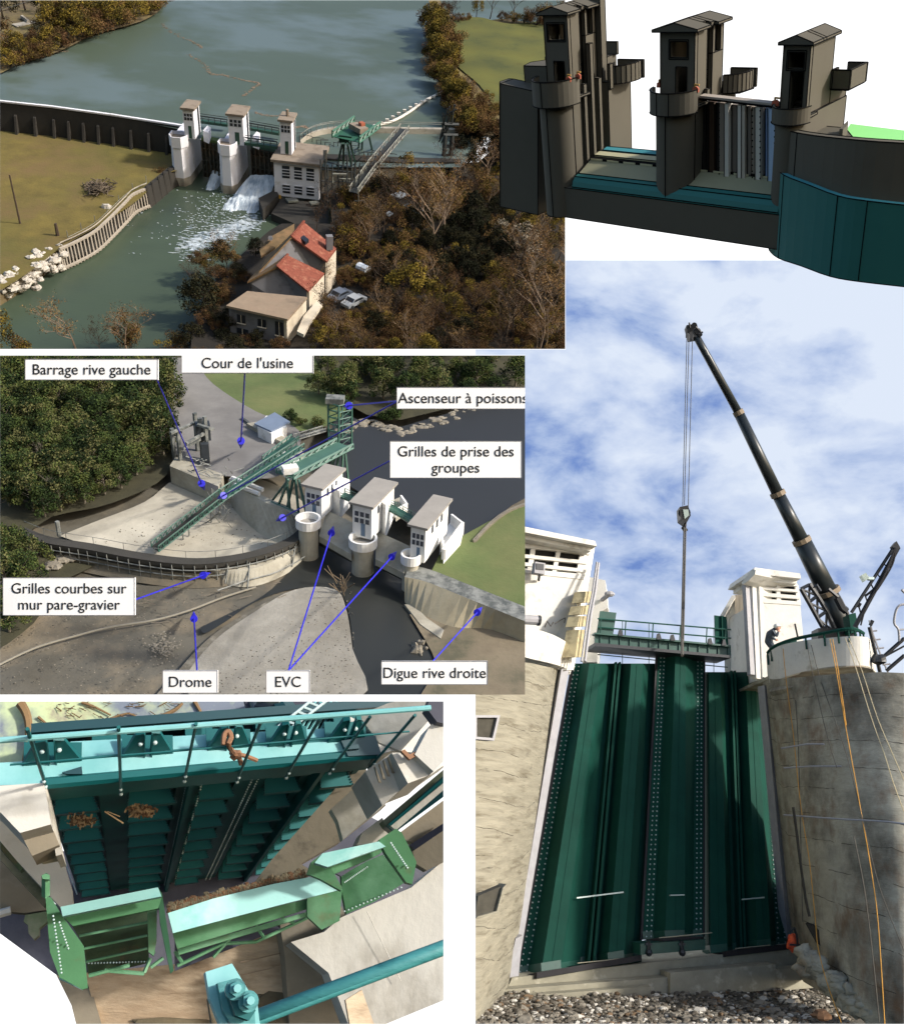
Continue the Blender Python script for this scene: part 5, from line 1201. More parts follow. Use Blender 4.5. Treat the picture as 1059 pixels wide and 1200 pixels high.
for a, b in (((208,1132),(262,1106)),((262,1106),(300,1104)),((300,1104),(362,1075)),((250,1122),(270,1100)),((205,1115),(215,1130)),((300,1085),(310,1100)),((330,1076),(345,1082))): mb.tube(P4(*a,1.3), P4(*b,1.3), .013, 5)
for x in (213, 263, 310): y = 1092-(x-213)*.28; mb.tube(P4(x,y,1.9), P4(x,y+8,1.5), .02, 6)
B4.part('brace', mb, th)
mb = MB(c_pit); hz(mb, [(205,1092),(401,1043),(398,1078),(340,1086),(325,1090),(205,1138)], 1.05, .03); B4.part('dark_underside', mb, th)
mb = MB(c_green); hz(mb, zz([(360,1042),(401,1042),(398,1079),(377,1089.5),(360,1074)], (2.25,2.32,1.6,1.6,1.8)), None, .05); B4.part('end_plate', mb, th)
mb = MB(c_silt)
for k in range(420):
    t = rnd.random(); x = 197+160*t; y = 1064-40*t+rnd.gauss(0,2.2); mb.ball(P4(x, y, 2.25), (rnd.uniform(.008,.03), rnd.uniform(.008,.025), .015), rnd.choice([c_silt, c_silt, c_chip2]), k, .3, 5, 4)
B4.one('silt_line', mb, 'line of brown silt and twigs lying behind the cyan plate', 'debris', kind='stuff')
th = B4.thing('steel_frame', 'right old green riveted frame flaring against the pale slope', 'steel frame', P4(440,1050,1.5))
mb = MB(c_cyan); hz(mb, zz([(369,1011),(378,1000),(444,986),(452,992),(384,1016)], (2.9,2.9,2.9,2.8,2.8)), None, .06); B4.part('top_beam', mb, th)
mb = MB(c_green); hz(mb, zz([(384,1016),(452,992),(446,1000),(430,1008),(392,1024)], (2.75,2.75,2.5,2.4,2.4)), None, .05); B4.part('beam_face', mb, th)
mb = MB(c_green); hz(mb, zz([(365,1010),(378,1000),(401,1040),(400,1044),(375,1030),(360,1024)], (2.85,2.9,2.4,2.35,2.4,2.5)), None, .05); B4.part('end_plate', mb, th)
mb = MB(c_green); hz(mb, zz([(444,984),(464,971),(471,976),(488,1010),(483,1036),(476,1034),(452,1000)], (3.0,3.1,3.1,2.8,2.4,2.3,2.6)), None, .06); B4.part('side_plate', mb, th)
mb = MB(c_green); hz(mb, zz([(400,1026),(430,1009),(452,1000),(476,1033),(440,1056),(406,1071),(401,1045)], (1.95,2.0,2.1,2.1,1.9,1.8,1.85)), None, .06); B4.part('back_panel', mb, th)
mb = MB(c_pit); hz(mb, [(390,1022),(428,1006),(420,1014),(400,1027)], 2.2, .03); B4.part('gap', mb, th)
mb = MB(c_zinc)
for k in range(16):
    t = k/15; mb.ball(P4(450+26*t, 1002+33*t, 2.22), .008, None, 0,0,5,4); mb.ball(P4(470-66*t, 1040+28*t, 2.1-.2*t), .007, None, 0,0,5,4); mb.ball(P4(458+24*t, 988+36*t, 3.02-.4*t), .008, None, 0,0,5,4)
    mb.ball(P4(404+26*t, 1034-18*t, 2.06), .006, None, 0,0,5,4)
B4.part('rivet_row', mb, th, kind='stuff')
# teal pipe and clamp
th = B4.thing('pipe', 'thick teal pipe slanting up from its bolted clamp to the right edge', 'pipe', P4(400,1150,4.5))
mb = MB(c_pipe); p0, p1 = P4(292,1196,4.6), P4(545,1101,4.6); mb.tube(p0, p1, 8.0*(9-4.6)/1100, 24); B4.part('tube', mb, th, smooth=True)
th = B4.thing('pipe_clamp', 'pale teal bearing block with two big bolts holding the pipe end', 'clamp', P4(280,1190,4))
mb = MB(c_deck); hz(mb, [(241,1139,4.9),(272,1129,4.9),(302,1178,4.9),(306,1210,4.9),(262,1210,4.9),(246,1170,4.9)], None, .12); B4.part('plate', mb, th)
mb = MB(c_pipe); hz(mb, [(255,1152),(278,1146),(298,1178),(300,1210),(276,1210),(262,1185)], 5.02, .1); hz(mb, [(266,1160),(282,1154),(300,1184),(292,1196),(276,1190)], 5.15, .12, c_teal); B4.part('block', mb, th)
for (x, y) in ((275,1160),(290,1174)):
    mb = MB(c_pipe); p = P4(x, y, 5.15); mb.tube(p, p+V((0,0,.04)), .036, 14); mb.tube(p+V((0,0,.04)), p+V((0,0,.09)), .026, 6); mb.tube(p+V((0,0,.09)), p+V((0,0,.12)), .014, 8, c_deck); B4.part('bolt', mb, th)
mb = MB(c_silt); hz(mb, [(244,1170),(255,1162),(270,1210),(250,1210)], 4.6, .1); B4.part('packing', mb, th)
# ================================================================ WORLD D: aerial view of the drained river, curved screen wall, white towers; name boards with pointers
B3 = Panel('aerial', 400, 2617, -1, 70, .3, [(0,416.5,615,814)])
d_silt = mat('riverbed_silt', C(100,97,88), .2, .12, .95, bump=.6, bsc=.8, col2=C(80,76,66), sc2=.06, thr=.5, soft=.12, col3=C(132,120,100), sc3=.09, thr3=.6)
d_sand = mat('pale_sand', C(184,178,162), .12, .2, .95, bump=.4, bsc=1, col2=C(146,140,126), sc2=.08, thr=.5, soft=.15)
d_bar = mat('grey_gravel_bar', C(150,147,138), .16, .4, .95, bump=.6, bsc=2, col2=C(120,116,106), sc2=.07, thr=.5, soft=.15)
d_water = mat('dark_river_water', C(46,48,46), .08, .1, .35, bump=.02)
d_res = mat('dark_reservoir_water', C(46,48,50), .06, .05, .5, bump=.02)
d_grass = mat('meadow_green', C(84,98,56), .18, .15, .95, bump=.4, bsc=1.5, col2=C(112,112,72), sc2=.05, thr=.6, soft=.15)
d_road = mat('grey_yard', C(108,106,104), .12, .15, .9, bump=.2, col2=C(136,134,130), sc2=.06, thr=.55, soft=.12)
d_floor = mat('forest_floor', C(58,56,38), .3, .3, .95, bump=.5, bsc=1)
d_conc = mat('aerial_concrete', C(172,168,154), .12, .4, .9, bump=.3, bsc=1.5, col2=C(128,122,106), sc2=.16, thr=.58, soft=.14)
d_dark = mat('dark_wet_concrete', C(62,60,56), .22, .4, .9, bump=.4, bsc=1.5, col2=C(56,55,50), sc2=.2, thr=.5)
d_grey = mat('roof_grey', C(146,142,136), .08, .5, .9)
d_white = mat('white_tower_paint', C(222,222,220), .05, .5, .8, col2=C(190,188,180), sc2=.5, thr=.62)
d_green = mat('green_gantry_paint', C(70,104,92), .12, .6, .5)
d_green2 = mat('dark_green_gantry_paint', C(50,90,78), .12, .6, .5)
d_blue = mat('blue_door_paint', C(92,116,140), .1, 1, .6); d_win = mat('window_dark', C(60,66,76), .1, 1, .3)
d_steel = mat('weathered_steel', C(128,130,126), .2, .5, .6, col2=C(80,84,82), sc2=.6, thr=.5)
d_rock = mat('shore_rock', C(126,120,108), .2, .6, .95, bump=.5)
d_hut = mat('slate_blue_roof', C(110,124,144), .08, .6, .6)
d_bark = mat('grey_bark', C(112,104,92), .2, 2, .9)
d_lf = [mat('leaf_green_'+str(i), C(*c), .35, .3, .9, spec=.1) for i, c in enumerate([(58,72,38),(44,58,32),(78,86,46),(34,46,28),(92,92,58)])]
def P3(x, y, z=0): return B3.at(x, y, z)
def flat(pp, P, pts, z, m, name, smoothit=True, kind='structure'):
    q = smoothline([V((x, y, 0)) for x, y in pts]+[V((pts[0][0], pts[0][1], 0))], 4)[:-1] if smoothit else [V((x, y, 0)) for x, y in pts]
    mb = MB(m); mb.face([P.at(p.x, p.y, z) for p in q][::-1]); P.struct(name, mb); return mb
# ground sheets, each a little above the one below
mb = MB(d_silt); N = 60
gx = [[None]*(N+1) for _ in range(N+1)]
for j in range(N+1):
    for i in range(N+1):
        p = P3(-20+i*660/N, 400+j*430/N, 0); p.z = -.25+.35*mnoise.noise(V((p.x*.12, p.y*.12, 0)))+.12*mnoise.noise(V((p.x*.5, p.y*.5, 3))); gx[j][i] = p
for j in range(N):
    for i in range(N): mb.face([gx[j+1][i], gx[j+1][i+1], gx[j][i+1], gx[j][i]])
B3.struct('riverbed', mb, smooth=True)
flat(0, B3, [(235,735),(262,722),(310,697),(345,665),(372,636),(400,628),(440,628),(478,645),(490,690),(520,735),(518,820),(420,820),(414,760),(408,715),(392,690),(345,690),(300,705),(262,730),(240,742)], .22, d_water, 'river_water')
flat(0, B3, [(398,480),(430,498),(470,500),(540,480),(640,460),(640,570),(600,592),(575,612),(556,640),(520,640),(395,560),(385,510)], 3.0, d_res, 'reservoir_water', False)
flat(0, B3, [(232,820),(214,800),(250,752),(300,716),(345,691),(392,690),(406,715),(413,760),(419,820)], .34, d_bar, 'gravel_bar')
flat(0, B3, [(178,820),(205,790),(248,745),(300,712),(318,706),(262,752),(222,800),(205,820)], .3, mat('wet_silt', C(96,92,82), .2, .5, .9, bump=.5, bsc=1.2, col2=C(142,138,126), sc2=.35, thr=.6), 'silt_bank')
flat(0, B3, [(70,628),(110,612),(170,588),(205,562),(250,556),(300,560),(345,580),(366,606),(350,630),(300,650),(240,656),(170,648),(110,640)], .5, d_sand, 'sand_basin')
flat(0, B3, [(200,418),(228,424),(250,450),(300,482),(345,500),(352,520),(330,556),(290,560),(240,552),(205,530),(196,490),(205,450)], 3.2, d_road, 'yard')
flat(0, B3, [(226,400),(380,400),(420,440),(410,470),(395,492),(360,505),(320,500),(285,490),(262,462),(240,440)], 3.1, d_grass, 'meadow')
flat(0, B3, [(-20,400),(215,400),(206,440),(200,500),(196,556),(130,590),(60,606),(-20,640)], 2.0, d_floor, 'woodland_floor')
flat(0, B3, [(360,400),(640,400),(640,452),(560,470),(470,492),(430,486),(400,470),(380,440)], 3.3, d_floor, 'far_bank', False)
flat(0, B3, [(500,680),(520,640),(556,620),(600,596),(640,585),(640,735),(600,722),(560,705)], 3.4, d_grass, 'right_meadow', False)
flat(0, B3, [(480,720),(520,716),(560,724),(640,748),(640,820),(500,820),(512,780)], .5, mat('muddy_bank', C(118,108,90), .2, .3, .95, bump=.5, bsc=1, col2=C(84,82,66), sc2=.15, thr=.55), 'muddy_bank')
flat(0, B3, [(-20,640),(45,632),(120,648),(108,664),(60,690),(40,730),(-20,760)], .9, d_floor, 'left_bank')
# curved screen wall
top_px = [(30,618),(60,629),(110,637),(170,648),(230,654),(285,648),(330,634),(352,618),(362,600)]
T3 = smoothline([P3(x, y, 3.2) for x, y in top_px], 5); n_ = len(T3)
def off(line, d):
    o = []
    for i, p in enumerate(line):
        t = (line[min(i+1, len(line)-1)]-line[max(i-1, 0)]); t.z = 0; t.normalize(); o.append(p+V((t.y, -t.x, 0))*d)
    return o
th = B3.thing('screen_wall', 'long curved dark walkway wall with grille posts across the river', 'wall', T3[20])
o1 = off(T3, 1.6); dn = lambda L, z: [V((p.x, p.y, z)) for p in L]
mb = MB(d_dark); mb.loft([T3, o1], closed=False, caps=False); mb.loft([dn(o1, 2.6), dn(off(T3, 1.61), 3.18)], closed=False, caps=False); mb.loft([T3, dn(T3, .2)], closed=False, caps=False); B3.part('walkway', mb, th)
mb = MB(d_dark); o2 = off(T3, 1.0); mb.loft([dn(o2, 1.2), dn(o2, 2.7)], closed=False, caps=False); B3.part('grille', mb, th)
mb = MB(d_steel); o3 = off(T3, 1.7)
for zz_ in (2.3, 1.4): mb.path(dn(o3, zz_), .09, 4)
B3.part('grille_rail', mb, th)
mb = MB(d_steel)
for i in range(0, n_): p = o3[i]; mb.tube(V((p.x, p.y, .6)), V((p.x, p.y, 3.0)), .07, 4)
B3.part('grille_post', mb, th)
mb = MB(d_silt); o4 = off(T3, 2.4); mb.loft([dn(o4[:28], .0), dn(o2[:28], 1.4)], closed=False, caps=False); B3.part('apron', mb, th)
mb = MB(d_conc); o5 = off(T3, 4.2); 
base3 = smoothline([P3(x, y, .1) for x, y in [(246,676),(262,684),(285,688),(310,684),(340,670),(362,650),(372,632)]], 5); up3 = smoothline([P3(x, y, 1.9) for x, y in [(240,668),(262,669),(285,668),(310,662),(338,648),(356,632),(368,614)]], 5)
mb.loft([base3, up3], closed=False, caps=False); mb.loft([up3, [p+V((0,1.2,.1)) for p in up3]], closed=False, caps=False); B3.part('concrete_skirt', mb, th)
mb = MB(d_steel)
for i in range(4, n_, 3): mb.tube(T3[i], T3[i]+V((0,0,1.0)), .04, 4)
mb.path([p+V((0,0,1.0)) for p in T3], .04, 4); B3.part('railing', mb, th)
mb = MB(d_steel)
for (x0, y0, x1, y1) in ((268,662,264,684),(293,655,290,690),(346,640,342,664)): mb.tube(P3(x0,y0,2.6), P3(x1,y1,.5), .12, 4)
B3.part('prop', mb, th)
mb = MB(d_steel); mb.path(smoothline([P3(x, y, 1.0) for x, y in [(255,692),(290,680),(320,672),(345,660),(360,650)]], 3), .1, 4); B3.one('timber', mb, 'grey timber lying along the foot of the concrete skirt', 'timber')
th = B3.thing('marker_post', 'lone upright post at the left end of the curved wall', 'post', P3(70,628,1)); mb = MB(d_steel); mb.tube(P3(70,628,1), B3.up(P3(70,628,1), 611), .3, 6); B3.part('post', mb, th)
# drift boom on the riverbed
mb = MB(mat('pale_boom', C(132,128,116), .1, .5, .9)); mb.path(smoothline([P3(x, y, .5) for x, y in [(-10,784),(40,760),(90,745),(130,735),(180,727),(220,716),(262,700),(300,688)]], 5), .14, 6); B3.one('boom', mb, 'long thin pale boom lying across the brown riverbed', 'boom')
# right bank dike
tp = smoothline([P3(x, y, 3.6) for x, y in [(474,676),(500,682),(540,698),(580,714),(630,734)]], 4); inn = [p+V((.5,3.0,0)) for p in tp]
bp = smoothline([P3(x, y, .2) for x, y in [(474,706),(492,722),(530,738),(575,740),(630,762)]], 4)
th = B3.thing('dike', 'curved pale dike wall along the right bank below the meadow', 'dike', bp[0])
mb = MB(mat('dike_concrete', C(184,174,148), .1, .3, .9, bump=.3, bsc=1, col2=C(150,140,116), sc2=.12, thr=.56, soft=.15)); mb.loft([bp, tp], closed=False, caps=False); B3.part('face', mb, th)
mb = MB(d_steel); mb.loft([tp, inn], closed=False, caps=False); B3.part('walkway', mb, th)
b2 = [P3(x, y, .1) for x, y in [(474,712),(492,735),(516,752),(520,742),(500,728),(484,712)]]; mb = MB(d_conc); mb.slab(b2, V((0,0,.5))); B3.part('toe', mb, th)
rnd = random.Random(3)
e3 = smoothline([P3(x, y, 3.5) for x, y in [(556,634),(575,614),(598,598),(632,586)]], 4)
mb = MB(d_rock); 
for k in range(46): p = lerp(e3[0], e3[-1], 0); i = int(k/46*(len(e3)-1)); p = lerp(e3[i], e3[i+1], k/46*(len(e3)-1)-i); mb.box(p, (.5,.4,.5), .5)
B3.one('stone_border', mb, 'row of pale stone blocks edging the reservoir beside the right meadow', 'border')
# ---- dam with three towers
def tower3(name_, label, fpx, ftop, fbot, side_dx, dep_, dm, zb, side_m=None):
    """front face given by picture columns and rows; the long flank runs away to the right"""
    (xl, xr) = fpx; p0 = P3((xl+xr)/2, fbot, zb)
    nf = level(B3, (-.30,-1,0)); F = Face(B3, p0, nf); S_n = V((-nf.y, nf.x, 0)) if False else V((nf.y, -nf.x, 0))
    if S_n.x < 0: S_n = -S_n
    th = B3.thing(name_, label, 'tower', p0); back = -nf*dep_
    mb = MB(d_white); bl, br = F.pt(xl, fbot), F.pt(xr, fbot); w = (br-bl); w.z = 0; h = B3.zfor(bl, ftop)-zb
    mb.pbox(V((bl.x, bl.y, zb)), w, back, V((0,0,h))); B3.part('wall', mb, th)
    mb = MB(d_grey); u = w.normalized(); o = .4; mb.pbox(V((bl.x, bl.y, zb+h))-u*o+nf*o, w+u*2*o, back-nf*2*o, V((0,0,.35))); B3.part('roof', mb, th)
    W = w.length
    for k in range(3):
        for r in range(2):
            m2 = MB(d_win); m2.pbox(V((bl.x, bl.y, zb+h-1.7-r*1.0))+w*(.12+.28*k)+nf*.01, w*.2, nf*.04, V((0,0,.7))); B3.part('window', m2, th)
    m2 = MB(d_blue); m2.pbox(V((bl.x, bl.y, zb+.3))+w*.45+nf*.01, w*.22, nf*.04, V((0,0,1.9))); B3.part('door', m2, th)
    for k in range(3):
        m2 = MB(d_win); m2.pbox(V((br.x, br.y, zb+h-1.8))+back*(.25+.2*k)+u*.01, back*.08, u*.04, V((0,0,1.1))); B3.part('window', m2, th)
    return th, F, bl, br, zb, h, back, u, nf
def round_pier(p, r, z0, z1, label, balc=True, th=None):
    th = B3.thing('round_pier', label, 'pier', V((p.x, p.y, z0)))
    mb = MB(d_conc); N = 20; mb.loft([[V((p.x+r*k_*math.cos(2*math.pi*i/N), p.y+r*k_*math.sin(2*math.pi*i/N), z)) for i in range(N)] for z, k_ in ((z0, 1.08), (z0+.5, 1), (z1, 1))]); B3.part('shaft', mb, th, smooth=False)
    if balc:
        mb = MB(d_white)
        for (ra, rb, za, zb_) in ((0, r*1.3, z1-.3, z1),): mb.loft([[V((p.x+rb*math.cos(2*math.pi*i/N), p.y+rb*math.sin(2*math.pi*i/N), z)) for i in range(N)] for z in (za, zb_)])
        rr = r*1.3; A0 = [V((p.x+rr*math.cos(2*math.pi*i/N), p.y+rr*math.sin(2*math.pi*i/N), 0)) for i in range(N+1)]; A1 = [V((p.x+(rr-.3)*math.cos(2*math.pi*i/N), p.y+(rr-.3)*math.sin(2*math.pi*i/N), 0)) for i in range(N+1)]
        mb.loft([dn(A0, z1), dn(A0, z1+1.0), dn(A1, z1+1.0), dn(A1, z1)], closed=False, caps=False); B3.part('balcony', mb, th)
        mb = MB(d_grey); mb.loft([[V((p.x+(rr-.3)*math.cos(2*math.pi*i/N), p.y+(rr-.3)*math.sin(2*math.pi*i/N), z)) for i in range(N)] for z in (z1, z1+.05)]); B3.part('floor', mb, th)
# towers (front column range, top row, bottom row, ...)
R3 = [(B3.dep(428,0,1), 0)]
t1 = tower3('gate_tower', 'white gate tower nearest the green gantry, left of the three', (358,377), 569, 606, 0, 6.5, 0, 5.2)
t2 = tower3('gate_tower', 'middle white gate tower with blue door above the round balcony', (413,435), 590, 630, 0, 7.5, 0, 5.2)
t3 = tower3('gate_tower', 'right white gate tower with a broad blank flank beside the meadow', (480,497), 616, 658, 0, 8.5, 0, 4.6)
for (cx_, ytop, ybot, r, lab) in ((362,608,652,1.35,'left pale round pier under a white balcony'), (425,631,670,1.5,'middle pale round pier under a white balcony')):
    q = P3(cx_, ybot, .2); z1 = B3.zfor(q, ytop+6); round_pier(q, r, -.2, z1, lab)
q = P3(480, 690, .2); round_pier(q, 1.05, -.2, B3.zfor(q, 656), 'right round pier with a small white balcony at the end of the dike')
# upper rear blocks behind towers
def block3(pts, z, hgt, m, name, label, cat='block', th=None, roof=None, group=None):
    mb = MB(m); mb.slab([P3(x, y, z+hgt) for x, y in pts], V((0,0,-hgt)))
    if th is None:
        th = B3.thing(name, label, cat, P3(pts[0][0], pts[0][1], z), group)
    B3.part('wall', mb, th)
    if roof: m2 = MB(roof); c = sum((P3(x, y, z+hgt) for x, y in pts), V((0,0,0)))/len(pts); m2.slab([c+(P3(x, y, z+hgt)-c)*1.06+V((0,0,.25)) for x, y in pts], V((0,0,-.25))); B3.part('roof', m2, th)
    return th
def parapet(pts, z, h, t, th, m=d_white):
    mb = MB(m); L = [P3(x, y, z+h) for x, y in pts]
    for a, b in zip(L[:-1], L[1:]):
        d_ = (b-a).normalized(); nn = V((-d_.y, d_.x, 0))*t; mb.pbox(a, b-a, nn, V((0,0,-h)))
    B3.part('parapet', mb, th)
for (pts, z, hh, lab) in (([(378,566),(392,556),(410,562),(398,576)], 4, 4.5, 'white rear block of the left tower'), ([(436,578),(452,562),(462,568),(452,592)], 4, 5.5, 'white rear block of the middle tower'),):
    th = block3(pts, z, hh, d_white, 'rear_block', lab, roof=None)
th = block3([(455,588),(470,582),(478,590),(464,600)], 3, 1.6, d_conc, 'rear_balcony', 'small white rear balcony between the middle and right towers'); parapet([(455,586),(463,598),(478,590),(471,580)], 4.6, 1.2, .3, th)
th = block3([(516,628),(532,606),(544,612),(540,630),(520,652)], 0, 4.6, d_white, 'rear_balcony', 'white walled rear balcony right of the right tower'); parapet([(516,628),(520,644),(543,612),(530,602)], 4.6, 1.6, .3, th)
# dam wall between piers, gates sloping, footbridges
th = B3.thing('dam_wall', 'pale weathered dam apron between the round piers', 'wall', P3(400,640,1))
mb = MB(d_conc)
mb.slab([P3(x, y, z) for x, y, z in ((374,628,3.6),(412,650,3.6),(413,612,5),(383,598,5))], V((0,0,-1)))
mb.slab([P3(x, y, z) for x, y, z in ((440,655,3.4),(474,672,3.4),(480,640,4.8),(441,622,4.8))], V((0,0,-1)))
B3.part('apron', mb, th)
mb = MB(d_dark); mb.slab([P3(x, y, z) for x, y, z in ((374,636,1.4),(412,656,1.4),(412,650,3.2),(374,628,3.2))], V((0,-.2,-.3))); mb.slab([P3(x, y, z) for x, y, z in ((440,661,1.4),(474,678,1.4),(474,672,3.2),(440,655,3.2))], V((0,-.2,-.3))); B3.part('gate_slot', mb, th)
def beam(P, th, a, b, r, m, name='beam', n=4):
    mb = MB(m); mb.tube(a, b, r, n); P.part(name, mb, th)
for (a, b, lab) in (((386,575),(415,587),'short green footbridge between the left and middle towers'), ((450,592),(486,612),'green footbridge between the middle and right towers')):
    th = B3.thing('footbridge', lab, 'bridge', P3(*a, 7))
    mb = MB(d_green2); A0, B0 = P3(*a, 7.2), P3(*b, 7.2); dd = (B0-A0).normalized(); sd = V((-dd.y, dd.x, 0))
    mb.pbox(A0-sd*.7, B0-A0, sd*1.4, V((0,0,.3))); B3.part('deck', mb, th)
    mb = MB(d_green)
    for s_ in (-.7, .7):
        for zq in (.9, .5): mb.tube(A0+sd*s_+V((0,0,zq)), B0+sd*s_+V((0,0,zq)), .06, 4)
        for t in (0,.25,.5,.75,1): mb.tube(lerp(A0, B0, t)+sd*s_, lerp(A0, B0, t)+sd*s_+V((0,0,.9)), .05, 4)
    B3.part('railing', mb, th)
# walls left of tower 1: intake curve
th = B3.thing('intake_wall', 'white rounded intake wall left of the gantry feet', 'wall', P3(320,600,1))
mb = MB(d_conc); W3 = smoothline([P3(x, y, 4.2) for x, y in [(268,562),(285,574),(310,588),(335,598),(352,610)]], 4); mb.loft([[P3(x,y,.4) for x,y in [(266,584),(274,597),(284,608),(294,618),(304,626),(314,632),(322,636),(328,638),(334,640),(339,640),(344,640),(348,638),(352,636),(356,634),(360,630),(363,626),(366,622)]][:len(W3)], W3, [p+V((.2,1.2,0)) for p in W3]], closed=False, caps=False); B3.part('wall', mb, th)
mb = MB(d_white)
for (x0, y0, x1, y1) in ((272,560,308,574),(276,568,304,579),(327,534,352,546)): mb.path([P3(x0,y0,4.6), P3(x1,y1,4.6)], .35, 6)
B3.part('pipe', mb, th)
th = block3([(326,524),(352,538),(346,552),(322,540)], 3, 2, d_white, 'white_hall', 'low white wall block beside the gantry deck')
th = block3([(289,496),(300,502),(330,518),(352,534),(356,530),(336,514),(302,494)], 3, .9, d_conc, 'kerb_wall', 'pale kerb wall running under the hut to the gantry')
# hut
th = block3([(302,500),(318,508),(336,500),(326,488),(312,487)], 3.2, 1.9, d_white, 'hut', 'small hut with a slate blue roof by the yard', 'hut')
mb = MB(d_hut); q = [P3(x, y, 5.4) for x, y in ((298,496),(318,505),(340,494),(322,483))]; mb.slab(q, V((0,0,-.3))); B3.part('roof', mb, th)
mb = MB(d_steel); r = [P3(x, y, 3.4) for x, y in ((284,490),(300,502),(318,512))]; mb.path(r, .3, 5); B3.one('pipe', mb, 'pale pipe curving round the hut', 'pipe')
# conveyor (fish lift) long green truss
def truss(P, th, A0, B0, w, h, n, m, m2, r=.12):
    d = (B0-A0); dd = d.normalized(); sd = V((-dd.y, dd.x, 0)).normalized(); up = V((0,0,1))
    mb = MB(m); mb.pbox(A0-sd*w/2, d, sd*w, up*.12); P.part('deck', mb, th)
    mb = MB(m2)
    for s_ in (-w/2, w/2):
        mb.tube(A0+sd*s_+up*h, B0+sd*s_+up*h, r, 4); mb.tube(A0+sd*s_, B0+sd*s_, r, 4)
        for k in range(n+1): mb.tube(A0+d*(k/n)+sd*s_, A0+d*(k/n)+sd*s_+up*h, r*.7, 4)
        for k in range(n): mb.tube(A0+d*(k/n)+sd*s_, A0+d*((k+1)/n)+sd*s_+up*h, r*.6, 4)
    P.part('truss', mb, th)
th = B3.thing('conveyor', 'long green inclined truss rising from the basin to the yard', 'conveyor', P3(178,642,1))
truss(B3, th, P3(182,644,1.5), P3(262,582,5.5), 1.7, .9, 14, d_dark, d_green2)
truss(B3, th, P3(262,582,5.5), P3(352,524,7.5), 1.6, .9, 14, d_green2, d_green2)
mb = MB(d_steel)
for (x, y) in ((215,632),(222,628),(248,612),(258,604),(250,596)): p = P3(x, y, .6); mb.tube(p, V((p.x, p.y, 4)), .12, 4)
mb.tube(P3(246,610,.6), P3(258,600,4), .1, 4); mb.tube(P3(258,612,.6), P3(246,598,4), .1, 4)
B3.part('leg', mb, th)
mb = MB(d_steel); 
for k in range(30):
    a = P3(rnd.uniform(243,270), rnd.uniform(582,612), rnd.uniform(1,4)); mb.tube(a, a+V((rnd.uniform(-1.4,1.4), rnd.uniform(-1,1), rnd.uniform(-1.5,1.5))), .06, 4)
B3.one('pipework', mb, 'tangle of grey pipes and struts under the conveyor', 'pipework')
# gantry crane
th = B3.thing('gantry', 'big green trash rake gantry with splayed legs left of the towers', 'gantry', P3(360,600,3))
truss(B3, th, P3(334,558,9), P3(404,522,9), 3.2, .7, 8, d_green, d_green, .2)
mb = MB(d_white); mb.box(P3(340,550,9.8), (2.2,1.4,1.0), .4); B3.part('winch', mb, th)
for fx, fy, tx, ty in ((318,588,338,562),(326,594,338,562),(336,598,344,560),(350,602,346,560),(360,606,350,562),(340,600,336,560),(382,560,396,530),(392,562,398,528),(400,566,402,528),(408,562,404,526),(386,548,394,530)):
    beam(B3, th, P3(fx, fy, 3.6), P3(tx, ty, 9), .2, d_green, 'leg')
mb = MB(d_green); mb.tube(P3(318,588,4.2), P3(360,606,4.2), .14, 4); mb.tube(P3(382,560,4.2), P3(408,562,4.2), .14, 4); B3.part('tie', mb, th)
th = B3.thing('inclined_truss', 'slanting green beam crossing behind the gantry towards the lift tower', 'beam', P3(340,520,5)); truss(B3, th, P3(312,540,6), P3(346,514,6.5), 1.4, .6, 6, d_green2, d_green2, .12); truss(B3, th, P3(346,514,6.5), P3(380,504,7), 1.2, .5, 6, d_steel, d_steel, .1)
# lift tower (ascenseur)
th = B3.thing('lift_tower', 'tall open green steel lift tower by the reservoir edge', 'tower', P3(396,520,3))
b = [P3(x, y, 3) for x, y in ((385,520),(397,524),(412,520),(401,514))]; zt3 = B3.zfor(b[0], 472)
mb = MB(d_green2)
for p in b: mb.tube(p, V((p.x, p.y, zt3)), .18, 4)
for k in range(6):
    z = 3+(zt3-3)*k/6; z2 = 3+(zt3-3)*(k+1)/6
    for i in range(4): p, q = b[i], b[(i+1) % 4]; mb.tube(V((p.x,p.y,z2)), V((q.x,q.y,z2)), .1, 4); mb.tube(V((p.x,p.y,z)), V((q.x,q.y,z2)), .08, 4)
B3.part('frame', mb, th)
mb = MB(d_steel); mb.pbox(V((b[0].x-.4, b[0].y-.6, zt3)), V((3.0,0,0)), V((0,2.2,0)), V((0,0,.9))); B3.part('head', mb, th)
# steel structures on left (barrage frame)
th = B3.thing('steel_frame', 'grey steel pylons and beams beside the woodland', 'steel frame', P3(220,545,3))
mb = MB(d_steel)
for (xb, yb_, yt) in ((205,538,502),(212,542,500),(238,538,490),(244,540,488),(232,528,484)): p = P3(xb, yb_, 3.2); q = B3.up(p, yt); mb.tube(p, q, .38, 5)
B3.part('column', mb, th)
mb = MB(d_steel)
for (x0,y0,x1,y1,z) in ((200,500,232,486,9),(214,518,246,500,7),(232,490,246,494,9.5),(218,512,250,494,8)): mb.tube(P3(x0,y0+8,z), P3(x1,y1+8,z), .3, 5)
B3.part('beam', mb, th)
mb = MB(mat('black_cabinet', C(44,50,56), .2, 1, .6)); mb.box(P3(238,505,8), (2.2,2,2.6), .3); mb.box(P3(241,535,4.5), (1.2,1,4.6), .3); B3.part('cabinet', mb, th)
th = block3([(199,546),(206,535),(262,556),(256,570)], .6, 3, d_conc, 'side_quay', 'long pale quay block below the steel pylons', 'quay')
mb = MB(d_steel)
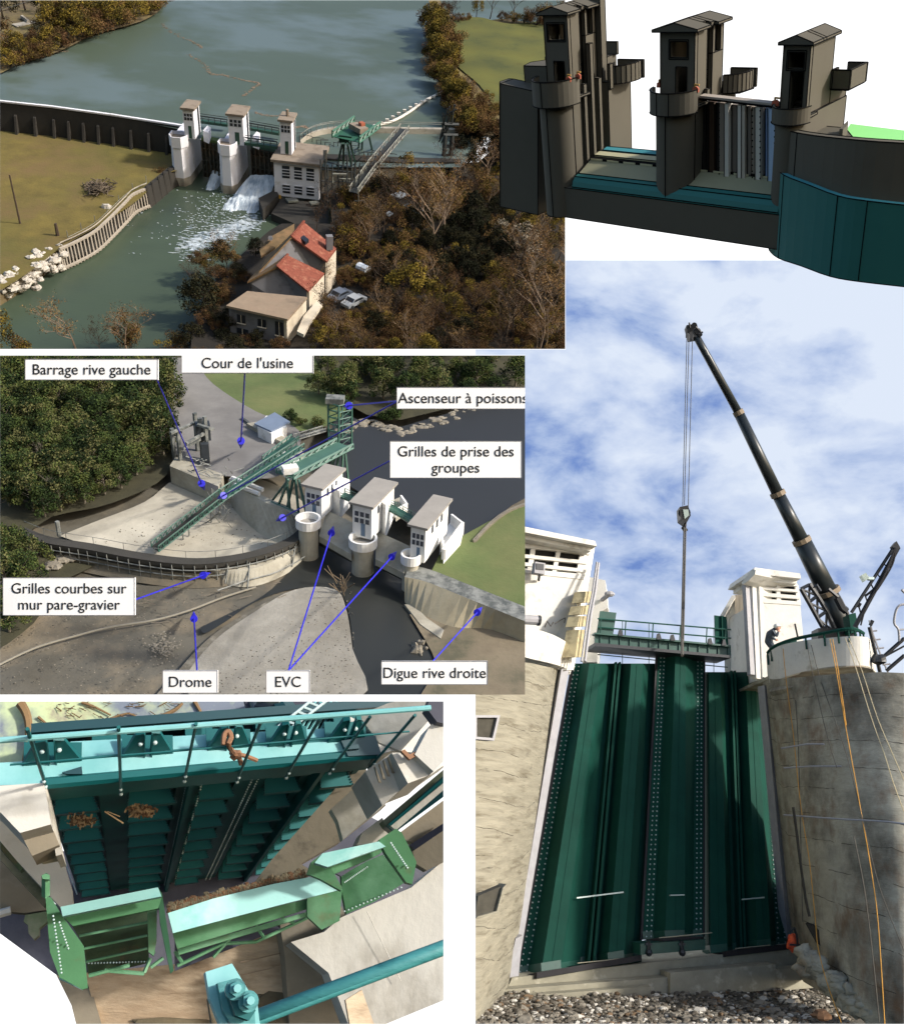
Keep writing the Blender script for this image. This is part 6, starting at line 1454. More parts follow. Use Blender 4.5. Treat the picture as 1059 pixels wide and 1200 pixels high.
for k in range(26): a = P3(rnd.uniform(225,278), rnd.uniform(536,560), 4+rnd.random()*2); mb.tube(a, a+V((rnd.uniform(-2,2), rnd.uniform(-1,1), rnd.uniform(-.8,1.2))), .09, 4)
B3.one('scaffold', mb, 'tangle of grey scaffold poles and rails on the quay block', 'scaffold')
# rocks on the far shore
mb = MB(d_rock)
for (x0,y0,x1,y1,n_) in ((398,505,432,492,16),(432,494,470,506,20),(470,506,540,484,30),(540,482,600,468,14),(58,664,84,650,24),(0,0,0,0,0)):
    for k in range(n_):
        t = rnd.random(); p = P3(x0+(x1-x0)*t+rnd.gauss(0,2), y0+(y1-y0)*t+rnd.gauss(0,3), 3.0 if y0 < 600 else 1.2); r = rnd.uniform(.25,.8); mb.ball(p, (r*1.3, r, r*.5), None, k, .35, 6, 4)
B3.one('shore_rocks', mb, 'pale boulders along the far shore of the reservoir', 'rocks', kind='stuff')
mb = MB(mat('drift_twigs', C(96,84,68), .3, 1, .9))
for k in range(16): a = P3(400+rnd.gauss(0,3), 690+rnd.gauss(0,4), .6); mb.tube(a, a+V((rnd.gauss(0,1.2), rnd.gauss(0,.6), rnd.uniform(.5,3))), .07, 4)
B3.one('dead_shrub', mb, 'bare driftwood shrub at the tip of the gravel bar', 'shrub')
mb = MB(d_rock)
for k in range(200): p = P3(190+rnd.gauss(0,9), 758+rnd.gauss(0,8), .15); mb.ball(p, V((.3,.25,.08))*rnd.uniform(.15,.6), None, k, .3, 5, 4)
for k in range(10): p = P3(rnd.uniform(486,500), rnd.uniform(752,768), .3); mb.ball(p, rnd.uniform(.2,.6), None, k, .3, 5, 4)
B3.one('pebbles', mb, 'patch of pale pebbles on the riverbed', 'pebbles', kind='stuff')
mb = MB(d_rock); rnd = random.Random(91); m_s2 = mat('dark_stone', C(84,80,72), .2, 1, .95)
for k in range(2600):
    if k < 1100: x, y = rnd.uniform(215,415), rnd.uniform(692,814); ok_ = x > 395-(y-692)*1.5 if y < 790 else x > 232; z_ = .36
    elif k < 2100: x, y = rnd.uniform(0,240), rnd.uniform(690,814); ok_ = True; z_ = .12
    else: x, y = rnd.uniform(110,340), rnd.uniform(575,640); ok_ = y > 640-(x-90)*.38 and y > 575+max(0,x-280)*.3; z_ = .55
    if ok_: p = P3(x, y, z_); mb.ball(p, V((1,.8,.4))*rnd.choice([.04,.06,.08,.12]), d_rock if rnd.random() < .5 else m_s2, k, .3, 5, 3)
B3.one('scattered_stones', mb, 'small stones strewn over the gravel bar, basin and riverbed', 'stones', kind='stuff')
mb = MB(d_bark); 
for k in range(34): p = P3(rnd.uniform(150,330), rnd.uniform(680,735), .4); d_ = V((rnd.gauss(0,1), rnd.gauss(0,.5), .05)); mb.tube(p, p+d_*rnd.uniform(.5,1.6), .05, 4)
B3.one('driftwood', mb, 'scraps of driftwood scattered below the curved wall', 'driftwood', kind='stuff')
# trees
g3 = Grove(B3); rnd = random.Random(21)
NV = 5
def t3(px, py, h, label, group, z=2.2, name='leafy_tree', v=None, wide=1, kind='tree'):
    k = rnd.randrange(NV) if v is None else v
    sel = [d_lf[k % 5], d_lf[(k+1) % 5], d_lf[(k+3) % 5]]
    if kind == 'tree': args = (100+k, 'tree', sel, d_bark, 8.0, 3.0, 2600, .36)
    elif kind == 'bush': args = (200+k, 'bush', sel, d_bark, 8.0, 5.0, 2200, .5)
    else: args = (300+k, 'bare', sel, d_bark, 8.0, 3.0, 0, .3)
    g3.add(kind+str(k), args, px, py, h, z, label, 'tree' if kind != 'bush' else 'bush', group, name, wide)
spots = []
for k in range(130):
    for _ in range(30):
        x = rnd.uniform(-15, 200); y = rnd.uniform(425, 606)
        if y > 606-(max(0,x-60))*.36 or (x > 180 and y > 540): continue
        if all((x-a)**2+(y-b_)**2*2.2 > 190 for a, b_ in spots): spots.append((x, y)); break
spots.sort(key=lambda s: s[1])
def zone3(x, y):
    a = 'at the left edge' if x < 60 else ('under the Barrage board' if x < 130 else 'beside the steel pylons')
    b = 'top rows' if y < 480 else ('middle rows' if y < 540 else 'lowest rows')
    return b+' '+a
def size3(h): return 'short' if h < 40 else ('mid-sized' if h < 46 else 'tall')
for (x, y) in spots:
    h3 = rnd.uniform(34,52); t3(x, y, h3, size3(h3)+' dense green tree of the left woodland, '+zone3(x, y), 'trees of the left woodland', wide=1.15)
for k in range(44):
    x = rnd.uniform(372,625); y = rnd.uniform(420, 474-(x > 560)*10); h3 = rnd.uniform(22,38)
    if x < 400: y = min(y, 462)
    t3(x, y, h3, ('small' if h3 < 30 else 'large')+' green tree on the far bank, '+('beside the lift tower' if x < 440 else ('above the Ascenseur board' if x < 540 else 'at the right corner')), 'trees on the far bank', wide=1.3, z=3.4)
for (x, y, h) in ((10,700,60),(30,690,50),(-5,740,60),(12,740,50),(22,724,42),(40,668,44),(0,660,50),(20,650,36)):
    t3(x, y, h, 'dark green tree on the near left bank', 'trees on the near left bank', wide=1.2, z=1)
t3(60,560,46,'pale bare forked tree standing in front of the left woodland',None,kind='bare',name='bare_tree',v=1)
t3(68,595,46,'pale leaning bare tree at the lower edge of the left woodland',None,kind='bare',name='bare_tree',v=2)
t3(18,560,34,'small bare tree near the left edge of the woodland',None,kind='bare',name='bare_tree',v=3)
for (x, y, h) in ((340,492,18),(352,498,14),(372,500,18),(455,492,24),(462,488,20)): t3(x, y, h, 'low green bush by the far shore', 'bushes near the far shore', kind='bush', name='bush', z=3.2)
# ---- name boards and pointers
b_white = mat('board_white', (.9,.9,.9), .005, 1, .6); b_edge = mat('board_edge_grey', C(120,120,124), .02, 1, .7); b_txt = mat('board_lettering', C(16,16,16), .02, 1, .8); b_blue = mat('pointer_blue', C(36,32,190), .03, 1, .5)
TB = 92.0
import os
def board(x0, y0, x1, y1, lines, fs, what):
    c = B3.dep((x0+x1)/2, y1, TB); th = B3.thing('name_board', what, 'board', c)
    o = B3.dep(x0, y1, TB); ux = B3.dep(x1, y1, TB)-o; uy = B3.dep(x0, y0, TB)-o; nn = ux.cross(uy).normalized()
    if nn.dot(B3.ray(300,600)) > 0: nn = -nn
    mb = MB(b_white); mb.pbox(o, ux, uy, -nn*.35); B3.part('panel', mb, th)
    mb = MB(b_edge); ppm = TB/FPX
    for a, d in ((o, ux), (o, uy), (o+uy, ux), (o+ux, uy)): mb.pbox(a+nn*.01-(ux.normalized() if d is uy else uy.normalized())*.35*ppm, d, (ux.normalized() if d is uy else uy.normalized())*.7*ppm, nn*.02)
    B3.part('frame', mb, th)
    for i, t in enumerate(lines):
        cu = bpy.data.curves.new('t', 'FONT'); cu.body = t; cu.size = fs*ppm; cu.align_x = 'CENTER'; cu.align_y = 'CENTER'; cu.extrude = .02; cu.space_character = 1.0
        ob = bpy.data.objects.new('t', cu); scene.collection.objects.link(ob); dg = bpy.context.evaluated_depsgraph_get(); me = bpy.data.meshes.new_from_object(ob.evaluated_get(dg)); bpy.data.objects.remove(ob)
        yy = (y0+y1)/2+(i-(len(lines)-1)/2)*19.0+.5
        cc = B3.dep((max(x0,0)+x1)/2, yy, TB)+nn*.03; X = ux.normalized(); Y = uy.normalized(); Mx = Matrix((X, Y, nn)).transposed().to_4x4(); Mx.translation = cc
        b0 = V(th['_b']); me.transform(Matrix.Translation(-b0) @ Mx); me.materials.clear(); me.materials.append(b_txt)
        ob = bpy.data.objects.new('lettering', me); scene.collection.objects.link(ob); ob.parent = th; B3.objs.append(ob)
def pointer(x0, y0, x1, y1, z, label):
    a = B3.dep(x0, y0, TB+.3); e = P3(x1, y1, z+.3); d = (e-a).normalized(); s0 = TB/FPX; s1 = B3.depth(e)/FPX
    th = B3.thing('pointer', label, 'arrow', e); mb = MB(b_blue); L = (e-a).length; q = e-d*(9*s1*1.6)
    # head length measured in the view of the pointer itself
    k = ((V((x1-x0, y1-y0, 0)).length)); hl = L*.0+9*s1/max(.12, math.sqrt(max(.0001, 1-(d.dot((e-V((0,0,B3.H))).normalized()))**2)))
    q = e-d*min(hl, L*.3); mb.path([a, q], [.95*s0, .95*B3.depth(q)/FPX], 8); B3.part('shaft', mb, th)
    mb = MB(b_blue); mb.tube(q, e, 4.2*s1, 12, None, .001); B3.part('head', mb, th)
board(30,421,185,445,['Barrage rive gauche'],17.5,'white board lettered Barrage rive gauche')
board(213,414,367,437,["Cour de l'usine"],17.5,"white board lettered Cour de l'usine")
board(465,454,620,479,['Ascenseur à poissons'],17.5,'white board lettered Ascenseur à poissons')
board(457,517,611,560,['Grilles de prise des','groupes'],17.5,'white board lettered Grilles de prise des groupes')
board(4,677,158,721,['Grilles courbes sur','mur pare-gravier'],17.5,'white board lettered Grilles courbes sur mur pare-gravier')
board(191,786,255,812,['Drome'],17.5,'white board lettered Drome')
board(312,786,363,812,['EVC'],17.5,'white board lettered EVC')
board(447,775,571,802,['Digue rive droite'],17.5,'white board lettered Digue rive droite')
pointer(184,445,240,575,1.5,'blue arrow from the Barrage rive gauche board to the quay')
pointer(287,437,282,526,3.3,"blue arrow from the Cour de l'usine board down to the yard")
pointer(466,470,402,476,11,'short blue arrow from the Ascenseur board to the lift tower')
pointer(466,470,254,585,6.5,'long blue arrow from the Ascenseur board to the conveyor')
pointer(457,540,323,611,3,'blue arrow from the Grilles de prise des groupes board to the intake wall')
pointer(158,703,247,671,2,'blue arrow from the Grilles courbes board to the curved wall')
pointer(231,786,227,716,.5,'blue arrow from the Drome board up to the boom')
pointer(338,786,391,616,4.6,'blue arrow from the EVC board to the left dam opening')
pointer(338,786,465,646,4.2,'blue arrow from the EVC board to the right dam opening')
pointer(507,775,565,711,3.5,'blue arrow from the Digue rive droite board to the dike')
# ================================================================ WORLD E: river dam in low sun, reservoir behind, red-roofed house in winter woods
B1 = Panel('river', 380, 1880, -1, 75, .45, [(0,0,662,409)])
e_res = mat('reservoir_water', C(74,86,74), .05, .03, .3, bump=.0, st=(1,2.5,1), col2=C(90,104,104), sc2=.009, thr=.52, soft=.04, st2=(1,1.5,1), spec=.22)
e_riv = mat('river_water', C(66,78,62), .12, .06, .3, spec=.25, bump=.12, bsc=1.2, st=(1,1.6,1), col2=C(52,62,54), sc2=.03, thr=.55, soft=.12)
e_grass = mat('autumn_grass', C(96,84,36), .28, .25, .95, bump=.5, bsc=2, col2=C(80,80,34), sc2=.06, thr=.55, soft=.15, col3=C(104,82,50), sc3=.12, thr3=.62)
e_grass2 = mat('right_meadow_grass', C(92,92,34), .35, .2, .95, bump=.4, bsc=2, col2=C(60,66,26), sc2=.1, thr=.5, soft=.15)  # mottled grass; the dark patches also paint in tree shadows
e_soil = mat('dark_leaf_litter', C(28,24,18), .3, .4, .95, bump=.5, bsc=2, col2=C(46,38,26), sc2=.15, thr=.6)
e_bank = mat('brown_bank', C(84,72,50), .3, .5, .95, bump=.5, bsc=2, col2=C(110,98,58), sc2=.12, thr=.52)
e_wall = mat('shaded_dam_wall', C(44,41,36), .25, .3, .9, bump=.4, col2=C(38,36,32), sc2=.2, thr=.5)  # darkened so the colour carries the shade on the dam wall
e_white = mat('white_dam_paint', C(216,216,222), .05, .5, .8, col2=C(176,170,160), sc2=.4, thr=.66)
e_conc = mat('dam_concrete', C(160,154,142), .14, .5, .9, bump=.3, col2=C(108,102,92), sc2=.25, thr=.55)
e_roofc = mat('flat_roof_brown', C(132,120,106), .12, .5, .9, col2=C(110,98,84), sc2=.5, thr=.56)
e_dark = mat('dark_steel', C(44,48,48), .2, .6, .6)
e_green = mat('dam_green_steel', C(38,72,58), .15, .6, .5)
e_teal = mat('gantry_green', C(44,88,70), .12, .6, .5)
e_steel = mat('pale_steel', C(122,124,114), .2, .6, .6, col2=C(96,94,88), sc2=.6, thr=.5)
e_gate = mat('rusty_gate', C(52,52,44), .3, .5, .8, col2=C(84,66,46), sc2=.4, thr=.56)
e_moss = mat('mossy_gate_top', C(70,88,44), .2, .5, .9)
e_foam = mat('white_water', C(190,200,208), .08, .8, .6, bump=.8, bsc=2.5, col2=C(130,146,160), sc2=.5, thr=.55, soft=.1, st=(2.5,.6,1))
e_tile = mat('red_roof_tiles', C(116,60,45), .3, 2.2, .9, bump=.5, bsc=3, col2=C(138,92,72), sc2=1.1, thr=.6, col3=C(120,64,48), sc3=.8, thr3=.6)
e_tile2 = mat('brown_roof_tiles', C(104,84,54), .2, 1, .9, bump=.4, col2=C(124,96,64), sc2=.5)  # browner tiles for the left roof slopes and the outbuilding
e_shed = mat('shed_roof', C(132,116,98), .12, .7, .9, bump=.3, col2=C(134,116,98), sc2=.5, thr=.55)
e_plast = mat('shaded_render', C(110,110,114), .1, .6, .9, col2=C(84,80,78), sc2=.4, thr=.6)  # house render with the shade of the gables put into the colour
e_plast2 = mat('cream_render', C(196,186,168), .06, .6, .9, col2=C(180,168,150), sc2=.5, thr=.62)
e_win = mat('dark_window', C(34,38,44), .2, 1, .3)
e_rock = mat('pale_boulder', C(176,170,160), .18, .8, .95, bump=.6)
e_wood = mat('pale_timber', C(146,138,126), .15, .6, .9)
e_bark = mat('dark_bark', C(64,52,42), .2, 2, .9); e_barkp = mat('pale_bark', C(128,110,92), .15, 2, .9)
e_tw = [mat('twig_'+str(i), C(*c), .2, .4, .95, spec=.1) for i, c in enumerate([(92,68,46),(68,50,34),(112,88,56),(50,38,27),(126,102,66)])]
e_lf = [mat('autumn_leaf_'+str(i), C(*c), .2, .4, .95, spec=.1) for i, c in enumerate([(112,98,40),(88,78,36),(130,112,48),(62,58,30),(76,62,38)])]
e_dk = [mat('evergreen_'+str(i), C(*c), .2, .4, .9, spec=.1) for i, c in enumerate([(34,36,24),(48,46,30),(24,26,18)])]
def E1(x, y, z=0): return B1.at(x, y, z)
def flat1(pts, z, m, name, sm=True):
    q = smoothline([V((x, y, 0)) for x, y in pts]+[V((pts[0][0], pts[0][1], 0))], 5)[:-1] if sm else [V((x, y, 0)) for x, y in pts]
    mb = MB(m); mb.face([E1(p.x, p.y, z) for p in q][::-1]); B1.struct(name, mb)
# waters and land, low to high
flat1([(-30,430),(-30,180),(200,160),(420,180),(420,430)], 0, e_riv, 'river', False)
flat1([(-40,-40),(-40,118.5),(0,118.5),(100,131),(214,152),(228,162),(262,166),(300,172),(345,176),(380,196),(540,196),(565,160),(720,156),(720,-40)], 8.0, e_res, 'reservoir', False)
flat1([(-30,128),(60,140),(140,155),(208,168),(214,196),(188,206),(165,232),(120,262),(72,290),(30,322),(-10,346),(-30,350)], 3.0, e_grass, 'left_meadow')
flat1([(-30,-40),(200,-40),(192,4),(176,20),(150,30),(112,40),(70,60),(30,72),(-30,86)], 8.6, e_bank, 'far_left_bank')
flat1([(500,-30),(506,40),(512,70),(522,100),(530,120),(540,152),(700,170),(700,20),(640,28),(590,22),(560,26),(530,22)], 9.0, e_bank, 'right_bank')
flat1([(528,24),(560,20),(600,28),(690,30),(690,150),(600,142),(562,100),(535,76),(522,50)], 9.3, e_grass2, 'right_meadow')
# hilly wood floor on the near right bank
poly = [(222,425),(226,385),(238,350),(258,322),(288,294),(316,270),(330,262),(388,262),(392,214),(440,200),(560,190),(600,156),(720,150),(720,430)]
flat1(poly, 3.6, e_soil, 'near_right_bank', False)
# left dam wall
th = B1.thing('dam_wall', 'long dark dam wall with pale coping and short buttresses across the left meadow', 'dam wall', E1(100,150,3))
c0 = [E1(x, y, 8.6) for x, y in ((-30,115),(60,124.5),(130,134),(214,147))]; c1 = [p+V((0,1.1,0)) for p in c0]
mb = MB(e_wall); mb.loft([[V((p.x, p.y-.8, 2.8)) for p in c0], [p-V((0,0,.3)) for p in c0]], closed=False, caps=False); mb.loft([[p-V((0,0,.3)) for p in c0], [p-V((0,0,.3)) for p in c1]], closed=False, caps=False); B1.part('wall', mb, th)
mb = MB(e_white); 
for a, b in zip(c0[:-1], c0[1:]): mb.pbox(a-V((0,.15,.25)), b-a, V((0,.6,0)), V((0,0,.3)))
B1.part('coping', mb, th)
for k in range(13):
    t = k/12; L_ = c0; i = min(int(t*3), 2); p = lerp(L_[i], L_[i+1], t*3-i); mb = MB(e_wall)
    mb.slab([V((p.x, p.y-.8, 6.2)), V((p.x, p.y-2.0, 2.9)), V((p.x, p.y, 2.9)), V((p.x, p.y-.1, 6.4))], V((.45,0,0))); B1.part('buttress', mb, th)
# piers and towers
d1 = (E1(340,178,4)-E1(222,165,4)); d1.z = 0; d1.normalize(); n1 = V((d1.y, -d1.x, 0))    # n1: downstream
def tower1(label, fx0, fx1, ftop, fbot, zb, dep_, roofpad=.35, door=True):
    a, b = E1(fx0, fbot, zb), None; F = Face(B1, a, n1); b = F.pt(fx1, fbot); w = b-a; w.z = 0; h = B1.zfor(a, ftop)-zb
    th = B1.thing('gate_tower', label, 'tower', a); mb = MB(e_white); mb.pbox(V((a.x, a.y, zb)), w, -n1*dep_, V((0,0,h))); B1.part('wall', mb, th)
    u = w.normalized(); mb = MB(e_roofc); mb.pbox(V((a.x, a.y, zb+h))-u*roofpad+n1*roofpad, w+u*roofpad*2, -n1*(dep_+2*roofpad), V((0,0,.4))); B1.part('roof', mb, th)
    for k in range(3):
        m2 = MB(e_win); m2.pbox(V((a.x, a.y, zb+h-1.9))+w*(.12+.28*k)+n1*.02, w*.2, n1*.04, V((0,0,1.2))); mm = MB(e_white)
        f = B1.part('window', m2, th); mm.pbox(V((a.x, a.y, zb+h-1.35))+w*(.12+.28*k)+n1*.05, w*.2, n1*.03, V((0,0,.12))); B1.part('bar', mm, f)
    if door: m2 = MB(e_green); m2.pbox(V((a.x, a.y, zb+.1))+w*.42+n1*.02, w*.3, n1*.05, V((0,0,2.3))); B1.part('door', m2, th)
    m2 = MB(e_dark); e = V((a.x, a.y, zb))+w; m2.pbox(e-n1*dep_*.62+u*.02, -n1*.5, u*.06, V((0,0,h-.2))); m2.pbox(e-n1*dep_*.78+u*.02, -n1*.25, u*.06, V((0,0,h-.2))); B1.part('guide_slot', m2, th)
    return th, a, w, u, h
def pier1(label, nx, ny, zt, L, r, zb=-.3):
    """round-nosed white pier whose nose top stands at picture nx, ny"""
    o = E1(nx, ny, zt); th = B1.thing('dam_pier', label, 'pier', V((o.x, o.y, zb))); N = 3
    def fp(rr, z, LL=L): return [o+d1*(rr*math.cos(math.pi*i/N+math.pi))*-1+n1*(rr*math.sin(math.pi*i/N))+V((0,0,z-o.z)) for i in range(N+1)]+[o-d1*rr-n1*LL+V((0,0,z-o.z)), o+d1*rr-n1*LL+V((0,0,z-o.z))]
    def fix(R_): return R_
    mb = MB(e_white); mb.loft([fp(r*1.12, 1.6), fp(r*.98, zt)]); mb.loft([fp(r*1.16, zb), fp(r*1.13, 1.6)], e_conc); B1.part('shaft', mb, th)
    mb = MB(e_white); mb.loft([fp(r*1.16, zt-1.2, 2), fp(r*1.16, zt+.8, 2), fp(r*1.02, zt+.8, 2), fp(r*1.02, zt+.1, 2)], caps=True); B1.part('balcony', mb, th)
    mb = MB(e_roofc); mb.loft([fp(r*1.0, zt+.12, 2), fp(r*1.0, zt+.2, 2)]); B1.part('balcony_floor', mb, th)
    return th
pier1('left white round-nosed pier in front of the left dam tower', 209, 163, 8.5, 9, 1.5)
pier1('middle white round-nosed pier between the two spillway gates', 266, 172, 8.5, 9, 1.5)
tower1('left white dam tower at the end of the dark wall', 217, 229, 128, 162, 8.6, 4.2)
tower1('middle white dam tower with the widest roof', 269, 286, 135, 169, 8.6, 4.8)
t3_ = tower1('right white dam tower with a small chimney on its roof', 329, 342, 142, 180, 8.6, 4.0)
mb = MB(e_roofc); p = t3_[1]+t3_[2]*.5-n1*2+V((0,0,t3_[4]+.4)); mb.tube(p, p+V((0,0,1.2)), .3, 6); B1.part('chimney', mb, t3_[0])
for (pts, z, h_, lab) in (([(238,153),(243,147),(247,149),(244,156)], 8.0, 2.0, 'small white annex behind the left dam tower'), ([(296,160),(301,154),(305,156),(303,163)], 8.0, 2.0, 'small white annex behind the middle dam tower')):
    mb = MB(e_white); mb.slab([E1(x, y, z+h_) for x, y in pts], V((0,0,-h_))); B1.one('annex', mb, lab, 'annex')
# gates
for (xa, xb, ya, yb_, lab) in ((236,264,165,170,'left rusty dark gate between the left and middle piers'), (294,326,173,179,'right rusty dark gate above the white spill')):
    a, b = E1(xa, ya, 7.6), E1(xb, yb_, 7.6); th = B1.thing('sluice_gate', lab, 'sluice gate', V((a.x, a.y, .2))); w = b-a
    mb = MB(e_gate); mb.pbox(V((a.x, a.y, .6)), w, -n1*.4, V((0,0,7.0))); B1.part('leaf', mb, th)
    mb = MB(e_moss if xa < 250 else e_green); mb.pbox(V((a.x, a.y, 7.6)), w, -n1*1.6, V((0,0,.5))); B1.part('top_beam', mb, th)
    for k in range(7): m2 = MB(e_gate); m2.pbox(V((a.x, a.y, .8))+w*(k/6.2), w.normalized()*.22, n1*.5, V((0,0,6.6))); B1.part('rib', m2, th)
    m2 = MB(e_gate)
    for k in range(3): m2.pbox(V((a.x, a.y, 1.6+k*2.3)), w, n1*.35, V((0,0,.2)))
    for s_ in (0, 1): p = V((a.x, a.y, 5.6)); m2.tube(p+w*(.1+.5*s_), p+w*(.4+.5*s_)-V((0,0,2.6))+n1*.6, .1, 4); m2.tube(p+w*(.4+.5*s_), p+w*(.1+.5*s_)-V((0,0,2.6))+n1*.6, .1, 4)
    B1.part('brace', m2, th)
for (p0, p1, z, lab) in (((232,142),(268,147),9,'left dark footbridge between dam towers'), ((288,150),(328,157),9,'right dark footbridge between dam towers'), ((288,168),(326,173),9.0,'low green walkway over the right gate')):
    th = B1.thing('footbridge', lab, 'bridge', E1(*p0, z)); a, b = E1(*p0, z), E1(*p1, z); mb = MB(e_green); mb.pbox(a, b-a, n1*1.0, V((0,0,.5))); B1.part('deck', mb, th); mb = MB(e_dark)
    for zz_ in (1.5, 1.0): mb.tube(a+V((0,0,zz_)), b+V((0,0,zz_)), .07, 4); mb.tube(a+n1+V((0,0,zz_)), b+n1+V((0,0,zz_)), .07, 4)
    for t in (0,.2,.4,.6,.8,1): mb.tube(lerp(a,b,t)+n1, lerp(a,b,t)+n1+V((0,0,1.5)), .06, 4)
    B1.part('railing', mb, th)
# spill water: ragged strands of foam
def foam(name, quad, z0, z1, amp, label):
    mb = MB(e_foam); NU, NV = 26, 34; g = []
    for j in range(NV+1):
        r = []
        for i in range(NU+1):
            u, v = i/NU, j/NV; x = (quad[0][0]*(1-u)+quad[1][0]*u)*(1-v)+(quad[3][0]*(1-u)+quad[2][0]*u)*v; y = (quad[0][1]*(1-u)+quad[1][1]*u)*(1-v)+(quad[3][1]*(1-u)+quad[2][1]*u)*v
            zz_ = z0*(1-v)**1.6+z1; p = E1(x, y, zz_); q = mnoise.noise(V((p.x*.5, p.y*.25, 2)))+.6*mnoise.noise(V((p.x*1.6, p.y*.8, 5)))
            e_ = min(1, 5*min(u, 1-u))*min(1, 4*(1-v)+.15); p.z += amp*(q-.1)*(.25+v)-(1-e_)*.9*(.3+v); r.append(p)
        g.append(r)
    for j in range(NV):
        for i in range(NU): mb.face([g[j+1][i], g[j+1][i+1], g[j][i+1], g[j][i]])
    o = B1.one(name, mb, label, 'white water', kind='stuff', smooth=True)
foam('spill_foam', [(294,204),(325,206),(304,252),(244,252)], 2.8, .35, .7, 'white water pouring from the right gate')
foam('spill_foam', [(249,198),(264,199),(252,224),(236,224)], 2.2, .3, .5, 'narrow white water from the left gate')
mb = MB(e_foam); rnd = random.Random(8)
for k in range(1500):
    t = rnd.random()
    if k < 900: x, y = 300-85*t+rnd.gauss(0,7), 258+32*t+rnd.gauss(0,4.5+4*t)
    elif k < 1250: x, y = 285-50*t+rnd.gauss(0,16), 222+36*t+rnd.gauss(0,9)
    else: x, y = rnd.uniform(150,250), rnd.uniform(205,300); x = x if k % 3 == 0 else -500
    if y < 210 and x > 230: continue
    if x < 178 and y < 232: continue
    p = E1(x, y, .04); mb.ball(p, (rnd.uniform(.1,.8)*(1 if k < 900 else .4), rnd.uniform(.04,.11), .06), None, k, .3, 5, 3)
B1.one('foam_flecks', mb, 'ragged white rapids and foam flecks below the spill', 'foam', kind='stuff')
mb = MB(mat('floating_debris', C(118,102,86), .3, 1, .9))
for line in ([(190,28),(205,40),(228,50),(236,56)],[(222,64),(240,76),(246,86),(262,88),(285,94),(303,97),(296,104),(285,112)],[(300,132),(318,136),(340,132)],[(340,152),(352,148),(360,150)],[(60,62),(78,60)]):
    L_ = smoothline([V((x, y, 0)) for x, y in line], 14)
    for q in L_:
        for _ in range(2): p = E1(q.x+rnd.gauss(0,1.2), q.y+rnd.gauss(0,.5), 8.02); mb.ball(p, (rnd.uniform(.1,.45), rnd.uniform(.06,.2), .04), None, 1, .3, 5, 3)
B1.one('drift_line', mb, 'thin broken line of floating leaves on the reservoir', 'debris', kind='stuff')
# powerhouse
th = B1.thing('powerhouse', 'white flat-roofed powerhouse with louvred windows at the right dam end', 'building', E1(322,234,2))
F = Face(B1, E1(324,226,2), n1); a = F.pt(322,225); b = F.pt(374,233); zt1 = B1.zfor(a, 189); w = b-a; w.z = 0; mb = MB(e_white); mb.pbox(V((a.x, a.y, 1.5)), w, -n1*9, V((0,0,zt1-1.5))); B1.part('wall', mb, th)
mb = MB(e_roofc); u = w.normalized(); mb.pbox(V((a.x, a.y, zt1))-u*.5+n1*.5, w+u*1, -n1*10, V((0,0,.5))); B1.part('roof', mb, th)
hh = zt1-2
for c in range(3):
    for r in range(2):
        m2 = MB(e_win); o_ = V((a.x, a.y, zt1-2.9-r*2.9))+w*(.18+.27*c)+n1*.02; m2.pbox(o_, w*.17, n1*.04, V((0,0,2.3 if r == 0 else 1.6))); f = B1.part('window', m2, th)
        m3 = MB(e_white)
        for q in range(3): m3.pbox(o_+V((0,0,.45+q*.55)), w*.17, n1*.1, V((0,0,.14)))
        B1.part('louvre', m3, f)
m2 = MB(mat('yellow_sign', C(206,160,60), .05, 1, .7)); m2.pbox(V((a.x, a.y, zt1-7.0))+w*.05+n1*.02, w*.09, n1*.05, V((0,0,.7))); B1.part('sign', m2, th)
mb = MB(e_wall); mb.slab([E1(x, y, 2.2) for x, y in ((303,232),(323,222),(327,228),(308,246))], V((0,0,-3))); B1.one('wing_wall', mb, 'dark wing wall jutting into the river beside the powerhouse', 'wall')
mb = MB(e_wall); mb.slab([E1(x, y, 1.4) for x, y in ((318,250),(330,232),(385,240),(385,262),(345,262))], V((0,0,-2))); B1.one('lower_terrace', mb, 'dark terrace at the foot of the powerhouse', 'terrace')
mb = MB(e_steel); mb.slab([E1(x, y, 2.0) for x, y in ((334,232),(346,231),(350,235),(338,236))], V((0,0,-.3))); mb.slab([E1(x, y, 2.0) for x, y in ((362,236),(372,235),(375,238),(365,239))], V((0,0,-.3))); B1.one('slabs', mb, 'two pale slabs on the dark terrace', 'slab')
# deck and machinery behind powerhouse
th = B1.thing('intake_deck', 'concrete intake deck with railings behind the powerhouse', 'deck', E1(380,180,6))
mb = MB(e_conc); mb.slab([E1(x, y, 7.5) for x, y in ((342,178),(348,160),(385,160),(480,178),(478,196),(430,200),(380,196))], V((0,0,-5))); B1.part('slab', mb, th)
mb = MB(e_dark)
for k in range(26): x = 346+k*5; y = 165+k*1.2+rnd.gauss(0,2); p = E1(x, y, 7.6); mb.tube(p, p+V((0,0,1.4)), .07, 4); mb.tube(p+V((0,0,1.3)), p+V((rnd.uniform(.8,2.4), rnd.uniform(-.6,.8), 1.3)), .06, 4)
B1.part('railing', mb, th)
mb = MB(e_wall); mb.slab([E1(x, y, 8.3) for x, y in ((376,180),(470,184),(540,186),(540,190),(470,190),(376,186))], V((0,0,-1))); mb.slab([E1(x, y, 6) for x, y in ((430,188),(474,190),(474,206),(440,204))], V((0,0,-4)), e_conc); B1.part('wall', mb, th)
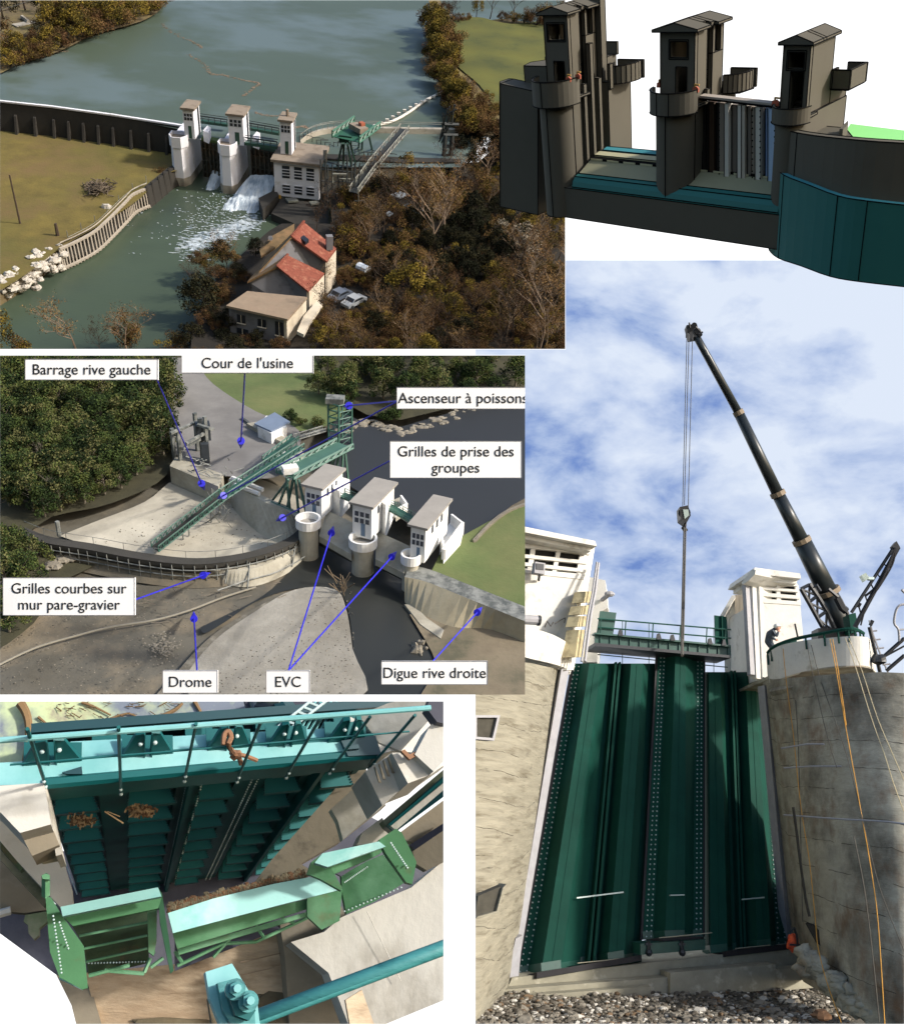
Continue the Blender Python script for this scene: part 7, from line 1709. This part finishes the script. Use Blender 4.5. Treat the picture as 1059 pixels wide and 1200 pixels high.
# curved weir walkway
W1 = smoothline([E1(x, y, 9.0) for x, y in ((352,164),(362,157),(378,152),(396,150),(430,150),(480,151),(540,152))], 5)
th = B1.thing('curved_weir', 'curved pale walkway wall closing the intake basin', 'weir', W1[0])
i1 = [p+V((.3,1.1,0)) for p in W1]; mb = MB(e_conc); mb.loft([[V((p.x, p.y, 7)) for p in W1], W1, i1, [V((p.x, p.y, 7)) for p in i1]], closed=False, caps=False); B1.part('wall', mb, th)
mb = MB(e_steel); mb.path([p+V((0,0,1.0)) for p in W1], .06, 4); mb.path([p+V((0,0,1.0)) for p in i1], .06, 4)
for p in W1[::2]: mb.tube(p, p+V((0,0,1)), .05, 4)
B1.part('railing', mb, th)
mb = MB(mat('white_boom', C(206,200,190), .05, .5, .8)); mb.path(smoothline([E1(x, y, 8.3) for x, y in ((437,148),(460,142),(480,131),(500,117),(520,107))], 4), .28, 6)
for k in range(12): p = E1(440+k*6.8, 147.5-k*3.4-(.8 if 3 < k < 9 else 0), 8.5); mb.box(p, (.7,.5,.5))
B1.one('boom', mb, 'white floating boom running out to the right bank', 'boom')
# gantry
th = B1.thing('gantry', 'green travelling gantry standing over the intake basin', 'gantry', E1(405,190,7))
def truss1(th, A0, B0, w, h, n, m, m2, r): truss(B1, th, A0, B0, w, h, n, m, m2, r)
zg = 15
truss1(th, E1(405,164,zg), E1(430,146,zg), 5.2, 1.0, 5, e_teal, e_teal, .22)
mb = MB(e_roofc); mb.box(E1(420,150,zg+1), (1.8,3.5,.9), .7); mb.box(E1(424,146,zg+1.6), (.9,.9,.8), .7, mat('rust_winch', C(150,84,60), .2, 1, .8)); B1.part('winch', mb, th)
for fx, fy, tx, ty in ((395,196,401,168),(402,196,403,168),(412,196,407,168),(417,194,410,166),(424,176,425,156),(436,176,431,154),(420,174,422,158)): beam(B1, th, E1(fx, fy, 7.6), E1(tx, ty, zg), .2, e_green, 'leg')
mb = MB(e_green); mb.pbox(E1(397,167,zg-.9), E1(412,169,zg-.9)-E1(397,167,zg-.9), V((0,.4,0)), V((0,0,1.3))); B1.part('end_beam', mb, th)
th = B1.thing('conveyor', 'long pale inclined conveyor running from basin down to the yard', 'conveyor', E1(400,235,6)); truss1(th, E1(414,226,7), E1(436,196,9), 1.6, 1.0, 6, e_dark, e_steel, .1); truss1(th, E1(436,196,9), E1(474,152,11), 1.8, 1.0, 8, e_dark, e_steel, .1)
for fx, fy, tx, ty in ((472,168,470,156),(464,172,462,164),(444,205,444,190),(420,236,420,222)): beam(B1, th, E1(fx, fy, 7), E1(tx, ty, 10), .13, e_steel, 'leg')
th = B1.thing('switch_frame', 'tall dark lattice frames of a switchyard right of the powerhouse', 'steel frame', E1(385,240,3))
mb = MB(e_dark)
fr = [(376,240),(384,242),(396,238),(406,240),(415,244)]
for (x, y) in fr: p = E1(x, y, 3.5); q = B1.up(p, y-52+rnd.uniform(-6,4)); mb.tube(p, q, .16, 4); mb.tube(p+V((.8,.3,0)), q+V((.8,.3,0)), .12, 4)
for (a_, b_, z) in (((376,198),(415,202),9),((376,212),(420,214),7),((378,226),(418,230),5),((384,190),(410,196),11)): mb.tube(E1(*a_,z), E1(*b_,z), .13, 4)
for k in range(22): a_ = E1(rnd.uniform(376,420), rnd.uniform(192,236), rnd.uniform(5,9)); mb.tube(a_, a_+V((rnd.uniform(-2,2), rnd.uniform(-.6,.6), rnd.uniform(-2,2))), .08, 4)
B1.part('frame', mb, th)
mb = MB(e_steel)
for (x, y, z) in ((390,204,10),(396,210,8),(404,218,7),(410,214,7)): p = E1(x, y, z); mb.tube(p, p+V((2.4,.4,0)), .2, 5); mb.tube(p, p-V((0,0,1.6)), .12, 4)
mb.tube(E1(381,190,8), E1(381,176,10), .4, 6); B1.part('insulator', mb, th)
th = B1.thing('switch_frame', 'pair of dark pylons at the right end of the basin', 'steel frame', E1(525,205,4)); mb = MB(e_dark)
for x in (518,526): p = E1(x, 206, 4); q = B1.up(p, 158); mb.tube(p, q, .45, 5)
for zz_ in (8, 12, 14): p, q = E1(516,206,4), E1(532,206,4); mb.tube(V((p.x,p.y,zz_)), V((q.x,q.y,zz_)), .3, 4)
for k in range(10): p = E1(522,206,4)+V((0,0,9)); mb.tube(p+V((rnd.uniform(-2,2),0,rnd.uniform(-3,5))), p+V((rnd.uniform(-2,2),0,rnd.uniform(-3,5))), .14, 4)
B1.part('frame', mb, th)
# timber revetment along the left bank
th = B1.thing('timber_revetment', 'curved timber revetment with many short posts along the meadow edge', 'revetment', E1(120,270,0))
RV = [(70,292),(88,284),(110,272),(128,256),(146,238),(156,228),(172,221)]; T1 = smoothline([E1(x, y, 3.3) for x, y in RV], 8); Bm = [V((p.x+.5, p.y-1.0, .1)) for p in T1]
mb = MB(e_wall); mb.loft([[V((p.x,p.y+.3,0)) for p in T1], [V((p.x,p.y+.3,3.1)) for p in T1]], closed=False, caps=False); B1.part('backing', mb, th)
mb = MB(e_wood); mb.path(T1, .28, 5); mb.path([p+V((0,0,.4)) for p in Bm], .25, 5); mb.path([p+V((-.4,1.6,.3)) for p in T1], .12, 4); B1.part('rail', mb, th)
for k in range(34):
    t = k/33*(len(T1)-1); i = min(int(t), len(T1)-2); a_ = lerp(T1[i], T1[i+1], t-i); b_ = lerp(Bm[i], Bm[i+1], t-i); m2 = MB(e_wood); m2.tube(b_, a_, .15, 4); B1.part('post', m2, th)
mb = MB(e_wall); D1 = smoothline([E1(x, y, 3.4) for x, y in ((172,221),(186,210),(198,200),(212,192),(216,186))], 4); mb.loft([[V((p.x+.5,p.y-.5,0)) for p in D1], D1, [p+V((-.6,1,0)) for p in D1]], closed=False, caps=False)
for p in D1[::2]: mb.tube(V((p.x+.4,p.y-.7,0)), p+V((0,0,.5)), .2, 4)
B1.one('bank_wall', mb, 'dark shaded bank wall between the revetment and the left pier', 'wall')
# boulders, one by one
srcs = []
for k in range(6):
    mb = MB(e_rock); mb.ball(V((0,0,0)), (1,.85,.65), None, k*3+1, .35, 8, 6); srcs.append(mb)
first = []
nb = 0
for k in range(190):
    t = rnd.random(); cx_, cy_ = 4+66*t, 338-46*t; x = cx_+rnd.gauss(0,8); y = cy_+rnd.gauss(0,6)+2; zf_ = max(.1, min(2.9, 1.6+(cy_-y)*.12+.5)); p = E1(x, y, zf_); sc_ = rnd.uniform(.35,.95)
    lab = 'pale boulder in the riprap at the left river edge'
    if len(first) < 6:
        o = B1.one('boulder', srcs[k % 6], lab, 'boulder', V((0,0,0)), 'boulders of the left riprap'); first.append(o)
    else:
        o = first[k % 6].copy(); scene.collection.objects.link(o); B1.objs.append(o)
    o.matrix_world = B1.M @ Matrix.Translation(p) @ Matrix.Rotation(rnd.random()*6, 4, 'Z') @ Matrix.Scale(sc_, 4)
mb = MB(e_bank)
bk = smoothline([E1(x, y, 3.0) for x, y in ((-20,340),(10,325),(40,305),(74,288))], 4); lo_ = smoothline([E1(x, y, -.1) for x, y in ((-20,372),(12,352),(44,330),(76,306))], 4); mb.loft([lo_, bk], closed=False, caps=False); B1.struct('riprap_slope', mb)
# meadow details
mb = MB(mat('branch_pile', C(84,74,62), .25, 1, .95))
for k in range(260): p = E1(115+rnd.gauss(0,7), 219+rnd.gauss(0,3.6), 3.1+abs(rnd.gauss(0,.6))); q = V((rnd.gauss(0,1), rnd.gauss(0,1), rnd.gauss(0,.4)))*1.1; mb.tube(p-q*.5, p+q*.5, .09, 4)
B1.one('brush_pile', mb, 'grey heap of cut branches on the left meadow', 'brush pile')
for (x, yb_, yt, z, lab, wd_) in ((24,262,205,3,'leaning wooden pole on the left meadow',.16),(68,276,262,3,'short dark post at the upper end of the riprap',.3),(51,22,-12,8.6,'utility pole among the trees of the far left bank',.18)):
    p = E1(x, yb_, z); mb = MB(e_bark); mb.tube(p, B1.up(p, yt), wd_, 6, None, wd_*.7); B1.one('pole', mb, lab, 'pole')
mb = MB(e_rock); mb.ball(E1(125,242,3.2), (.9,.6,.5), None, 3, .2, 7, 5); B1.one('white_stone', mb, 'lone white stone on the meadow above the revetment', 'stone')
mb = MB(e_steel); mb.path(smoothline([E1(x, y, 4.6) for x, y in ((80,278),(110,262),(130,244),(150,226),(172,214))], 4), .05, 4)
for x, y in ((80,279),(96,270),(112,261),(126,249),(140,237),(156,223),(172,214)): mb.tube(E1(x,y,3), E1(x,y,3)+V((0,0,1.3)), .07, 4)
B1.one('fence', mb, 'thin wire fence with low posts above the revetment', 'fence')
mb = MB(e_dark); mb.path([E1(-10,14,13), E1(20,6,13), E1(44,-2,13)], .05, 4); B1.one('overhead_wire', mb, 'overhead wire crossing the top left corner', 'wire')
mb = MB(e_conc); mb.slab([E1(x, y, 8.9) for x, y in ((14,28),(36,24),(42,26),(20,31))], V((0,0,-.2))); mb.tube(E1(26,20,9), E1(34,26,9), .5, 6); B1.one('boat', mb, 'pale upturned boat on the far left bank', 'boat')
# house with three roofs
hz_ = 4.0
def gable(th, F0, ridge, eaveL, eaveR, depth_pts, mroofR, mroofL, mwall):
    pass
th = B1.thing('house', 'old house with two red tiled gable roofs and a flat-roofed shed in front', 'house', E1(330,390,hz_))
def wing(apex, el, er, back_apex, back_er, back_el, wallbot, mR, mL, mw, za, ze):
    A0, EL, ER = E1(*apex, za), E1(*el, ze), E1(*er, ze); A2, ER2, EL2 = E1(*back_apex, za), E1(*back_er, ze), E1(*back_el, ze)
    o_ = V((0,0,.25))
    mb = MB(mR); mb.slab([A0, ER, ER2, A2], V((0,0,-.3))); B1.part('roof', mb, th)
    mb = MB(mL); mb.slab([A0, EL, EL2, A2], V((0,0,-.3))); B1.part('roof', mb, th)
    i_ = (A2-A0).normalized()*.5; dz_ = V((0,0,-.32))
    a_, l_, r_ = A0+i_+dz_, EL+i_+dz_, ER+i_+dz_
    mb = MB(mw); gl, gr = V((l_.x,l_.y,hz_-1)), V((r_.x,r_.y,hz_-1)); mb.slab([l_, a_, r_, gr, gl], i_*.6)
    r2, l2 = ER2+dz_, EL2+dz_; mb2 = MB(e_plast2); mb2.slab([r_, r2, V((r2.x,r2.y,hz_-1)), gr], (l_-r_).normalized()*.4); mb.slab([l_, l2, V((l2.x,l2.y,hz_-1)), gl], (r_-l_).normalized()*.4)
    B1.part('gable_wall', mb, th); B1.part('side_wall', mb2, th)
wing((342,277), (304,318), (383,306), (356,260), (394,291), (311,304), None, e_tile, e_tile2, e_plast, 13.0, 9.3)
wing((325,312), (290,330), (361,341), (337,299), (380,320), (300,318), None, e_tile, e_tile2, e_plast, 10.6, 8.2)
mb = MB(e_shed); mb.slab([E1(x, y, 8.2) for x, y in ((265,358),(290,341),(360,348),(337,374))], V((0,0,-.35))); B1.part('roof', mb, th, 'flat pale brown shed roof')
P_ = [E1(268,358.5,7.8), E1(336,373,7.8), E1(359,349,7.8)]
mb = MB(e_plast); mb.slab([P_[0], P_[1], V((P_[1].x,P_[1].y,3)), V((P_[0].x,P_[0].y,3))], V((0,.4,0))); shw = B1.part('shed_wall', mb, th)
mb = MB(e_plast2); mb.slab([P_[1], P_[2], V((P_[2].x,P_[2].y,3)), V((P_[1].x,P_[1].y,3))], V((-.4,.1,0))); B1.part('side_wall', mb, th)
ww = P_[1]-P_[0]; nn_ = V((ww.y,-ww.x,0)).normalized()
for (t, wd2, zt_, hh_) in ((.14,.14,-1.0,1.3),(.5,.14,-1.0,1.2),(.8,.14,-.8,2.2),(.12,.2,-3.2,1.4)):
    m2 = MB(e_win); m2.pbox(P_[0]+ww*t+V((0,0,zt_-hh_))+nn_*.03, ww*wd2, nn_*.05, V((0,0,hh_))); f = B1.part('window', m2, th); m3 = MB(e_plast2); m3.pbox(P_[0]+ww*(t+wd2*.47)+V((0,0,zt_-hh_))+nn_*.09, ww*wd2*.06, nn_*.04, V((0,0,hh_))); m3.pbox(P_[0]+ww*(t-.005)+V((0,0,zt_-hh_-.12))+nn_*.03, ww*(wd2+.01), nn_*.18, V((0,0,.12))); B1.part('frame', m3, f)
mb = MB(e_plast); p = E1(386,284,11); mb.box(p, (1,.9,2.2), .3); B1.part('chimney', mb, th)
mb = MB(e_win); q = [E1(x, y, 12.0) for x, y in ((352,281),(356,278),(362,283),(358,286))]; mb.slab([p+V((0,0,.35)) for p in q], V((0,0,-.5))); B1.part('skylight', mb, th)
mb = MB(e_tile); 
for k in range(14): t = k/13; p = lerp(E1(342,277,13.0), E1(356,260,13.0), t); mb.ball(p+V((0,0,.1)), (.25,.25,.16), None, 0, 0, 6, 4); p = lerp(E1(325,312,10.6), E1(337,299,10.6), t); mb.ball(p+V((0,0,.1)), (.25,.25,.16), None, 0, 0, 6, 4)
B1.part('ridge_tile', mb, th, kind='stuff')
th = B1.thing('outbuilding', 'low outbuilding with a brown roof left behind the house', 'building', E1(320,290,hz_)); mb = MB(e_tile2); mb.slab([E1(x, y, 8.5) for x, y in ((304,292),(318,277),(345,262),(345,272),(322,290),(306,300))], V((0,0,-.4))); B1.part('roof', mb, th); mb = MB(e_plast); mb.tube(E1(317,279,9), E1(317,279,11), .4, 6); B1.part('chimney', mb, th)
# cars
def car(x, y, rz, col, lab):
    b = E1(x, y, 3.7); th = B1.thing('parked_car', lab, 'car', b); cp = mat('car_paint_'+str(x), col, .03, 1, .35)
    def T(u, v, z): c, s_ = math.cos(rz), math.sin(rz); return b+V((u*c-v*s_, u*s_+v*c, z))
    mb = MB(cp); prof = [(-2.1,.35),(-2.15,.8),(-1.7,.95),(-1.2,1.0),(-.7,1.45),(.8,1.45),(1.5,1.0),(2.05,.85),(2.1,.35)]
    mb.loft([[T(u, -.85, z) for u, z in prof], [T(u, .85, z) for u, z in prof]]); B1.part('body', mb, th)
    mb = MB(e_win)
    for s_ in (-.86, .86): mb.slab([T(-1.05,s_,1.02), T(-.66,s_,1.36), T(.74,s_,1.36), T(1.3,s_,1.02)], T(0,s_*.01,0)-T(0,0,0))
    mb.face([T(-1.2,-.7,1.03), T(-1.2,.7,1.03), T(-.72,.7,1.44), T(-.72,-.7,1.44)]); mb.face([T(.83,-.7,1.44), T(.83,.7,1.44), T(1.48,.7,1.03), T(1.48,-.7,1.03)]); B1.part('window', mb, th)
    for u in (-1.35, 1.35):
        for v in (-.85, .85): mb = MB(e_dark); mb.tube(T(u, v-.1, .33), T(u, v+.1, .33), .33, 10); B1.part('wheel', mb, th)
car(415,357,.9,C(150,154,158),'silver hatchback parked under bare trees right of the house')
car(398,350,.9,C(90,98,112),'blue-grey car half hidden beside the silver hatchback')
mb = MB(mat('white_tank', C(214,222,230), .05, 1, .5)); mb.tube(E1(420,312,5), E1(431,317,5), .75, 10); B1.one('tank', mb, 'white cylindrical tank lying among dark trees', 'tank')
mb = MB(mat('blue_grey_sheet', C(120,128,136), .1, 1, .7))
for (x, y, w_, h_) in ((468,228,22,8),(490,246,14,8),(456,250,10,6),(478,240,10,4)): mb.slab([E1(x-w_/2, y, 7), E1(x, y-h_/2, 7.3), E1(x+w_/2, y, 7), E1(x, y+h_/2, 6.6)], V((0,0,-.2)))
B1.one('shed_roofs', mb, 'pale blue-grey roofs half hidden behind bare trees', 'roof')
mb = MB(e_plast2); mb.slab([E1(x, y, 6) for x, y in ((348,388),(356,370),(372,352),(378,356),(362,380),(356,392))], V((0,0,-.5))); B1.one('path_wall', mb, 'pale wall beside the house shed at the lower middle', 'wall')
# trees
g1 = Grove(B1); rnd = random.Random(31)
def tr(kind, k, px, py, h, label, cat, group=None, z=3.7, name='bare_tree', wide=1):
    A_ = {'bare': (400+k, 'bare', [e_tw[k % 5], e_tw[(k+2) % 5]], e_bark if k % 2 else e_barkp, 8.0, 3, 900, .16),
          'brown': (420+k, 'bush', [e_tw[k % 5], e_tw[(k+1) % 5], e_lf[(k+4) % 5]], e_bark, 8.0, 5.0, 3400, .3),
          'gold': (440+k, 'tree', [e_lf[k % 5], e_lf[(k+2) % 5], e_lf[(k+1) % 5]], e_bark, 8.0, 3.2, 3000, .32),
          'dark': (460+k, 'tree', [e_dk[k % 3], e_dk[(k+1) % 3]], e_bark, 8.0, 3.2, 3200, .34),
          'pale': (480+k, 'tree', [mat('silver_leaf', C(168,158,140), .1, 1, .9), e_dk[0]] if 'silver_leaf' not in bpy.data.materials else [bpy.data.materials['silver_leaf'], e_dk[0]], e_bark, 8.0, 3.0, 2400, .28)}[kind]
    g1.add(kind+str(k), A_, px, py, h, z, label, cat, group, name, wide)
# thicket over the near right bank
def zone1(x, y):
    a = 'just right of the parked cars' if x < 455 else ('below the middle of the basin' if x < 520 else ('left of the model wall foot' if x < 590 else 'under the dark model wall'))
    b = 'upper part, ' if y < 280 else ('middle, ' if y < 345 else 'lower edge, ')
    return b+a
spots = []
def inside(x, y):
    if x < 395 and y < 300: return False
    if x < 400 and y > 250: return x > 372 and y > 395
    if 395 < x < 445 and 300 < y < 372: return False
    return x < 672 and y > 214+max(0, 470-x)*.3
for k in range(240):
    for _ in range(30):
        x, y = rnd.uniform(372,672), rnd.uniform(212,440)
        if inside(x, y) and all((x-a_)**2+(y-b_)**2*2 > 150 for a_, b_ in spots): spots.append((x, y)); break
spots.sort(key=lambda s_: s_[1])
for (x, y) in spots:
    r = rnd.random(); k = rnd.randrange(3)
    if 520 < x < 600 and 255 < y < 330: kind = 'dark' if r < .8 else 'brown'
    elif 440 < x < 560 and 290 < y < 340: kind = 'dark' if r < .6 else 'brown'
    else: kind = 'bare' if r < .34 else ('brown' if r < .86 else ('gold' if r < .93 else 'dark'))
    hh_ = rnd.uniform(30,46); sz = 'short ' if hh_ < 35 else ('mid-sized ' if hh_ < 41 else 'tall ')
    zn = zone1(x, y)
    lab = {'bare': sz+'bare brown tree in the thicket '+zn, 'brown': sz+'brown leafless bush in the thicket '+zn, 'gold': sz+'ochre-leaved tree in the thicket '+zn, 'dark': sz+'dark evergreen in the thicket '+zn}[kind]
    tr(kind, k, x, y, hh_*(1.25 if kind == 'bare' else .85), lab, 'bush' if kind == 'brown' else 'tree', {'bare':'bare trees of the thicket','brown':'brown bushes of the thicket','gold':'ochre trees of the thicket','dark':'dark evergreens of the thicket'}[kind], name={'bare':'bare_tree','brown':'bush','gold':'ochre_tree','dark':'evergreen_tree'}[kind])
for i in range(60):
    x, y = rnd.uniform(376,450), rnd.uniform(300,412)
    if 384 < x < 432 and 336 < y < 372: continue
    if x < 398 and y < 352: continue
    h_ = rnd.uniform(12,22); tr('brown', i % 3, x, y, h_, ('low' if h_ < 17 else 'mid-sized')+' brown undergrowth bush near the parked cars, '+('behind' if y < 336 else ('right of' if x > 430 else 'in front')), 'bush', 'undergrowth round the parked cars', name='bush', wide=1.2)
for i in range(40):
    x, y = rnd.uniform(228,335), rnd.uniform(300,425)
    if x > 262 and y < 402 and not x < 285+ (350-y)*.3: continue
    h_ = rnd.uniform(12,26); tr(('brown','dark','brown')[i % 3], i % 3, x, y, h_, ('low' if h_ < 18 else 'mid-sized')+' undergrowth bush left of the house, '+('riverside' if x < 255 else 'by its wall'), 'bush', 'undergrowth left of the house', name='bush', wide=1.2)
tr('gold',0,480,352,46,'yellow-green leafy tree in the middle of the thicket','tree',name='ochre_tree',wide=1.3)
tr('gold',1,508,360,30,'smaller yellow-green tree right of the big one','tree',name='ochre_tree',wide=1.3)
tr('gold',2,576,340,34,'yellow-green tree in the right part of the thicket','tree',name='ochre_tree')
tr('pale',0,612,304,42,'silvery-leaved bush catching light at the right of the thicket','tree',name='silver_tree',wide=1.2)
tr('pale',0,584,286,30,'small silvery-leaved tree beside the dark evergreens','tree',name='silver_tree')
tr('brown',1,408,300,48,'golden brown bushy tree right behind the red roofs','bush',name='bush',wide=.9)
for (x, y, h, lab) in ((448,285,66,'tall bare tree right of the powerhouse'),(505,300,100,'tallest bare tree rising over the middle of the thicket'),(520,290,80,'bare forked tree beside the tallest one'),(390,262,46,'bare tree between powerhouse and red roofs'),(370,276,40,'thin bare tree touching the red roofs'),(600,400,80,'bare tree with dark trunk at the lower right'),(632,408,110,'tall pale-stemmed bare tree near the lower right corner'),(390,392,60,'bare tree beside the parked cars'),(372,340,40,'small bare tree at the cream house wall')):
    tr('bare', (x//7) % 3, x, y, h, lab, 'tree')
# shore bushes near the house and lower left
for (kind, k, x, y, h, lab, wd3) in (('dark',0,240,372,52,'round dark bush on the river edge left of the house',1.2),('dark',1,262,330,20,'small dark bush left of the brown roof',1),('dark',2,300,300,22,'dark bush at the corner of the brown roof',1.2),('bare',0,266,322,52,'pale bare sapling on the bank left of the house',.9),('bare',1,232,345,40,'pale leaning bare sapling over the river',1),('brown',0,258,395,30,'low brown bush below the round dark bush',1.2),('brown',1,205,412,30,'brown bush at the lower edge of the river',1.3),('bare',2,90,412,76,'bare tree standing before the river at the lower left',1),('bare',0,150,414,60,'reddish bare tree at the lower edge between two others',1.2),('bare',1,118,416,40,'low bare bush at the bottom edge',1.1),('brown',2,150,405,52,'rusty brown bushy tree at the lower edge of the river',.7),('brown',1,14,420,36,'brown bush at the lower left corner',1.2),('gold',1,-2,415,66,'yellow-green tree cut by the left edge',.8),('dark',1,225,410,34,'dark bush at the bottom left of the house',1.2),('dark',2,262,412,30,'dark bush under the shed wall',1.2),('brown',0,190,214,24,'brown bush on the bank below the left pier',.8)):
    tr(kind, k, x, y, h, lab, 'tree' if kind != 'brown' else 'bush', name={'bare':'bare_tree','brown':'bush','gold':'ochre_tree','dark':'evergreen_tree'}[kind], wide=wd3, z=1.0 if x < 270 else 3.7)
# far left wood
for (x, y, h, kind, k) in ((-6,40,44,'brown',0),(10,62,34,'brown',1),(24,66,26,'gold',1),(4,22,40,'dark',0),(30,12,40,'dark',1),(66,34,44,'gold',0),(84,44,46,'gold',2),(80,30,50,'brown',2),(100,34,44,'gold',1),(118,28,40,'gold',0),(134,24,38,'gold',2),(150,18,36,'gold',0),(166,16,34,'gold',1),(178,10,28,'brown',1),(190,4,22,'gold',2),(52,14,36,'dark',2),(76,10,40,'brown',0),(104,12,40,'brown',2),(126,8,36,'gold',1),(150,4,30,'brown',0),(170,2,24,'gold',0),(14,2,24,'dark',0),(36,70,16,'brown',1),(60,46,16,'gold',2),(-8,76,20,'brown',2),(200,2,12,'brown',0)):
    lab = {'gold':'ochre tree','brown':'brown bush','dark':'dark tree'}[kind]+' on the far left shore '+('left of' if x < 48 else ('beside' if x < 90 else 'right of'))+' the utility pole'+(', small' if h < 30 else (', tall' if h > 40 else ''))
    tr(kind, k, x, y, h, lab, 'bush' if kind == 'brown' else 'tree', {'gold':'ochre trees of the far left shore','brown':'brown bushes of the far left shore','dark':'dark trees of the far left shore'}[kind], z=8.7, name={'brown':'bush','gold':'ochre_tree','dark':'evergreen_tree'}[kind])
# right bank hedge and trees
for i, (x, y, h) in enumerate(((0,82,30),(12,80,26),(24,76,26),(36,72,26),(48,68,26),(60,63,28),(72,57,30),(88,50,34),(102,44,34),(116,40,34),(130,35,32),(144,30,30),(158,24,30),(170,18,28),(180,12,26),(188,6,22),(194,0,18),(94,36,40),(122,26,40),(140,20,38),(62,48,34),(40,56,26),(108,16,40))):
    k_ = ('gold','brown','gold','brown','brown')[i % 5]; tr(k_, i % 3, x, y-2, h, ('ochre tree' if k_ == 'gold' else 'brown bush')+' at the waterline of the far left shore, '+('left end' if x < 60 else ('middle' if x < 130 else 'right end')), 'tree' if k_ == 'gold' else 'bush', 'shore trees along the far left bank', z=8.7, name='ochre_tree' if k_ == 'gold' else 'bush', wide=1.25)
for i in range(46):
    t_ = i/45; x = 512+26*t_+rnd.gauss(0,5)+(50*(t_-.6) if t_ > .6 else 0); y = 34+128*t_+rnd.gauss(0,4); tr(('brown','gold','brown')[i % 3], i % 3, x, y, rnd.uniform(22,32), 'brown or ochre bush thickening the right bank hedge, '+('upper' if y < 75 else ('middle' if y < 120 else 'lower'))+' part', 'bush', 'thick hedge of the right bank', z=9.1, name='bush', wide=1.2)
HB = [(508,22,20),(516,34,22),(512,48,22),(514,62,26),(510,76,26),(508,88,22),(518,92,26),(524,104,26),(532,112,26),(538,122,26),(546,132,28),(552,142,30),(560,128,26),(566,118,22),(572,134,28),(560,150,28),(545,152,24),(578,148,26),(590,158,30),(534,140,24),(526,126,22),(520,14,20),(585,128,20),(596,140,22)]
for i, (x, y, h) in enumerate(HB): tr('brown', i % 3, x, y+4, h, ('low' if h < 23 else 'tall')+' brown bush in the right bank hedge, '+('upper' if y < 75 else ('middle' if y < 118 else 'lower'))+' part', 'bush', 'hedge bushes of the right bank', z=9.1, name='bush')
for i in range(26): x, y = rnd.uniform(520,672), rnd.uniform(168,212); tr('dark' if rnd.random() < .7 else 'brown', i % 3, x, y, rnd.uniform(24,34), 'dark tree in the shaded gully below the right meadow', 'tree', 'trees of the shaded gully', z=4.5, name='evergreen_tree')
tr('gold',0,558,20,34,'golden upright tree at the top of the right meadow','tree',z=9.1,name='ochre_tree',wide=.5)
for (x, y, h, lab) in ((574,22,40,'dark bare tree at the top of the right meadow'),(602,26,44,'spreading bare tree at the top right beside the model wall'),(530,24,26,'small bare tree at the left tip of the right meadow')): tr('bare', 1, x, y, h, lab, 'tree', z=9.1)
for i, (x, y, h) in enumerate(((588,24,14),(600,26,16),(614,28,20),(628,30,26),(640,28,30),(655,30,34),(536,26,14),(546,24,12))): tr('brown', i % 3, x, y, h, 'brown bush along the far edge of the right meadow', 'bush', 'bushes on the far edge of the right meadow', z=9.1, name='bush')
# reeds and scrub on the left bank edges
for _p in [q for q in (globals().get('A'), globals().get('B1'), globals().get('B3'), globals().get('B4'), globals().get('B2')) if q]: _p.finish()
